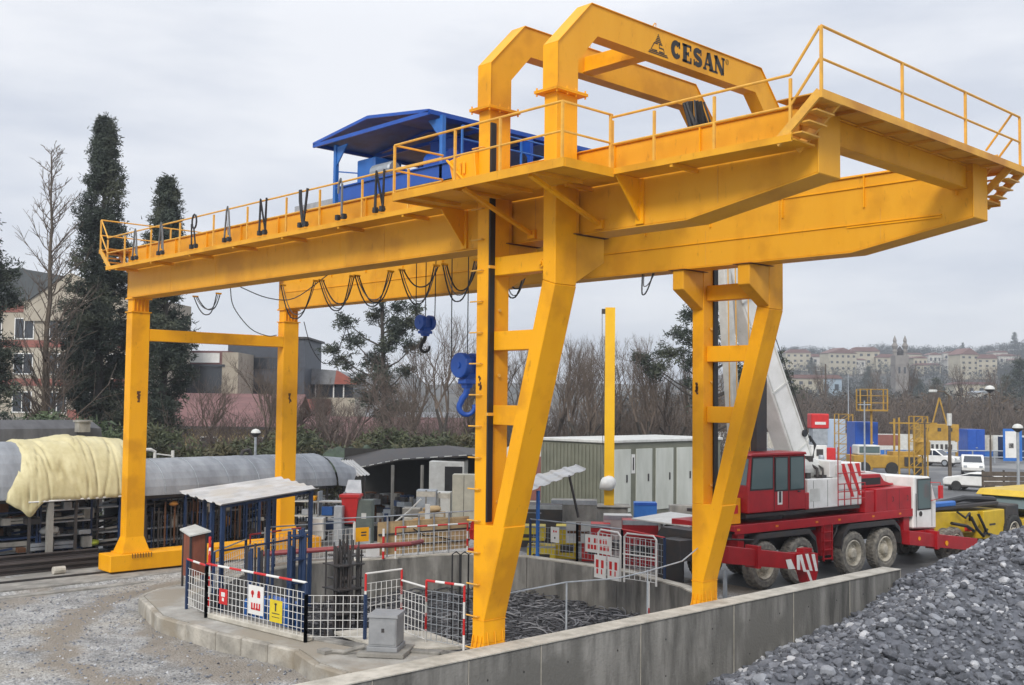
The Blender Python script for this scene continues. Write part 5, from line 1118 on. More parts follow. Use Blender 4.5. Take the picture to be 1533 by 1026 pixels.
tag(m.build('stored_goods', ['dark', 'conc', 'blued', 'steel', 'grime', 'concl'], None, org=(-22, 0, -.8)), 'jumble of boards, pipes and boxes stored in the shade under the arched sheds', 'stored goods', kind='stuff')
m = MB()
for k in range(170):
    p = rl_0.lerp(rl_1, rs.random()) + Vector((-rs.uniform(.5, 3.0), rs.uniform(0, 1.2), 0)); z = G + rs.choice([0, .35, .8]) ; sx, sy, sz = rs.uniform(.1, .6), rs.uniform(.1, .6), rs.uniform(.1, .5); m.m(rs.choice([0, 0, 1, 2, 3, 4])); m.box(p.x, p.x + sx, p.y, p.y + sy, z, z + sz)
tag(m.build('stored_goods', ['dark', 'conc', 'blued', 'steel', 'grime'], None, org=(-20, 15, -.8)), 'dim jumble of stored goods inside the lean-to', 'stored goods', kind='stuff')
# concrete post and steel beams at left
tag(MB().box(-20.32, -20.14, -.86, -.68, -.8, 1.4).build('concrete_post', 'conc', None), 'pale concrete post holding up the eave under the tarpaulin', 'post')
for k in range(7):
    z = -.76 + (k // 3) * .17; x = -19.9 + (k % 3) * .24 + rs.uniform(-.03, .03); y1 = .9 + rs.uniform(-.4, 1.0)
    m = MB(); m.box(x - .1, x + .1, -9, y1, z, z + .03).box(x - .1, x + .1, -9, y1, z + .13, z + .16).box(x - .015, x + .015, -9, y1, z + .031, z + .129)
    tag(m.build('steel_beam', mat('rusty_beam', (.075, .06, .055), .7, (.04, .034, .032), 2, streak=(3, .4, 3)) if k == 0 else bpy.data.materials['rusty_beam'], None), 'long dark rusty steel beam in the stack left of the end truck', 'beam', 'steel beams stacked beside the left rail')
v = at(88, 858, z=-.75); tag(MB().lathe([(0, -.18), (.12, -.18), (.12, .18), (0, .18)], (v.x, v.y, -.66), 'y', 10).build('stone_block', 'concl', None), 'short stone stub on the pale strip left of the end truck', 'block')
# ================================================================ MIDDLE CLUTTER
t = thing('curled_sheet', 'torn curled grey roof sheet hanging off the right end of the arched roof', 'sheet', (-20.9, 10.9, 1.2)); m = MB(); pts = []
for i in range(13): a = math.pi * (i / 12) * .9; pts.append((-21.5 + 1.35 * math.cos(a), 1.35 + 1.1 * math.sin(a)))
for (a, b), (c, d) in zip(pts[:-1], pts[1:]):
    k0 = .5 + .25 * math.sin(a * 7); k1 = .5 + .25 * math.sin(c * 7); m.hexa([(a, 10.42, b), (a, 10.7 + k0, b - .1), (c, 10.7 + k1, d - .1), (c, 10.42, d)], [(a, 10.42, b + .02), (a, 10.7 + k0, b - .08), (c, 10.7 + k1, d - .08), (c, 10.42, d + .02)])
m.build('sheet', slate, t)
t = thing('sheet_roof', 'small white corrugated sheet roof sloping beside the curled grey sheet', 'roof', (-20.5, 12, 1.6)); m = MB(); corr(m, at(497, 690, d=45), at(527, 690, d=46), at(553, 712, d=44.5), at(512, 716, d=43.5), 8, .05); m.build('sheet', cm, t)
for px_ in (515, 545): v = at(px_, 712, d=44.3); MB().box(v.x - .04, v.x + .04, v.y - .04, v.y + .04, -.8, v.z - .05).build('post', 'dark', t)
# wheeled bin
def at_ground(px, d, z=G): v = at(px, 700, d=d); return v.x, v.y
x, y = at_ground(527, 41.5)
t = thing('wheeled_bin', 'red wheeled waste bin with its lid open behind the barriers', 'bin', (x, y, -.1), R(43))
MB().hexa([(-.22, -.24, .15), (.22, -.24, .15), (.22, .24, .15), (-.22, .24, .15)], [(-.33, -.34, 1.15), (.33, -.34, 1.15), (.33, .34, 1.15), (-.33, .34, 1.15)]).build('tub', 'redb', t, local=True, bevel=.02)
MB().box(-.38, .38, -.4, .38, 1.15, 1.25).build('rim', 'redb', t, local=True); MB().hexa([(-.33, .3, 1.26), (.33, .3, 1.26), (.33, .34, 1.26), (-.33, .34, 1.26)], [(-.25, .5, 1.75), (.25, .5, 1.75), (.25, .54, 1.75), (-.25, .54, 1.75)]).build('lid', 'steel', t, local=True)
MB().lathe([(0, -.4), (.1, -.4), (.1, .4), (0, .4)], (0, .25, .1), 'x', 12).build('wheel', 'tyre', t, local=True)
def block(name, lab, cat, px, d, w_, dp, z0, z1, mt, rz=R(43), parts=(), bv=.015, grp=None):
    x, y = at_ground(px, d); t = thing(name, lab, cat, (x, y, z0), rz, grp); h = z1 - z0
    MB().box(-w_ / 2, w_ / 2, -dp / 2, dp / 2, 0, h).build('body', mt, t, local=True, bevel=bv)
    for nm, pm, b in parts: m = MB(); m.box(b[0] * w_, b[1] * w_, -dp / 2 + b[2], -dp / 2 + b[3], b[4] * h, b[5] * h); m.build(nm, pm, t, local=True)
    return t
gg = mat('cabinet_green_grey', (.13, .16, .14), .6, (.09, .11, .10), 3)
MB_ = None
t = block('bin_stand', 'grey steel stand under the red wheeled bin', 'stand', 527, 41.8, .5, .5, G, -.1, 'steel')
block('control_cabinet', 'tall grey-green control cabinet right of the red bin', 'cabinet', 548, 41.5, .62, .5, G, .95, gg, parts=(('door', gg, (-.42, .42, -.02, -.001, .45, .93)), ('label_plate', 'whited', (-.15, .15, -.03, -.021, .6, .72)), ('lower_panel', 'steel', (-.42, .42, -.02, -.001, .03, .4))))
block('metal_locker', 'narrow pale grey locker left of the red bin', 'locker', 509, 41, .32, .4, G, .75, 'steel', parts=(('door', 'steel', (-.4, .4, -.02, -.001, .05, .95)),))
block('white_box', 'small white box with a white face below the shelving left of the red bin', 'box', 478, 41, .5, .4, -.5, .3, 'whited', parts=(('flap', 'white', (-.4, .4, -.02, -.001, .4, .95)),))
t = thing('shelving_unit', 'white shelving with odds and ends right of the rear left leg', 'shelving', (*at_ground(480, 42), G), R(43))
for x in (-1.0, 0, 1.0): MB().box(x - .03, x + .03, -.3, .3, 0, 2.0).build('upright', 'steel', t, local=True)
for z in (.5, 1.05, 1.6): MB().box(-1.0, 1.0, -.3, .3, z, z + .04).build('shelf', 'whited', t, local=True)
for k, (x, z, s_, mt) in enumerate(((-.6, .56, .35, 'dark'), (-.1, .56, .3, 'conc'), (.5, .56, .4, 'blued'), (-.5, 1.1, .28, 'steel'), (.35, 1.1, .42, 'bluel'), (.8, 1.1, .2, 'concl'), (-.2, 1.66, .2, 'yel'))): 
    x0, y0 = at_ground(480, 42); w3 = WM[t.name] @ Vector((x, -.1, z)); tag(MB().box(-s_ / 2, s_ / 2, -.2, .2, 0, s_ * .8).build('storage_box', mt, None, bevel=.02, org=(0, 0, 0)), ['dark box on the lowest shelf of the white shelving', 'grey box in the middle of the lowest white shelf', 'navy box at the right of the lowest white shelf', 'steel box on the middle white shelf', 'blue box on the middle white shelf', 'tan box at the right of the middle white shelf', 'small yellow box on top of the white shelving'][k], 'box'); o_ = bpy.context.scene.objects[-1]; o_ = [q for q in COL.objects if q.name.startswith('storage_box')][-1]; o_.location = w3; o_.rotation_euler = (0, 0, R(43))
# open lean-to
t = thing('lean_to', 'dark open lean-to under a sagging black sheet roof', 'shed', (-20, 15.5, G))
rl_ = [at(540, 702, d=49), at(600, 690, d=48), at(706, 684, d=46), at(760, 690, d=45.5)]; bk_ = [p + Vector((-3.4, 1.5, .25)) for p in rl_]
m = MB()
for i in range(3): m.hexa([rl_[i], rl_[i + 1], bk_[i + 1], bk_[i]], [p + Vector((0, 0, .07)) for p in (rl_[i], rl_[i + 1], bk_[i + 1], bk_[i])])
m.build('roof_sheet', 'dark', t)
m = MB(); 
for i in range(3):
    for k in range(5): p = rl_[i].lerp(rl_[i + 1], k / 5 + .03); q = rl_[i].lerp(rl_[i + 1], k / 5 + .13); m.bar(p + Vector((.03, -.03, .08)), q + Vector((.03, -.03, .08)), .05, .035)
m.build('edge_strip', 'whited', t)
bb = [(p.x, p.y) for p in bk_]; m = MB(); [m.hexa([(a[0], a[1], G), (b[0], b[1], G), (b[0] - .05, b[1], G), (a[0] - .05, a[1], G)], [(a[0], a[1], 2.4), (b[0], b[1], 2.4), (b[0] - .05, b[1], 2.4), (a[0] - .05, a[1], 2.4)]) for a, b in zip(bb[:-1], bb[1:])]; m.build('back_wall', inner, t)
for px_ in (588, 632): v = at(px_, 700, d=47.2); MB().box(v.x - .05, v.x + .05, v.y - .05, v.y + .05, G, v.z + .1).build('post', 'conc', t)
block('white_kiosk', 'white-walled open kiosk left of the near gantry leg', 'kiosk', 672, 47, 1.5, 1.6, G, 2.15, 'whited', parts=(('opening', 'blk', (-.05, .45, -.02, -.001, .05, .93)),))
block('cream_locker', 'cream double-door locker behind the near gantry leg', 'locker', 696, 44.5, .95, .6, -.2, 1.75, mat('cream_paint', (.48, .46, .37), .5), parts=(('door', 'cream', (-.48, -.02, -.02, -.001, .02, .98)), ('door', 'cream', (.02, .48, -.02, -.001, .02, .98))) if False else (('seam', 'dark', (-.01, .01, -.006, -.001, .02, .98)),))
for k, (px_, d, w_, z0, z1, mt, lab) in enumerate(((620, 43, .75, G, .15, 'concl', 'tan crate at the left of the pile before the lean-to'), (648, 43, 1.0, G, .35, 'plywood_tan', 'large tan box under the pillow-like sack'), (618, 43.2, .7, .17, .5, 'conc', 'grey carton on the left tan crate'), (640, 44.5, .8, G, 1.1, 'steel', 'pale grey carton stack in front of the white kiosk'), (600, 44, .7, G, -.2, 'dark', 'low dark box before the lean-to'), (573, 43, .6, G, -.1, 'dark', 'dark box right of the control cabinet'), (660, 44.8, .9, G, 1.0, 'whited', 'white carton stack beside the kiosk'))):
    block('carton', lab, 'box', px_, d, w_, .6, z0, z1, bpy.data.materials.get(mt) or mt, parts=(('tape', 'conc', (-.04, .04, -.004, -.001, .0, 1.0)), ('lid', 'concl', (-.49, .49, -.012, -.001, .86, .97))))
lump('pillow-like tan sack lying on the large tan box', *at_ground(648, 43), .35, .34, bpy.data.materials['plywood_tan'], flat=.35)
lump('orange sack slumped against the tan boxes', *at_ground(626, 42.6), -.3, .25, mat('orange_sack', (.42, .22, .07), .8), flat=.9)
tag(MB().box(*(lambda p: (p[0] - .12, p[0] + .12, p[1] - .03, p[1] + .03))(at_ground(641, 42)), -.3, .75).build('white_board', 'white', None), 'narrow white board standing by the tan boxes', 'board')
v0 = at(580, 790, d=41.5); tag(MB().tube([v0, v0 + Vector((.5, .6, .6)), v0 + Vector((.9, .9, 1.1))], .035, 6).tube([v0 + Vector((.7, .6, 0)), v0 + Vector((1.2, 1.1, .35))], .035, 6).build('bent_tube', 'whited', None), 'pale bent tube sticking up behind the tan hoarding', 'tube')
green_tarp = mat('green_tarp', (.045, .07, .04), .7, (.022, .036, .02), 2.5, bump=.6)
m = MB(); n1, n2 = 50, 14
P0_, P1_ = at(470, 690, d=54), at(640, 690, d=56)
for i in range(n1):
    for j in range(n2):
        p = P0_.lerp(P1_, i / (n1 - 1)); a = math.pi * j / (n2 - 1); h = 1.05 + .35 * noise.noise(Vector((i * .25, 3, 1))) + .25 * noise.noise(Vector((i * .9, j * .7, 9))); m.v.append((p.x + .7 * math.cos(a) * 1.9, p.y - .7 * math.cos(a) * 1.6, 1.2 + h * math.sin(a) * sstep(0, 6, i) * sstep(n1, n1 - 16, i)))
for i in range(n1 - 1):
    for j in range(n2 - 1): m.f.append((i * n2 + j, (i + 1) * n2 + j, (i + 1) * n2 + j + 1, i * n2 + j + 1)); m.mi.append(0)
tag(m.build('green_tarpaulin', green_tarp, None, smooth=True), 'dark green crumpled tarpaulin mound behind the arched shed', 'tarpaulin')
# ================================================================ RIGHT CLUTTER
t = thing('sheet_canopy', 'small white corrugated canopy on blue posts right of the near leg', 'canopy', (-11, 12.5, -.4)); m = MB()
corr(m, at(770, 745, d=35.2), at(878, 704, d=37.5), at(862, 697, d=40), at(745, 727, d=38.5), 6, .045); m.build('roof_sheet', cm, t)
for px_, d, zz in ((806, 36.2, 1.8), (757, 36, 1.5)): x, y = at_ground(px_, d); MB().box(x - .045, x + .045, y - .045, y + .045, -.4, zz).build('post', 'bluel', t)
for px_, d, pb, pt in ((0, 37, (866, 775), (852, 712)),): p, q = at(*pb, d=d), at(*pt, d=d); MB().bar(p, q, .06).build('post', 'dark', t)
RB = [(-10.15, 11.25), (-8.2, 11.45), (-6.35, 11.5), (-4.2, 10.9)]
for i, (a, b) in enumerate(zip(RB[:-1], RB[1:])): fence(['grey mesh barrier on the rear pit wall behind the raking strut', 'mesh barrier carrying the white two-line sign', 'red railed mesh barrier at the right end of the rear pit wall'][i], a, b, 1.2, 1.2, z=-.36, top=['steel', 'steel', 'redb'][i], posts='blued', wire='steel')
da = (1, .05)
sign('small white notice with a red mark on the rear right barrier', (-9.05, 11.3, .42), da, .36, .5, 'white', [('redb', [('b', -.2, -.05, .15, .3), ('c', .15, .22, .07)]), ('dark', [('c', 0, -.2, .07)])])
sign('white sign with two rows of red letters on the rear right barrier', (-7.2, 11.35, .3), da, 1.05, .55, 'white', [('redb', [('b', -.38 + .11 * k, -.31 + .11 * k, .05, .32) for k in (0, 2, 3, 4, 5, 6)] + [('b', -.4 + .12 * k, -.31 + .12 * k, -.32, -.06) for k in range(7)])])
for k, (px_, d, w_, z0, z1, mt, lab) in enumerate(((790, 38.5, 1.3, -.1, .4, 'sign_yellow', 'yellow panel crate behind the rear barrier'), (812, 38.6, 1.0, -.8, -.3, 'sign_yellow', 'yellow box low behind the grey mesh barrier'), (850, 39, .8, -.8, .35, 'sign_yellow', 'yellow frame box beside the white cross-braced board'), (893, 38.5, 1.0, -.8, .5, 'redb', 'faded red machine housing behind the two-line sign'), (960, 37.5, 1.3, -.8, .75, 'red', 'red tank housing behind the white wire cage'), (925, 39, 1.0, -.8, .75, 'whited', 'white cabinet between the red housings'), (860, 43, 1.8, -.8, .9, 'conc', 'long grey bench block in front of the green container'), (800, 42, 2.2, -.8, .8, 'dark', 'dark machinery behind the small canopy'))):
    block('equipment_box', lab, 'box', px_, d, w_, .8, z0, z1, bpy.data.materials.get(mt) or mt, parts=(('lid', 'steel', (-.5, .5, -.015, -.001, .9, 1.0)), ('vent', 'dark', (-.3, .3, -.01, -.001, .2, .45))))
v = at(866, 797, d=37.6); sign('white board with a brown cross brace behind the rear barrier', v, (.725, .687), .85, .75, 'whited', [('plywood_tan' if 'plywood_tan' in M else 'grime', [('b', -.1, .1, -.45, .45), ('b', -.45, .45, -.06, .06)])], name='braced_board')
t = thing('wire_cage', 'white tubular wire cage trolley at the right of the pit edge', 'cage', (-4.9, 10.4, -.4))
ca, cb2 = Vector((-5.9, 9.9)), Vector((-3.8, 10.9))
for a_, b_ in (((-5.9, 9.9), (-4.9, 9.75)), ((-4.8, 9.8), (-3.7, 9.9))):
    m = MB(); m.tube([(a_[0], a_[1], -.4), (a_[0], a_[1], .9), (a_[0] + .1, a_[1], 1.0), (b_[0] - .1, b_[1], 1.0), (b_[0], b_[1], .9), (b_[0], b_[1], -.4)], .03, 7); m.build('frame', 'white', t)
    m = MB(); mesh_panel(m, a_, b_, -.3, .9, .2, .2, .007); m.build('mesh', 'white', t)
MB().tube([(-4.85, 9.8, .4), (-3.7, 9.9, .4)], .022, 6).build('bar', 'white', t)
for k, x in enumerate((-5.62, -5.1)): sign(['white placard with two red figures, left of the pair on the cage', 'white placard with a red face mark, right of the pair on the cage'][k], (x, 9.68, -.05), (1, -.1), .5, .66, 'white', [('redb', [('b', -.35, -.12, -.05, .3), ('b', -.3, -.15, -.32, -.1), ('b', .1, .32, -.05, .3), ('b', .1, .2, -.32, -.1)])])
t = thing('hose_reel', 'dark hose reel standing behind the wire cage', 'reel', (-5.6, 13.2, -.4)); MB().lathe([(.18, -.2), (.62, -.2), (.62, -.15), (.25, -.14), (.25, .14), (.62, .15), (.62, .2), (.18, .2)], (-5.6, 13.2, .35), 'y', 24).build('drum', 'dark', t); MB().lathe([(.27, -.12), (.5, -.12), (.5, .12), (.27, .12)], (-5.6, 13.2, .35), 'y', 20).build('hose', 'cabg', t); MB().box(-6.1, -5.1, 12.95, 13.0, -.8, .3).build('stand', 'dark', t)
tag(MB().hexa([(-7.5, 13.3, .92), (-4.6, 12.6, .98), (-4.4, 14.2, 1.1), (-7.2, 15, 1.05)], [(-7.5, 13.3, .96), (-4.6, 12.6, 1.02), (-4.4, 14.2, 1.14), (-7.2, 15, 1.09)]).box(-6.6, -6.5, 13.6, 13.7, -.8, .95).box(-5.0, -4.9, 13.4, 13.5, -.8, .99).build('work_table', 'whited', None), 'white topped work table left of the rear gantry leg', 'table')
# yellow tubular pole on pedestal
x, y = at_ground(912, 44.5); t = thing('yellow_pole', 'tall square yellow steel pole on a pedestal before the container', 'pole', (x, y, G), R(43))
MB().box(-.2, .2, -.2, .2, 1.3, 9.45).build('mast', mat('lemon_paint', (.85, .50, .004), .45, (.78, .43, .004), 1), t, local=True); MB().box(-.75, .75, -.5, .5, 0, 1.3).box(-.85, .85, -.6, .6, 1.3, 1.36).build('pedestal', 'conc', t, local=True, bevel=.02)
MB().box(-.35, -.2, -.1, .1, 9.2, 9.4).tube([(-.33, 0, 9.2), (-.3, 0, 5.0), (-.24, 0, 3)], .012, 5).build('bracket', 'dark', t, local=True)
v = at(910, 723, d=44.1); lump('crumpled white plastic wrap tied round the yellow pole', v.x, v.y, v.z - .35, .30, 'white', 'plastic_wrap', 'wrap', 1.05)
block('blue_crate', 'blue plastic crate at the foot of the green container', 'crate', 966, 46, .95, .7, -.15, .55, 'bluel', parts=(('rim', 'blue', (-.5, .5, -.02, -.001, .85, 1.0)),))
block('rail_bench', 'low grey bench between the container and the rear leg', 'bench', 1025, 46, 1.3, .5, .1, .45, 'conc', parts=(('leg', 'conc', (-.45, -.35, .1, .2, -1.5, 0)), ('leg', 'conc', (.35, .45, .1, .2, -1.5, 0))))
# green container / substation
cgm = mat('container_green', (.185, .19, .145), .6, (.14, .145, .11), 1.2); cdw = mat('container_door_white', (.56, .58, .53), .6, (.46, .48, .43), 1.0, streak=(2, 2, .5))
t = thing('green_container', 'green corrugated container substation with white doors', 'container', (-19.5, 27, G))
cx0_, cx1_, cy0_, cy1_, zt = -21.8, -17.5, 23.4, 32.2, 2.85
MB().box(cx0_, cx1_, cy0_, cy1_, -.55, zt).build('shell', cgm, t)
m = MB(); x = cx0_ + .05
while x < cx1_ - .2: m.nxt().box(x, x + .11, cy0_ - .045, cy0_ - .002, -.5, zt - .12); x += .235
m.build('rib', cgm, t)
MB().box(cx0_ - .1, cx1_ + .1, cy0_ - .12, cy1_ + .1, zt + .004, zt + .14).build('roof', 'whited', t, bevel=.02); MB().box(cx0_, cx1_, cy0_, cy1_, G, -.56).build('plinth', 'conc', t)
yy = cy0_ + .3
for k, wd in enumerate((1.35, 1.2, 1.35, 1.35, 1.2)):
    d_ = MB().box(cx1_ + .003, cx1_ + .05, yy, yy + wd, -.4, zt - .3).build('door', cdw, t, bevel=.01); MB().box(cx1_ + .052, cx1_ + .08, yy + wd - .35, yy + wd - .27, 1.0, 1.35).build('handle', 'dark', d_); yy += wd + .28 + (.1 if k == 0 else 0)
MB().box(cx1_ + .003, cx1_ + .02, cy0_ + 1.72, cy0_ + 1.98, 1.4, 2.3).build('notice', 'white', t); MB().box(cx1_ + .022, cx1_ + .024, cy0_ + 1.8, cy0_ + 1.9, 1.55, 2.15).build('notice_text', 'dark', t)
# ================================================================ YELLOW LOADER at right
lx, ly_ = -1.9, 24.6
t = thing('yellow_loader', 'yellow and black articulated loader behind the gravel heap', 'loader', (lx, ly_, G), R(85)); t.scale = (.9, .9, .9)
yl = mat('loader_yellow', (.62, .42, .015), .45, (.5, .33, .012), 2)
def Q(m, n, mt, bv=.0, par=None): return m.build(n, mt, par or t, local=True, bevel=bv)
for x in (-.2, .4): 
    for y in (0, 1.9): w_ = Q(wheel_mb(x, y, .62, .34), 'wheel', 'tyre_side'); Q(rim_mb(x, y, .62), 'rim', 'rim', par=w_)
for x in (5.2,):
    for y in (0, 1.9): w_ = Q(wheel_mb(x, y, .75, .4), 'wheel', 'tyre'); Q(rim_mb(x, y, .75), 'rim', 'rim', par=w_)
Q(MB().py([(-1.4, 1.3), (2.2, 1.05), (2.8, 1.4), (2.7, 2.1), (-1.4, 2.3)], .3, 1.9), 'rear_body', yl, .04)
Q(MB().box(2.83, 4.6, .15, 2.05, .7, 2.1), 'engine_box', yl, .03); Q(MB().box(3.3, 3.8, .14, .149, 1.35, 1.45), 'label_mark', 'dark')
Q(MB().box(-1.3, 4.4, .3, 1.9, 2.31, 2.5), 'top_frame', 'dark', .03); Q(MB().box(-1.5, .9, .28, .6, 2.45, 2.72), 'blue_tube', 'bluel', .05)
Q(MB().tube([(-.3, .6, 2.55), (2.0, .6, 2.75), (4.5, .6, 2.55)], .16, 8).tube([(1.7, .1, 1.9), (2.0, .0, 1.3), (2.6, .05, .9), (3.0, .1, 1.2)], .07, 7).tube([(.2, .1, 1.7), (1.2, .0, 1.5), (1.9, .1, 1.2)], .08, 7).tube([(2.3, .1, 2.0), (2.5, .0, 1.5), (2.9, .05, 1.0), (3.4, .1, .9)], .06, 7).tube([(.8, .2, 2.2), (1.1, 0, 1.9), (1.6, .1, 2.1), (1.8, .2, 1.7)], .05, 6), 'hydraulic_hose', 'blk')
Q(MB().box(4.7, 5.6, .1, 2.1, .5, 2.3), 'radiator', 'dark', .05)
Q(MB().box(1.55, 1.75, .05, .3, 1.2, 1.4), 'lamp', 'redb')
cbx = Q(MB().box(5.7, 9, 0, 2.2, .6, 1.5), 'cab', yl, .03); Q(MB().py([(5.9, 2.6), (10, 2.62), (10, 2.9), (6.2, 2.9)], -.1, 2.3), 'cab_roof', yl, .03, cbx); Q(MB().hexa([(5.9, .05, 2.0), (7.0, .05, 1.52), (7.0, 2.1, 1.52), (5.9, 2.1, 2.0)], [(6.1, .05, 2.58), (7.0, .05, 2.58), (7.0, 2.1, 2.58), (6.1, 2.1, 2.58)]), 'windscreen', 'glass', 0, cbx); Q(MB().box(7.02, 7.2, -.02, 2.2, 1.51, 2.6), 'pillar', yl, 0, cbx)
Q(MB().box(5.8, 8.9, .3, 1.9, .1, .59), 'lower_frame', 'bluel')
for c_ in t.children_recursive:
    if not (c_.name.startswith('wheel') or c_.name.startswith('rim')):
        for v_ in c_.data.vertices: v_.co.z *= .84; v_.co.x += max(0, v_.co.x - 5) * .25
# ================================================================ TREES
bark = mat('bark_dark', (.060, .052, .044), .9, (.035, .03, .026), 6); barkp = mat('bark_brown', (.12, .095, .07), .9, (.07, .055, .042), 4); twig = mat('twig_grey_brown', (.145, .112, .088), .9, (.09, .07, .056), 3)
ndl = mat('needle_dark', (.052, .068, .048), .8, (.026, .037, .028), .8, c3=(.075, .085, .055), s3=.5); ndl2 = mat('needle_green', (.048, .068, .032), .75, (.026, .04, .022), .8)
def branch_tree(h, seed, nb=2.4, spread=.62, r0=None, levels=6, lean=0, trunk_h=.22, tr=None, tw=None, up=.18, first=None):
    """bare tree mesh builders (trunk, twigs) at the origin"""
    rs = random.Random(seed); T_ = MB(); B_ = MB(); r0 = r0 or h * .018
    def grow(p, d, ln, r, lv):
        n = 3 if lv < 3 else 2; pts = [p]; q = p; dd = d.copy()
        for i in range(n):
            dd = (dd + Vector((rs.gauss(0, .13), rs.gauss(0, .13), rs.gauss(up * .4, .08)))).normalized(); q = q + dd * ln / n; pts.append(q)
        (T_ if lv < 2 else B_).tube(pts, r, 6 if lv < 2 else (4 if lv < 3 else 3), cap=False, r1=r * .62)
        if lv >= levels: return
        k = 1 if lv == 0 and False else rs.choice([2, 3, 3]) if lv < levels - 1 else rs.choice([3, 4])
        for i in range(k):
            a = rs.uniform(0, 6.28); sp = spread * rs.uniform(.6, 1.25); ax = dd.orthogonal().normalized(); ax = Matrix.Rotation(a, 3, dd) @ ax
            nd = (dd * math.cos(sp) + ax * math.sin(sp)); nd.z += up; nd.normalize()
            s0 = pts[-1] if i == 0 or lv == 0 else pts[rs.randint(1, len(pts) - 1)]
            grow(s0, nd, ln * rs.uniform(.62, .86), r * .58, lv + 1)
    grow(Vector((0, 0, 0)), Vector((lean, 0, 1)).normalized(), h * trunk_h, r0, 0)
    k_ = h / max(v[2] for v in B_.v)
    for q in (T_, B_): q.v = [(a * k_, b * k_, c * k_) for a, b, c in q.v]
    return T_, B_
def tall_bare(h, seed, r0=.2, wid=.14, n=70):
    rs = random.Random(seed); T_ = MB(); B_ = MB(); pts = [Vector((0, 0, 0))]
    for i in range(14): pts.append(Vector((pts[-1].x + rs.gauss(0, .05), pts[-1].y + rs.gauss(0, .05), h * (i + 1) / 14)))
    T_.tube(pts, r0, 8, cap=False, r1=.025)
    for k in range(n):
        t = rs.uniform(.16, .99); i = int(t * 14); p = pts[i].lerp(pts[min(i + 1, 14)], t * 14 - i); a = rs.uniform(0, 6.28); ln = h * wid * (1.15 - t) * rs.uniform(.6, 1.6) + .3
        d = Vector((math.cos(a), math.sin(a), rs.uniform(.5, 1.4))).normalized(); q = p; P_ = [p]
        for j in range(4): d = (d + Vector((rs.gauss(0, .15), rs.gauss(0, .15), .13))).normalized(); q = q + d * ln / 4; P_.append(q)
        B_.tube(P_, .045 * (1.2 - t) + .01, 4, cap=False, r1=.012)
        for j in range(9):
            s_ = P_[rs.randint(1, 4)]; d2 = (d + Vector((rs.gauss(0, .6), rs.gauss(0, .6), rs.gauss(.2, .3)))).normalized(); e = s_ + d2 * ln * rs.uniform(.2, .5); B_.tube([s_, s_.lerp(e, .5) + Vector((0, 0, .04)), e], .016, 3, cap=False, r1=.007)
            if rs.random() < .6: d3 = (d2 + Vector((rs.gauss(0, .6), rs.gauss(0, .6), .3))).normalized(); B_.tube([s_.lerp(e, .6), s_.lerp(e, .6) + d3 * ln * .22], .009, 3, cap=False)
    return T_, B_
def needles(mb, c, s, n, rs, flat=.7, wd=1):
    """a tuft: n small blades radiating in a clump"""
    for i in range(n):
        d = Vector((rs.gauss(0, 1), rs.gauss(0, 1), rs.gauss(.15, .8))).normalized(); p = c + Vector((rs.gauss(0, s * .45), rs.gauss(0, s * .45), rs.gauss(0, s * .45 * flat))); w_ = d.cross(Vector((rs.gauss(0, 1), rs.gauss(0, 1), rs.gauss(0, 1)))).normalized() * s * rs.uniform(.07, .15); L_ = d * s * rs.uniform(.4, .9)
        mb.add([p - w_, p + w_, p + L_ + w_ * .25, p + L_ - w_ * .3], [(0, 1, 2, 3)])
def conifer(h, prof, seed, n=1500, s=.34, tufts=9, gap=0):
    """prof(t)-> radius; clumps sit on upward sweeping boughs, with gaps"""
    rs = random.Random(seed); T_ = MB(); C_ = MB(); T_.tube([(0, 0, 0), (.1, 0, h * .5), (0, .1, h * .97)], h * .016, 8, cap=False, r1=.04)
    k = 0
    while k < n:
        t = rs.uniform(.10, 1) ** .85; a = rs.uniform(0, 6.28); R_ = prof(t) * rs.uniform(.75, 1.15)
        gn = noise.noise(Vector((math.cos(a) * 1.6, math.sin(a) * 1.6, t * h * .45 + seed)))
        if gn < -.04 + gap: k += .5; continue
        R_ *= 1.08 + .75 * gn; base = Vector((0, 0, t * h)); tip = Vector((math.cos(a) * R_, math.sin(a) * R_, t * h + R_ * rs.uniform(.1, .75)))
        if rs.random() < .22: T_.tube([base - Vector((0, 0, .3)), base.lerp(tip, .5), tip], .035, 4, cap=False, r1=.012)
        m_ = max(2, int(R_ / .45)); hue = rs.random()
        for j in range(m_):
            u = 1 - (rs.random() ** 1.6) * .75; c = base.lerp(tip, u) + Vector((rs.gauss(0, .12), rs.gauss(0, .12), rs.gauss(0, .12))); needles(C_, c, s * rs.uniform(.7, 1.25), tufts, rs); k += 1
    return T_, C_
def pine(h, seed, clumps, s=.42):
    rs = random.Random(seed); T_ = MB(); C_ = MB(); T_.tube([(0, 0, 0), (.15, 0, h * .4), (-.1, 0, h * .8), (0, 0, h * .98)], h * .017, 8, cap=False, r1=.05)
    for (x, y, z, r) in clumps:
        base = Vector((0, 0, max(.5, z - abs(x) * .45 - abs(y) * .3 - .6))); c = Vector((x, y, z)); T_.tube([base, base.lerp(c, .5) + Vector((0, 0, -.25)), c], .075, 5, cap=False, r1=.025)
        for j in range(int(34 * r * r) + 12):
            q = c + Vector((rs.gauss(0, r * .42), rs.gauss(0, r * .42), rs.gauss(0, r * .30))); needles(C_, q, s * rs.uniform(.6, 1.1), 22, rs)
            if rs.random() < .25: T_.tube([c - Vector((0, 0, .2)), q], .02, 3, cap=False)
    return T_, C_
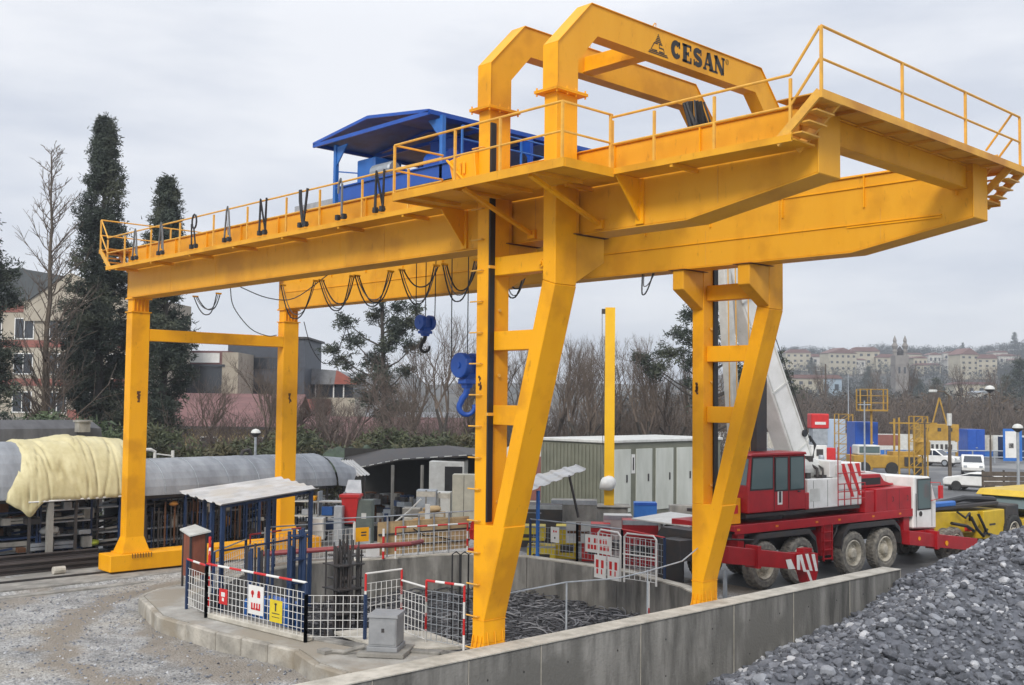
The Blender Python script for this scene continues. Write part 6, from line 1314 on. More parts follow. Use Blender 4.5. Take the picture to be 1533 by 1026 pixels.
def plant(builder, name, lab, cat, px, d, zb=G, group=None, mats=(bark, ndl), crown='crown', rz=0, sc=None):
    v = at(px, 600, d=d); loc = Vector((v.x, v.y, zb)); T_, C_ = builder; t = thing(name, lab, cat, loc, 0, group)
    T_.build('trunk', mats[0], t, local=True); C_.build(crown, mats[1], t, local=True); t.rotation_euler.z = rz
    if sc: t.scale = sc if isinstance(sc, tuple) else (sc,) * 3
    return t
def copy_at(src, px, d, lab, zb=G, rz=0, sc=1, group=None): v = at(px, 600, d=d); return dup(src, (v.x, v.y, zb), rz, lab, group, sc)
def ztop(py, d, px=766): return at(px, py, d=d).z
# big conifers behind the left gantry legs
d1 = 62; hA = ztop(172, d1, 145) - G
pA = lambda t: (2.0 * (1 - t) ** .68 + .08) * (1 - .55 * max(0, .28 - t) / .28)
plant(conifer(hA, pA, 3, 4600, .28, 24), 'conifer', 'tallest dark green conifer, behind and left of the left gantry leg', 'tree', 145, d1, rz=.4)
d2 = 62; hB = ztop(268, d2, 240) - G
pB = lambda t: (1.55 * (1 - t) ** .62 + .08) * (1 - .6 * max(0, .36 - t) / .36)
plant(conifer(hB, pB, 8, 3100, .27, 24), 'conifer', 'dark conifer seen between the two left gantry legs', 'tree', 242, d2, rz=1.1)
d3 = 55; plant(conifer(ztop(300, d3, -20) - G, lambda t: (2.5 * (1 - t) ** .6 + .1) * (1 - .5 * max(0, .3 - t) / .3), 14, 2400, .30, 20, .05), 'conifer', 'dark conifer cut by the left edge of the photo', 'tree', -42, d3)
rs = random.Random(5)
d4 = 75; hP = ztop(415, d4, 570) - G; cl = [(rs.uniform(-1.0, 1.0), rs.uniform(-.9, .9), z, rs.uniform(.7, 1.05)) for z in np.linspace(hP * .32, hP * .98, 17)] + [(-2.6, 0, hP * .78, .9), (-2.9, .4, hP * .58, .85), (-2.0, -.3, hP * .68, .9), (1.9, 0, hP * .77, .8), (2.1, .3, hP * .66, .9), (1.6, .2, hP * .54, .7), (-3.6, 0, hP * .64, .7), (-1.6, 0, hP * .5, .7), (2.3, 0, hP * .84, .6)]
cl = [(x * 1.0, y, z, r) for x, y, z, r in cl]
plant(pine(hP, 5, cl, .36), 'pine', 'clumped pine standing left of the blue hooks beyond the sheds', 'tree', 572, d4, rz=R(43), mats=(bark, ndl))
d5 = 66; hQ = ztop(440, d5, 1060) - G; cl = [(-3.6, 0, hQ * .62, .9), (-2.6, .2, hQ * .7, .9), (-2.0, 0, hQ * .80, .8), (-1.3, 0, hQ * .9, .8), (-1.2, 0, hQ * .66, .9), (-.8, 0, hQ * .77, 1), (0, 0, hQ * .96, .8), (0, 0, hQ * .84, 1), (.9, 0, hQ * .7, 1), (-1.0, .1, hQ * .54, .8), (3.6, 0, hQ * .66, .9), (2.8, .2, hQ * .78, .8), (4.3, 0, hQ * .52, .8), (4.0, 0, hQ * .6, .8), (1.8, 0, hQ * .6, .9), (-4.4, 0, hQ * .68, .6), (-.6, 0, hQ * .46, .6)]
plant(pine(hQ, 9, cl, .36), 'pine', 'dark clumped pine showing either side of the rear gantry leg', 'tree', 1068, d5, rz=R(43), mats=(bark, ndl))
# tall bare tree at left
d6 = 57; tb = plant(tall_bare(ztop(222, d6, 62) - G, 4, .24, .15, 85), 'bare_tree', 'tall slender leafless tree left of the tallest conifer', 'tree', 66, d6, mats=(barkp, twig), crown='branches')
plant(tall_bare(9.5, 24, .1, .17, 40), 'bare_tree', 'thin leafless sapling just right of the tall bare tree', 'tree', 74, 56.5, mats=(bark, twig), crown='branches')
grp = 'leafless trees beyond the sheds'
bA = plant(branch_tree(8.2, 31, trunk_h=.24, spread=.55, levels=7), 'bare_tree', 'leafless tree with low forks seen between the left gantry legs', 'tree', 372, 58, mats=(bark, twig), crown='branches', group=grp)
bB = plant(branch_tree(10.8, 42, trunk_h=.22, spread=.48, levels=7), 'bare_tree', 'large leafless tree behind the blue hooks', 'tree', 664, 62, mats=(bark, twig), crown='branches', group=grp)
bC = plant(branch_tree(9.8, 77, trunk_h=.2, spread=.5, levels=7, up=.24), 'bare_tree', 'leafless tree just right of the near raking strut', 'tree', 872, 64, mats=(bark, twig), crown='branches', group=grp)
bD = plant(branch_tree(7.0, 12, trunk_h=.16, spread=.66, levels=7, up=.1), 'bare_tree', 'low spreading leafless tree right of the rear left leg', 'tree', 500, 60, mats=(bark, mat('twig_reddish', (.14, .108, .09), .9, (.09, .07, .06), 2)), crown='branches', group=grp)
for src, px_, d_, rz_, sc_, lab in ((bC, 960, 66, 1.4, 1.0, 'leafless tree between the yellow pole and the rear gantry leg'), (bB, 925, 74, 2.6, .95, 'tall leafless tree right behind the yellow pole'), (bC, 1010, 70, 3.0, .92, 'leafless tree touching the left side of the rear gantry leg'), (bB, 835, 72, 4.2, .92, 'leafless tree seen through the raking strut opening'),
        (bA, 775, 66, 2.2, 1.15, 'leafless tree between near leg and raking strut'), (bD, 620, 70, 2.4, 1.25, 'leafless tree left of the large one behind the hooks'), (bD, 450, 66, 4.0, 1.05, 'reddish leafless bush tree against the rear left leg'), (bA, 330, 64, 4.4, .9, 'small leafless tree before the yellow-walled hall'),
        (bD, 545, 58, 5.3, .85, 'low leafless tree before the clumped pine'), (bA, 415, 62, 1.1, .8, 'small leafless tree behind the rear left leg'), (bC, 705, 70, 5.6, .95, 'leafless tree directly behind the near gantry leg'), (bD, 10, 57, .7, .8, 'wide leafless shrub tree at the left edge'), (bA, 735, 78, 2.9, 1.2, 'leafless tree standing far back behind the near leg'), (bB, 800, 80, .5, .95, 'tall leafless tree far back seen beside the near strut'), (bC, 1045, 84, .2, 1.05, 'leafless tree far back behind the rear gantry leg'), (bB, 620, 76, 3.6, .9, 'brown leafless tree far back under the small hook'), (bC, 480, 74, 1.9, .75, 'small leafless tree right of the rear left leg'), (bB, 850, 66, 5.0, .85, 'leafless tree close behind the container left end'), (bB, 985, 80, .9, 1.0, 'leafless tree farther back left of the pine'), (bA, 590, 62, .3, .9, 'small leafless tree below the small hook'), (bC, 880, 82, 2.0, 1.05, 'leafless tree farther back between strut and pole')):
    copy_at(src, px_, d_, lab, rz=rz_, sc=sc_, group=grp)
# hedges and evergreen shrub: uncountable undergrowth
def foliage_mass(lab, pts, hgt, mt, seed, dens=22, s=.36, name='undergrowth', dep=2.2):
    rs = random.Random(seed); m = MB()
    for (p, q) in zip(pts[:-1], pts[1:]):
        p = Vector(p); q = Vector(q); n = int((q - p).length * dens)
        for k in range(n):
            t = rs.random(); c = p.lerp(q, t); hh = hgt * (.85 + .4 * noise.noise(Vector((c.x * .35, c.y * .35, seed)))) ; z = G + hh * rs.random() ** .6
            a = rs.uniform(-1, 1) * dep * math.sqrt(max(.05, 1 - ((z - G) / (hgt * 1.3)) ** 2)); e = (q - p).normalized(); c = c + Vector((-e.y, e.x, 0)) * a; c.z = z; needles(m, c, s * rs.uniform(.6, 1.3), 17, rs)
    return tag(m.build(name, mt, None, org=tuple(pts[0])), lab, 'undergrowth', kind='stuff')
hg = lambda px, d: tuple(at(px, 640, d=d).to_2d()) + (0,)
foliage_mass('dark green evergreen hedge along the back of the left sheds', [hg(-60, 48), hg(90, 49), hg(200, 49)], 5.2, mat('hedge_green', (.075, .105, .045), .75, (.035, .052, .026), .9), 2, 80, .42, 'hedge')
foliage_mass('olive green undergrowth beyond the arched shed and lean-to', [hg(200, 51), hg(330, 54), hg(470, 56), hg(600, 57), hg(720, 58)], 4.2, mat('shrub_olive', (.09, .105, .05), .8, (.045, .056, .03), .6, c3=(.09, .08, .04), s3=.4), 3, 70, .42, 'shrubs')
# thicket of bare brush
def brush(lab, pts, hgt, seed, n, mt, rr=.013, name='brush', dep=4):
    rs = random.Random(seed); m = MB()
    for k in range(n):
        i = rs.randrange(len(pts) - 1); c = Vector(pts[i]).lerp(Vector(pts[i + 1]), rs.random()); c += Vector((rs.gauss(0, dep * .5), rs.gauss(0, dep * .5), 0)); c.z = G; H = hgt * rs.uniform(.5, 1.1); d = Vector((rs.gauss(0, .3), rs.gauss(0, .3), 1)).normalized(); q = c + d * H * .5; e = q + (d + Vector((rs.gauss(0, .3), rs.gauss(0, .3), 0))).normalized() * H * .5
        m.tube([c, q, e], rr * 1.6, 3, cap=False, r1=rr * .6)
        for j in range(7): s_ = q.lerp(e, rs.random()) if rs.random() < .6 else c.lerp(q, rs.uniform(.4, 1)); f_ = s_ + Vector((rs.gauss(0, .5), rs.gauss(0, .5), rs.uniform(.2, 1))).normalized() * H * rs.uniform(.12, .3); m.tube([s_, f_], rr * .8, 3, cap=False, r1=rr * .4)
    return tag(m.build(name, mt, None, org=tuple(pts[0])), lab, 'brush', kind='stuff')
brush('thicket of bare grey-brown brush beyond the container and yellow pole', [hg(700, 72), hg(800, 74), hg(950, 76), hg(1060, 80)], 5.4, 6, 1700, twig, .018)
brush('reddish bare brush in front of the red-roofed hall', [hg(250, 62), hg(420, 63), hg(560, 66), hg(720, 68)], 4.6, 7, 1400, bpy.data.materials['twig_reddish'], .016)
brush('bare brush at the far left before the apartment block', [hg(-40, 58), hg(60, 59), hg(180, 60)], 4.6, 8, 200, twig, .013)
# ================================================================ BUILDINGS AT LEFT
def frame_at(px, d, rz): v = at(px, 600, d=d); return Vector((v.x, v.y, G)), rz
VIEW = math.atan2(RT.y, RT.x)      # bearing along the picture plane
wht = M['white']
def win(t, x, z, w_, h, y=-.02, fr='white', n=2, g_='glassd'):
    m = MB(); fw2 = .07; m.box(x, x + w_, y - .05, y, z, z + fw2).box(x, x + w_, y - .05, y, z + h - fw2, z + h).box(x, x + fw2, y - .05, y, z + fw2 + .001, z + h - fw2 - .001).box(x + w_ - fw2, x + w_, y - .05, y, z + fw2 + .001, z + h - fw2 - .001)
    for k in range(1, n): m.box(x + w_ * k / n - .03, x + w_ * k / n + .03, y - .045, y, z + fw2 + .002, z + h - fw2 - .002)
    f_ = m.build('window', fr, t, local=True); MB().box(x + .01, x + w_ - .01, y - .015, y - .005, z + .01, z + h - .01).build('pane', g_, f_, local=True)
bd = 88; o_, _ = frame_at(60, bd, 0); t = thing('apartment_block', 'beige four-storey apartment block with brown bands at the far left', 'apartment block', o_, VIEW - .12); t.scale = (1, 1, 1.3)
pxm = bd / FPX
plaster = mat('beige_plaster', (.40, .36, .29), .9, (.32, .285, .23), .5); brown = mat('brown_band', (.26, .10, .08), .8, (.2, .075, .06), 1)
MB().box(-9, 7.4, 0, 12, -.1, 10.6).build('wall', plaster, t, local=True)
MB().py([(-1.5, 8.9), (7.4, 8.9), (7.4, 10.4), (2.4, 11.9), (-1.5, 10.2)], -.3, 0).build('gable', plaster, t, local=True)
MB().py([(-9.6, 10.0), (-1.0, 10.2), (1.9, 11.7), (-2, 12.2), (-6, 11.8), (-9.6, 10.9)], -.5, 12.2).build('roof', mat('roof_dark_slate', (.07, .08, .085), .7), t, local=True)
for z in (.9, 3.3, 5.7, 7.9): MB().box(-8.9, 7.38, -.06, -.002, z + 1.55, z + 2.0).build('band', brown if z > 3 else 'conc', t, local=True)
for z in (.6, 3.0, 5.4, 7.6):
    for x in (-8, -5.2, -2.4, .6, 3.4, 5.6): win(t, x, z + .15, 1.7, 1.35)
for z in (3.0, 5.4): MB().box(2.9, 5.4, -1.0, -.1, z - .5, z - .35).box(2.9, 5.4, -1.0, -.95, z - .34, z + .4).build('balcony', brown, t, local=True)
# red-roofed hall with yellow wall
pink = mat('pink_roof', (.20, .105, .10), .85, (.15, .08, .078), .6, streak=(1, 4, 1)); yw = mat('yellow_plaster', (.42, .33, .15), .9, (.33, .26, .12), .5)
hd = 84; o_, _ = frame_at(330, hd, 0); t = thing('red_roofed_hall', 'long low hall with dull pink roof and yellow walls behind the bare trees', 'hall', o_, VIEW)
MB().box(-6.5, 5.2, 0, 9, 0, 3.2).build('wall', yw, t, local=True)
MB().hexa([(-6.9, -.5, 3.15), (5.7, -.5, 3.15), (5.7, 4.6, 5.7), (-6.9, 4.6, 5.7)], [(-6.9, -.5, 3.3), (5.7, -.5, 3.3), (5.7, 4.6, 5.85), (-6.9, 4.6, 5.85)]).hexa([(-6.9, 4.6, 5.7), (5.7, 4.6, 5.7), (5.7, 9.5, 3.15), (-6.9, 9.5, 3.15)], [(-6.9, 4.6, 5.85), (5.7, 4.6, 5.85), (5.7, 9.5, 3.3), (-6.9, 9.5, 3.3)]).build('roof', pink, t, local=True)
MB().box(-6.9, 5.7, -.62, -.51, 3.1, 3.3).build('gutter', 'dark', t, local=True)
for x in (-5, -1.5, 2): win(t, x, 1.2, 1.4, 1.3)
o_, _ = frame_at(575, 82, 0); t = thing('low_hall', 'low yellowish hall with a faded pink roof behind the clumped pine', 'hall', o_, VIEW)
MB().box(-7, 7.5, 0, 8, 0, 2.6).build('wall', yw, t, local=True); MB().hexa([(-7.4, -.5, 2.55), (8, -.5, 2.55), (7, 4, 4.0), (-6.4, 4, 4.0)], [(-7.4, -.5, 2.68), (8, -.5, 2.68), (7, 4, 4.13), (-6.4, 4, 4.13)]).build('roof', pink, t, local=True)
for x in (-5.5, -2, 1.5, 5): win(t, x, .9, 1.4, 1.2)
# glassy modern block
o_, _ = frame_at(310, 98, 0); t = thing('glass_front_building', 'dark glazed office building with red band behind the tie beam', 'office building', o_, VIEW)
MB().box(-8, 1.2, .3, 10, 5.5, 8.3).box(-8.2, 1.5, 0, 10.2, 8.302, 8.5).build('glazed_storey', 'glassd', t, local=True)
for x in (-6, -3.4, -.9): MB().box(x, x + .1, .2, .3, 5.5, 8.3).build('mullion', 'dark', t, local=True)
MB().box(-9.5, 9.5, -.6, 10, 3.5, 5.45).build('red_band', brown, t, local=True); MB().box(-9.5, 9.5, -.5, 10, 0, 3.5).build('wall', plaster, t, local=True)
MB().box(1.25, 2.7, .1, 9, 5.46, 9.6).build('stair_tower', plaster, t, local=True); MB().box(-7.5, 1.24, 2, 8, 8.51, 9.8).build('roof_storey', pink, t, local=True); win(t, -2.5, 8.7, 3.0, .9, 1.98, g_='white')
o_, _ = frame_at(405, 104, 0); t = thing('dark_tower_building', 'tall dark blue-grey clad building behind the rear left leg', 'office building', o_, VIEW)
MB().box(-4.2, 3.2, 0, 9, 0, 11.2).build('wall', mat('dark_cladding', (.055, .065, .085), .5, (.04, .048, .062), 2), t, local=True); MB().box(-4.4, 3.5, -.2, 9.2, 11.2, 11.4).build('parapet', 'dark', t, local=True)
for z in (3, 5.6, 8.2): win(t, -3.6, z, 6.2, 1.2, n=5, fr='dark')
o_, _ = frame_at(480, 108, 0); t = thing('low_wing_building', 'low building with grey and red hipped roof right of the rear left leg', 'office building', o_, VIEW)
MB().box(-4.0, 3.4, 0, 8, 0, 5.6).build('wall', plaster, t, local=True); MB().box(-3.8, 3.2, .1, 8, 5.61, 6.9).build('window_band', 'glassd', t, local=True)
MB().py([(-4.2, 6.91), (4.0, 6.91), (1.5, 8.3), (-4.2, 8.7)], -.4, 8).build('roof', mat('roof_grey', (.22, .23, .24), .8), t, local=True); MB().py([(1.4, 6.95), (4.1, 6.95), (1.6, 8.36)], -.45, -.41).build('red_slope', mat('tile_red', (.33, .10, .07), .8, (.25, .08, .06), 2), t, local=True)
for x in (-2.6, -.6, 1.2, 2.2): MB().box(x, x + .12, .02, .09, 5.61, 6.9).build('mullion', 'white', t, local=True)
# white arched hut glimpsed behind strut
o_, _ = frame_at(800, 60, 0); t = thing('arched_hut', 'small pale arched hut glimpsed between near leg strut and container', 'hut', o_, VIEW); MB().py([(-2, .0), (2, 0), (2, 1.8)] + [(2 * math.cos(math.pi * i / 10), 1.8 + 1.6 * math.sin(math.pi * i / 10)) for i in range(11)] + [(-2, 1.8)], 0, 3).build('wall', 'whited', t, local=True); MB().box(-.6, .6, -.04, -.001, .1, 2.5).build('door', brown, t, local=True)
# ================================================================ LAMPS
def lamp(lab, px, d, h, kind='globe', r=.055, grp='lamp posts', mt='steel', hs=1):
    v = at(px, 600, d=d); t = thing('street_lamp', lab, 'lamp post', (v.x, v.y, G), 0, grp); MB().tube([(0, 0, 0), (0, 0, h * .45)], r * 1.5, 8, r1=r * 1.3).tube([(0, 0, h * .45), (0, 0, h)], r, 8).build('pole', mt, t, local=True)
    if kind == 'globe':
        MB().lathe([(.03, -.05), (.42 * hs, .22 * hs), (.44 * hs, .26 * hs), (.40 * hs, .27 * hs), (.03, .27 * hs)], (0, 0, h), 'z', 18).build('shade', 'dark', t, local=True); MB().lathe([(.38 * hs, .272 * hs), (.35 * hs, .42 * hs), (.22 * hs, .54 * hs), (0, .6 * hs)], (0, 0, h), 'z', 18).build('globe', 'whited', t, local=True, smooth=True)
    else:
        MB().tube([(0, 0, h - .05), (-.25, -.22, h + .25), (-.75, -.7, h + .25)], .06, 6).build('arm', mt, t, local=True); MB().box(-1.0, -.55, -.9, -.5, h + .18, h + .36).build('lamp_head', 'whited', t, local=True, bevel=.04)
        MB().lathe([(0, -.4), (.16, -.4), (.16, .4), (0, .4)], (0, 0, h - 1.6), 'z', 10).build('control_box', 'whited', t, local=True)
    return t
lamp('small globe lamp behind the arched shed, between the left gantry legs', 384, 47, ztop(650, 47, 384) - G - .1, hs=.55)
lamp('globe lamp on twin grey posts at the right edge of the yard', 1523, 50, ztop(640, 50, 1523) - G - .2, hs=.62, r=.07)
lamp('lamp post with a hooked arm and white control box in the car park', 1421, 72, ztop(592, 72, 1421) - G, 'arm', .09, mt=barkp, hs=.8)
lamp('tall thin lamp post with a flat dark shade beyond the parked cars', 1482, 84, ztop(588, 84, 1482) - G, hs=.95, r=.06, mt=barkp)
def plain_pole(lab, px, d, ytop, r=.07, mt=barkp): v = at(px, 600, d=d); h = ztop(ytop, d, px) - G; tag(MB().tube([(v.x, v.y, G), (v.x, v.y, G + h * .5), (v.x, v.y, G + h)], r * 1.3, 8, r1=r * .8).tube([(v.x - .25, v.y - .25, G + h * .96), (v.x + .25, v.y + .25, G + h * .96)], .03, 5).build('utility_pole', mt, None), lab, 'pole', 'utility poles in the yard')
plain_pole('thin dark pole beside the yellow rig in the yard', 1384, 70, 630); plain_pole('slim pole passing in front of the left blue container', 1294, 62, 600, .05, 'steel'); plain_pole('tall thin mast left of the blue container', 1270, 120, 560, .06, 'steel'); plain_pole('tall dark pole rising before the hillside houses', 1236, 170, 545, .14)
plain_pole('post with twin arm behind the truck crane tail', 1186, 110, 600, .08)
# ================================================================ YARD AT RIGHT
def car(lab, px, d, rz, L_=4.2, body='white', hatch=True, low=False):
    v = at(px, 700, d=d); t = thing('parked_car', lab, 'car', (v.x, v.y, G), rz, 'white cars in the car park'); h = 1.2 if low else 1.5
    prof = [(-L_ / 2, .35), (L_ / 2, .35), (L_ / 2 + .05, .65), (L_ / 2 - .1, .85), (L_ / 2 - 1.0, .98), (L_ / 2 - 1.7, h), (-L_ / 2 + .9, h + .02), (-L_ / 2 + .15, .98), (-L_ / 2, .8)]
    m = MB(); m.py(prof, -.84, .84); b_ = m.build('body', body, t, local=True, bevel=.08, seg=3)
    gp = [(L_ / 2 - 1.12, .99), (L_ / 2 - 1.72, h - .08), (-L_ / 2 + .95, h - .06), (-L_ / 2 + .3, .99)]
    for y in (-.852, .842): m = MB(); m.py(gp, y, y + .01); m.build('side_window', 'glassd', b_, local=True)
    for x in (-.15,): MB().box(x - .04, x + .04, -.858, -.853, .99, h - .06).build('pillar', body, b_, local=True)
    m = MB(); m.hexa([(L_ / 2 - 1.02, -.7, .985), (L_ / 2 - .98, -.7, .99), (L_ / 2 - .98, .7, .99), (L_ / 2 - 1.02, .7, .985)], [(L_ / 2 - 1.66, -.62, h - .05), (L_ / 2 - 1.62, -.62, h - .04), (L_ / 2 - 1.62, .62, h - .04), (L_ / 2 - 1.66, .62, h - .05)]); m.build('windscreen', 'glassd', b_, local=True)
    for x in (-L_ / 2 + .75, L_ / 2 - .85):
        for y in (-.86, .66): w_ = MB().lathe([(0, 0), (.3, 0), (.33, .04), (.33, .17), (.3, .2), (0, .2)], (x, y, .33), 'y', 18).build('wheel', 'tyre', t, local=True); MB().lathe([(0, -.012), (.2, -.012), (.2, 0)], (x, y, .33), 'y', 14).build('rim', 'steel', w_, local=True)
    for y in (-.7, .45): MB().box(L_ / 2 - .06, L_ / 2 + .07, y, y + .25, .62, .78).build('headlight', 'steel', t, local=True)
    MB().box(-L_ / 2 + .2, L_ / 2 - .1, -.845, .845, .25, .36).build('sill', 'dark', t, local=True)
car('white hatchback parked farthest back beside the brown pole', 1404, 99, VIEW - .75, 3.6); car('white car with dark windows in the middle of the car park', 1456, 88, VIEW - 1.95, 4.0); car('low white car nearest the loader', 1461, 71, VIEW + 2.45, 3.7, low=True)
# boundary wall of white panels with doors
o_, _ = frame_at(1240, 118, 0); t = thing('boundary_wall', 'long white panel wall with a blue band closing off the yard', 'wall', o_, VIEW - .05)
for k in range(30):
    x = -14 + k * 1.5; MB().box(x, x + 1.46, 0, .15, .62, 2.35).build('panel', 'whited' if k % 5 else 'concl', t, local=True); MB().box(x, x + 1.46, -.02, .15, 0, .6).build('base_panel', 'bluel' if k > 12 and k % 3 else 'steel', t, local=True)
def blue_box(lab, px, d, w_, h, mt='blue', z0=0, grp=None, name='blue_container', cat='container', seam=True):
    v = at(px, 600, d=d); t = thing(name, lab, cat, (v.x, v.y, G), VIEW, grp); MB().box(-w_ / 2, w_ / 2, 0, 2.4, z0, z0 + h).build('shell', mt, t, local=True, bevel=.02)
    for k in range(2): MB().box(-w_ / 2 + .05 + k * w_ / 2, -.03 + k * w_ / 2, -.05, -.003, z0 + .1, z0 + h - .1).build('door', mt, t, local=True)
    MB().box(-.1, .1, -.09, -.051, z0 + h * .35, z0 + h * .38).build('lock_bar', 'steel', t, local=True); return t
blue_box('upright blue container with a small white emblem left of the yard', 1297, 95, 2.0, ztop(632, 95, 1297) - G, 'blue'); blue_box('blue double door container in the white boundary wall', 1461, 114, 1.8, ztop(643, 114, 1461) - G); blue_box('blue container cut by the right edge of the photo', 1523, 112, 2.0, ztop(655, 112, 1523) - G, 'blued'); blue_box('light blue-white container behind the red lift cabin', 1250, 110, 2.1, ztop(628, 110, 1250) - G, mat('pale_blue_sheet', (.42, .50, .60), .5, (.35, .43, .53), 1, streak=(6, 6, .3)))
blue_box('small blue strip container beside the pale one', 1232, 109, .5, ztop(628, 109, 1232) - G, 'bluel')
bc_ = [q for q in COL.objects if q.name == 'blue_container'][0]; m = MB(); m.box(.3, .6, -.1, -.082, 2.2, 2.26).box(.3, .36, -.1, -.083, 2.0, 2.19).box(.42, .6, -.1, -.083, 1.95, 2.01); m.build('emblem', 'white', bc_, local=True)
# red cabin lift left of containers
v = at(1228, 600, d=80); t = thing('red_cabin', 'small red cab with white lettering standing behind the truck crane', 'cab', (v.x, v.y, G), VIEW)
zb = ztop(642, 80, 1228) - G; MB().box(-.65, .65, 0, 1.2, zb, zb + 1.1).build('hood', 'redb', t, local=True, bevel=.06); MB().box(-.4, .4, -.02, -.001, zb + .3, zb + .5).build('stripe', 'white', t, local=True); MB().box(-.55, .55, .05, 1.1, zb - 1.2, zb - .01).build('grille', 'steel', t, local=True); MB().box(-.7, .5, .0, 1.2, zb - 2.3, zb - 1.21).build('body', 'white', t, local=True, bevel=.05); MB().box(-.3, .2, -.02, -.001, zb - 2.0, zb - 1.5).build('mark', 'dark', t, local=True); MB().box(.45, 1.1, -.1, 1, .4, zb - 1.4).build('frame', 'redb', t, local=True, bevel=.03); MB().box(-.6, -.4, 0, .2, 0, zb - 2.3).box(.2, .4, 0, .2, 0, zb - 2.3).build('leg', 'dark', t, local=True)
# yellow machinery in the yard
yl2 = mat('yard_yellow', (.46, .27, .03), .6, (.30, .17, .02), 1.5)
def lattice(name, lab, px, d, w_, h, cat='machine', extra=None, base=None):
    v = at(px, 600, d=d); t = thing(name, lab, cat, (v.x, v.y, G), VIEW); m = MB()
    for x in (-w_ / 2, w_ / 2):
        for y in (0, w_): m.nxt().bar((x, y, 0), (x, y, h), .09)
    m.build('upright', yl2, t, local=True); m = MB(); k = int(h / .9)
    for i in range(k):
        for y in (0, w_): m.nxt().bar((-w_ / 2, y, h * i / k), (w_ / 2, y, h * (i + 1) / k), .045); m.nxt().bar((-w_ / 2, y, h * (i + 1) / k), (w_ / 2, y, h * (i + 1) / k), .05)
    m.build('brace', yl2, t, local=True)
    if base: MB().box(*base).build('machine_body', yl2, t, local=True, bevel=.08)
    if extra: extra(t)
    return t
def ex1(t):
    MB().lathe([(0, 0), (.55, 0), (.6, .3), (.6, .9), (.35, 1.2), (0, 1.2)], (.3, .6, 1.9), 'z', 16).build('winch_drum', yl2, t, local=True); MB().bar((-2.3, 0, 4.2), (1.2, 0, 4.2), .1).bar((-1.6, 0, 0), (-1.6, 0, 4.6), .12).build('boom', yl2, t, local=True)
lattice('drilling_rig', 'yellow lattice rig with a round drum near the brown pole', 1378, 80, 1.0, 4.7, 'rig', ex1)
lattice('lattice_frame', 'short yellow lattice frame left of the blue container', 1266, 100, 1.3, 4.6, 'frame')
v = at(1335, 690, d=86); t = thing('flat_bed_machine', 'yellow low machine with cab parked before the boundary wall', 'machine', (v.x, v.y, G), VIEW)
MB().box(-3.0, 2.4, 0, 2, .5, 1.5).build('body', yl2, t, local=True, bevel=.05); MB().box(-2.6, -.8, .2, 1.8, 1.51, 2.3).build('cab', 'whited', t, local=True, bevel=.08); MB().box(-2.5, -.9, .15, .195, 1.7, 2.2).build('window', 'glass', t, local=True); MB().box(.2, 2.2, .3, 1.7, 1.51, 1.8).build('deck_box', yl2, t, local=True)
for x in (-2.2, 0, 2.2): MB().lathe([(0, 0), (.5, 0), (.5, .3), (0, .3)], (x, -.1, .5), 'y', 16).build('wheel', 'tyre', t, local=True)
MB().box(1.0, 2.0, -.1, -.001, .7, 1.4).build('vent', 'dark', t, local=True)
v = at(1323, 690, d=104); t = thing('orange_frame', 'low dark machine on orange posts before the white wall', 'machine', (v.x, v.y, G), VIEW); MB().box(-1.6, 1.6, 0, 1.5, 1.6, 2.6).build('body', brown, t, local=True)
for x in (-1.2, 1.0): MB().bar((x, -.05, 0), (x, -.05, 4.2 if x > 0 else 2.6), .16).build('post', yl2, t, local=True)
v = at(1407, 690, d=106); t = thing('control_tower_cabin', 'yellow cabin with peaked frame and white panel before the boundary wall', 'cabin', (v.x, v.y, G), VIEW); zc = ztop(660, 106, 1407) - G
MB().box(-1.9, 1.9, 0, 2, zc, zc + 1.6).build('cabin', yl2, t, local=True); MB().box(-1.7, 1.7, -.05, -.001, zc - 1.1, zc - .1).build('panel', 'whited', t, local=True)
for k in range(6): MB().box(-1.3 + k * .45, -1.05 + k * .45, -.07, -.052, zc - .85, zc - .35).build('mark', 'dark', t, local=True)
for x in (-1.2, 0, 1.1): MB().box(x - .2, x + .15, -.03, -.001, zc + .9, zc + 1.25).build('window', 'dark', t, local=True)
MB().bar((-.7, 0, zc + 1.6), (0, 0, zc + 4.2), .12).bar((.7, 0, zc + 1.6), (0, 0, zc + 4.2), .12).build('peak_frame', yl2, t, local=True)
for x in (-1.7, 1.7): MB().box(x - .1, x + .1, 0, .2, 0, zc - .001).build('leg', yl2, t, local=True)
v = at(1302, 600, d=92); t = thing('work_platform', 'yellow caged work platform on a thin mast above the blue container', 'platform', (v.x, v.y, G), VIEW); zc = ztop(614, 92, 1302) - G
m = MB()
for x in (-.8, .1, 1.5):
    for y in (0, 1): m.nxt().bar((x, y, zc), (x, y, zc + 1.75), .1)
m.build('upright', yl2, t, local=True)
for z in (0, .6, 1.2, 1.75): MB().tube([(-.8, 0, zc + z), (1.5, 0, zc + z), (1.5, 1, zc + z), (-.8, 1, zc + z), (-.8, 0, zc + z)], .035, 5).build('rail', yl2, t, local=True)
MB().box(-.85, 1.55, -.05, 1.05, zc - .1, zc - .01).build('floor', yl2, t, local=True); MB().box(-.75, -.2, .1, .8, zc + .2, zc + 1.6).build('instrument_box', 'dark', t, local=True); MB().tube([(.3, .5, 0), (.3, .5, zc - .1)], .1, 8).build('mast', yl2, t, local=True)
v = at(1503, 716, d=66); t = thing('timber_fence', 'short brown timber fence at the right side of the car park', 'fence', (v.x, v.y, G), VIEW + .1)
for k in range(5): MB().box(-1.4, 1.6, 0, .06, .1 + k * .3, .36 + k * .3).build('board', barkp, t, local=True)
for x in (-1.35, 0, 1.5): MB().box(x, x + .1, .07, .15, 0, 1.65).build('post', bark, t, local=True)
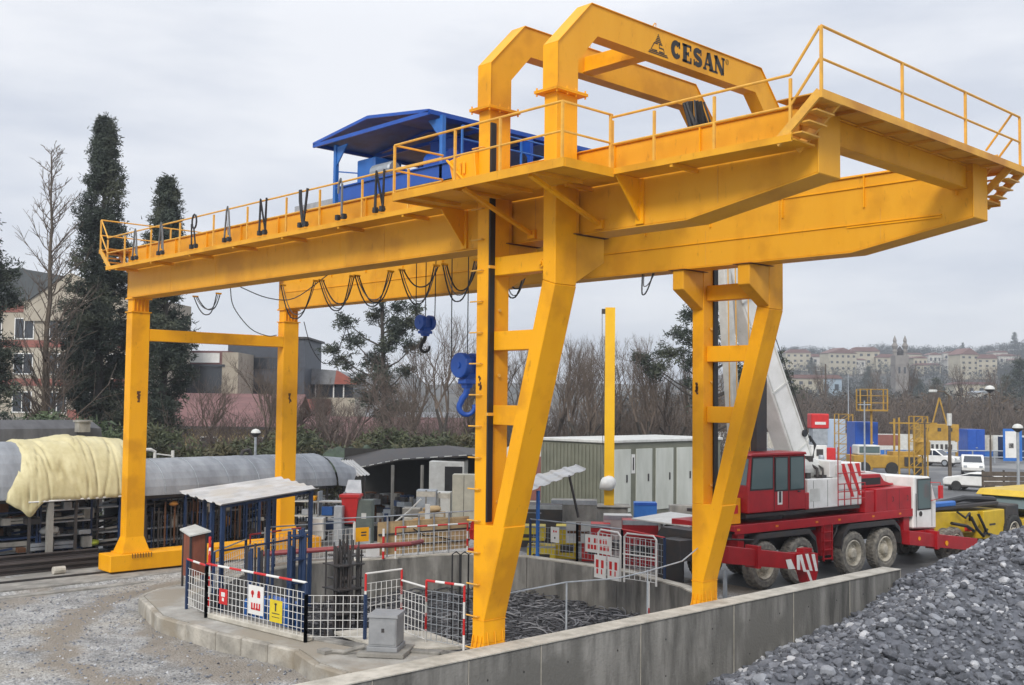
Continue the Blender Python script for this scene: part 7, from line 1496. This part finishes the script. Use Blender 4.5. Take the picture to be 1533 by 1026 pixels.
v = at(1516, 680, d=74); sign('white notice board with blue edge at the right of the car park', (v.x, v.y, 2.1), (RT.x, RT.y), 1.3, 2.2, 'bluel', [('white', [('b', -.38, .3, -.4, .42)]), ('dark', [('b', -.2, .05, -.1, .05)])], name='notice_board')
t = thing('guard_rail', 'grey pipe guard rail along the edge of the car park', 'railing', (at(1450, 700, d=104).x, at(1450, 700, d=104).y, G), VIEW)
for z in (.6, 1.2): MB().tube([(-8, 0, z), (9, 0, z)], .06, 6).build('rail', 'steel', t, local=True)
for k in range(9): MB().box(-8.05 + k * 2.1, -7.95 + k * 2.1, -.05, .05, 0, 1.2).build('post', 'steel', t, local=True)
# ================================================================ HILLSIDE
# ridge height along the picture, by column
HR = [(900, 585), (1000, 572), (1100, 560), (1180, 527), (1250, 531), (1330, 527), (1400, 528), (1480, 527), (1533, 520), (1650, 500), (1800, 490)]
def ridge(px): return float(np.interp(px, [a for a, b in HR], [b for a, b in HR]))
m = MB(); cols = list(range(860, 1861, 10)); dist = [150, 190, 240, 300, 380, 460, 560, 660, 760, 860, 1000]; fr = [0, 0, .01, .04, .12, .22, .40, .62, .83, 1.0, .95]
def hill_z(px, d): ht = ztop(ridge(px), 860, px) - G; return G + ht * float(np.interp(d, dist, fr)) + (2.2 * noise.noise(Vector((px * .02, d * .012, 0))) if d > 250 else 0)
for px_ in cols:
    for d in dist: v = at(px_, 600, d=d); m.v.append((v.x, v.y, hill_z(px_, d) if d > 150 else G - 1))
nd = len(dist)
for i in range(len(cols) - 1):
    for j in range(nd - 1): m.f.append((i * nd + j, (i + 1) * nd + j, (i + 1) * nd + j + 1, i * nd + j + 1)); m.mi.append(0)
struct(m.build('hillside', mat('hill_scrub', (.075, .07, .055), .95, (.04, .042, .036), .05, c3=(.10, .075, .05), s3=.02), None, smooth=True, org=(-200, 500, 0)))
# low dim hills behind the left and middle
m = MB(); cols = list(range(-200, 1001, 20)); 
for px_ in cols:
    b = 575 + 14 * noise.noise(Vector((px_ * .006, 1, 0))) - (0 if px_ > 500 else 0); b = min(b, 585) if 500 < px_ < 700 else b; b2 = 545 if 520 < px_ < 640 else b
    for d, f_ in ((450, 0), (700, .75), (800, 1.0), (950, .8)): v = at(px_, 600, d=d); m.v.append((v.x, v.y, G + (ztop((b + b2) / 2, 800, px_) - G) * f_))
for i in range(len(cols) - 1):
    for j in range(3): m.f.append((i * 4 + j, (i + 1) * 4 + j, (i + 1) * 4 + j + 1, i * 4 + j + 1)); m.mi.append(0)
struct(m.build('far_hills', bpy.data.materials['hill_scrub'], None, smooth=True, org=(-600, 300, 0)))
cream = mat('cream_wall', (.44, .40, .30), .9, (.36, .33, .25), .3); tile = mat('tile_roof', (.19, .105, .09), .85, (.16, .08, .068), .3); wallw = mat('pale_wall', (.55, .53, .48), .9)
def house(lab, px, py, d, w_, h, dep=10, wm=None, rm=None, rows=3, colsn=4, gable=True, name='house', cat='house', rz=0, grp='houses on the hillside', flat=False):
    """py: picture row of the base of the wall"""
    v = at(px, py, d=d); t = thing(name, lab, cat, v, VIEW + rz, grp); wm = wm or cream; rm = rm or tile
    MB().box(-w_ / 2, w_ / 2, 0, dep, -6, h).build('wall', wm, t, local=True)
    rh = h * .22 if not flat else .4
    if gable: MB().prism([(-w_ / 2 - .5, h), (w_ / 2 + .5, h), (w_ * .32, h + rh), (-w_ * .32, h + rh)], lambda a, b: (a, -.5, b), lambda a, b: (a, dep + .5, b)).build('roof', rm, t, local=True)
    else: MB().prism([(-w_ / 2 - .5, h), (w_ / 2 + .5, h), (0, h + rh * 1.4)], lambda a, b: (a, -.4, b), lambda a, b: (a, dep + .4, b)).build('roof', rm, t, local=True)
    m = MB()
    for r in range(rows):
        for c in range(colsn): x = -w_ / 2 + w_ * (c + .5) / colsn; z = h * (r + .45) / rows; m.nxt().box(x - w_ * .1 / colsn * 2, x + w_ * .1 / colsn * 2, -.12, -.01, z - h * .16 / rows, z + h * .22 / rows)
    m.build('window', 'glassd', t, local=True); return t
H = [('cream apartment block at the left of the hill beside the raking strut', 1195, 552, 620, 14, 9, 3, 4, 0), ('second cream block from the left on the hill crest', 1217, 552, 630, 9, 7, 2, 3, 0), ('long cream apartment block left of the twin-spired tower', 1262, 556, 600, 17, 10, 3, 5, 1), ('cream block joined right of the long one', 1295, 556, 605, 16, 11, 3, 4, 0), ('cream apartment block directly left of the twin-spired tower', 1331, 560, 600, 14, 9, 3, 4, 0),
     ('low cream terrace right of the twin-spired tower', 1390, 562, 600, 14, 5.5, 2, 4, 0), ('pale house above the low terrace', 1412, 557, 640, 16, 5, 1, 4, 0), ('tall cream apartment block at the right of the hill', 1452, 563, 560, 11, 11, 4, 3, 1), ('cream block joined right of the tall one', 1478, 566, 560, 10, 10, 4, 3, 0)]
for lab, px_, py_, d, w_, h, r_, c_, g_ in H: house(lab, px_, py_, d, w_, h, rows=r_, colsn=c_, gable=not g_, name='apartment_block', cat='apartment block', rz=.25 if g_ else -.1)
house('red-roofed house low on the slope behind the boom', 1206, 592, 420, 14, 6.5, rows=2, colsn=4); house('pale blue-walled house right of the red-roofed one', 1245, 592, 425, 8, 6.5, wm=mat('pale_blue_wall', (.33, .42, .50), .9), rows=1, colsn=2)
house('pink-roofed house low on the slope at right', 1462, 592, 400, 15, 4, rows=1, colsn=4, rm=pink); house('white-walled house at the foot of the slope', 1490, 602, 380, 12, 3.2, wm=wallw, rm='steel', rows=1, colsn=3)
rs = random.Random(17)
HL = ['red-roofed house at the far left of the crest, beside the boom', 'red-roofed house between the second and the long cream block, left of the pair', 'red-roofed house just left of the long cream block', 'red-roofed house behind the right end of the long cream block', 'red-roofed house left of the block beside the twin-spired tower', 'red-roofed house close right of the twin-spired tower', 'red-roofed house above the left end of the low cream terrace', 'red-roofed house above the right end of the low cream terrace', 'red-roofed house midway between low terrace and tall cream block', 'red-roofed house next but one left of the tall cream block', 'red-roofed house rising behind the tall cream block', 'red-roofed house just right of the cream pair at the right', 'red-roofed house second right of the cream pair at the right', 'red-roofed house third right of the cream pair at the right', 'red-roofed house at the right edge of the photo on the crest', 'red-roofed house behind the join of the tall cream pair']
for k in range(16):
    px_ = [1188, 1230, 1246, 1283, 1316, 1368, 1378, 1400, 1425, 1434, 1446, 1498, 1508, 1520, 1530, 1466][k]; py_ = 536 + (k * 7 % 11); d = 700 - (py_ - 530) * 6; w_ = rs.uniform(7, 12)
    house(HL[k], px_, py_ + 3, d, w_, rs.uniform(3, 5), rows=1, colsn=3, wm=rs.choice([cream, wallw]), gable=rs.random() < .5)
# twin spired stone tower
v = at(1351, 612, d=380); t = thing('church_tower', 'grey stone tower with twin pointed pinnacles rising on the hillside', 'tower', v, VIEW); stn = mat('tower_stone', (.26, .24, .22), .9, (.18, .165, .15), .3)
z1 = ztop(532, 380, 1351) - v.z; MB().box(-2.3, 2.3, 0, 5, -5, z1).build('shaft', stn, t, local=True)
for z in (z1 * .35, z1 * .6, z1 * .82): MB().box(-2.45, 2.45, -.15, 5.1, z, z + .35).build('string_course', stn, t, local=True)
for x in (-1.0, .9): MB().box(x - .3, x + .4, -.05, -.01, z1 * .66, z1 * .78).build('window', 'glassd', t, local=True)
for x in (-1.8, 1.8): MB().lathe([(.75, z1), (.75, z1 + 1.2), (1.0, z1 + 1.3), (.7, z1 + 2.2), (1.15, z1 + 3.4), (.5, z1 + 4.6), (.7, z1 + 5.2), (.1, z1 + 7.0), (0, z1 + 7.2)], (x, 2, 0), 'z', 10).build('pinnacle', stn, t, local=True)
MB().lathe([(1.1, z1), (1.3, z1 + 1.6), (.7, z1 + 2.6), (0, z1 + 3.4)], (0, 2.2, 0), 'z', 10).build('dome', 'dark', t, local=True)
# woods on the slope: blades and twigs, uncountable
def wood(lab, name, mt, seed, n, fpos, s, tall=4, tw=True):
    rs = random.Random(seed); m = MB()
    for k in range(n):
        px_, d = fpos(rs)
        if any(abs(px_ - q[1]) < q[4] * 1625 / q[3] * .62 and 0 < q[3] - d < 260 for q in H) and rs.random() < .72: continue
        v = at(px_, 600, d=d); z = hill_z(px_, d) if d > 190 else G; h = tall * rs.uniform(.5, 1.25); w_ = h * rs.uniform(.22, .42)
        for j in range(16):
            c = Vector((v.x + rs.gauss(0, w_), v.y + rs.gauss(0, w_), z + h * rs.uniform(.12, 1) ** .8)); needles(m, c, s * rs.uniform(.7, 1.3), 3, rs)
        m.tube([(v.x, v.y, z - .5), (v.x + rs.gauss(0, .2), v.y, z + h * .9)], .12, 3, cap=False)
    return tag(m.build(name, mt, None, org=(-200, 300, 0)), lab, 'wood', kind='stuff')
wood('dark wooded slope scattered between the hillside houses', 'hill_wood', mat('wood_dark', (.038, .043, .034), .9, (.022, .026, .021), .1), 3, 3300, lambda r: (r.uniform(1150, 1640), r.uniform(300, 600) if r.random() < .5 else r.uniform(560, 880)), 1.3, 5.4)
wood('brown bare wood along the foot of the hill behind the yard', 'foot_wood', mat('wood_brown', (.070, .064, .054), .9, (.038, .036, .033), .1, c3=(.12, .08, .045), s3=.06), 4, 1100, lambda r: (r.uniform(900, 1640), 150 + 120 * r.random()), 1.0, 6.2)
brush('fine bare branches of the wood at the foot of the hill', [tuple(at(1130, 600, d=150).to_2d()) + (0,), tuple(at(1320, 600, d=150).to_2d()) + (0,), tuple(at(1560, 600, d=152).to_2d()) + (0,)], 6.5, 12, 1300, twig, .04, 'bare_wood', 12)
grp2 = 'dark evergreens standing out on the hill'
ev = plant(conifer(11, lambda t: 2.2 * (1 - t) ** .6 + .2, 33, 600, .7, 6), 'hill_tree', 'broad dark tree on the slope right of the long cream block', 'tree', 1300, 430, zb=hill_z(1300, 430), group=grp2)
for px_, d, sc_, lab in ((1505, 230, 1.0, 'broad dark tree at the right edge before the hill'), (1528, 210, 1.25, 'big dark tree cut by the right edge of the photo'), (1375, 300, .9, 'round dark tree on the slope right of the twin-spired tower'), (1402, 240, .95, 'dark tree above the yellow cabin'), (1215, 560, .9, 'dark tree between the two leftmost cream blocks'), (1283, 640, .6, 'small dark tree in front of the long cream block roof'), (1442, 760, .9, 'lone dark tree on the crest left of the tall cream block'), (1520, 780, 1.2, 'dark tree clump at the right end of the crest')):
    copy_at(ev, px_, d, lab, zb=hill_z(px_, d), rz=px_ * .1, sc=sc_, group=grp2)
for px_, d, sc_, lab in ((1195, 150, .95, 'bare tree at the foot of the hill beside the boom'), (1240, 165, 1.1, 'bare tree at the foot of the hill above the pale container'), (1320, 155, 1.0, 'bare tree behind the blue container and caged platform'), (1352, 170, 1.15, 'bare tree in front of the twin-spired tower'), (1398, 150, .95, 'bare tree behind the yellow peaked cabin'), (1440, 160, 1.1, 'bare tree behind the blue door of the boundary wall'), (1500, 150, 1.05, 'bare tree right of the tall flat-shaded lamp post')):
    copy_at(bC if px_ % 4 else bB, px_, d, lab, rz=px_ * .7, sc=sc_, group='bare trees at the foot of the hill')
# ================================================================ AIR
hz = MB().box(-1010, 420, -320, 1230, -6, 75).build('haze', 'white', None, org=(0, 0, 0)); tag(hz, None, None, kind='stuff')
hm = bpy.data.materials.new('haze_air'); hm.use_nodes = True; nt = hm.node_tree; nt.nodes.clear(); oo = nt.nodes.new('ShaderNodeOutputMaterial'); pv = nt.nodes.new('ShaderNodeVolumePrincipled'); pv.inputs['Color'].default_value = (.80, .86, .94, 1); pv.inputs['Density'].default_value = .00058; pv.inputs['Anisotropy'].default_value = .2; nt.links.new(pv.outputs[0], oo.inputs['Volume'])
hz.data.materials.clear(); hz.data.materials.append(hm)
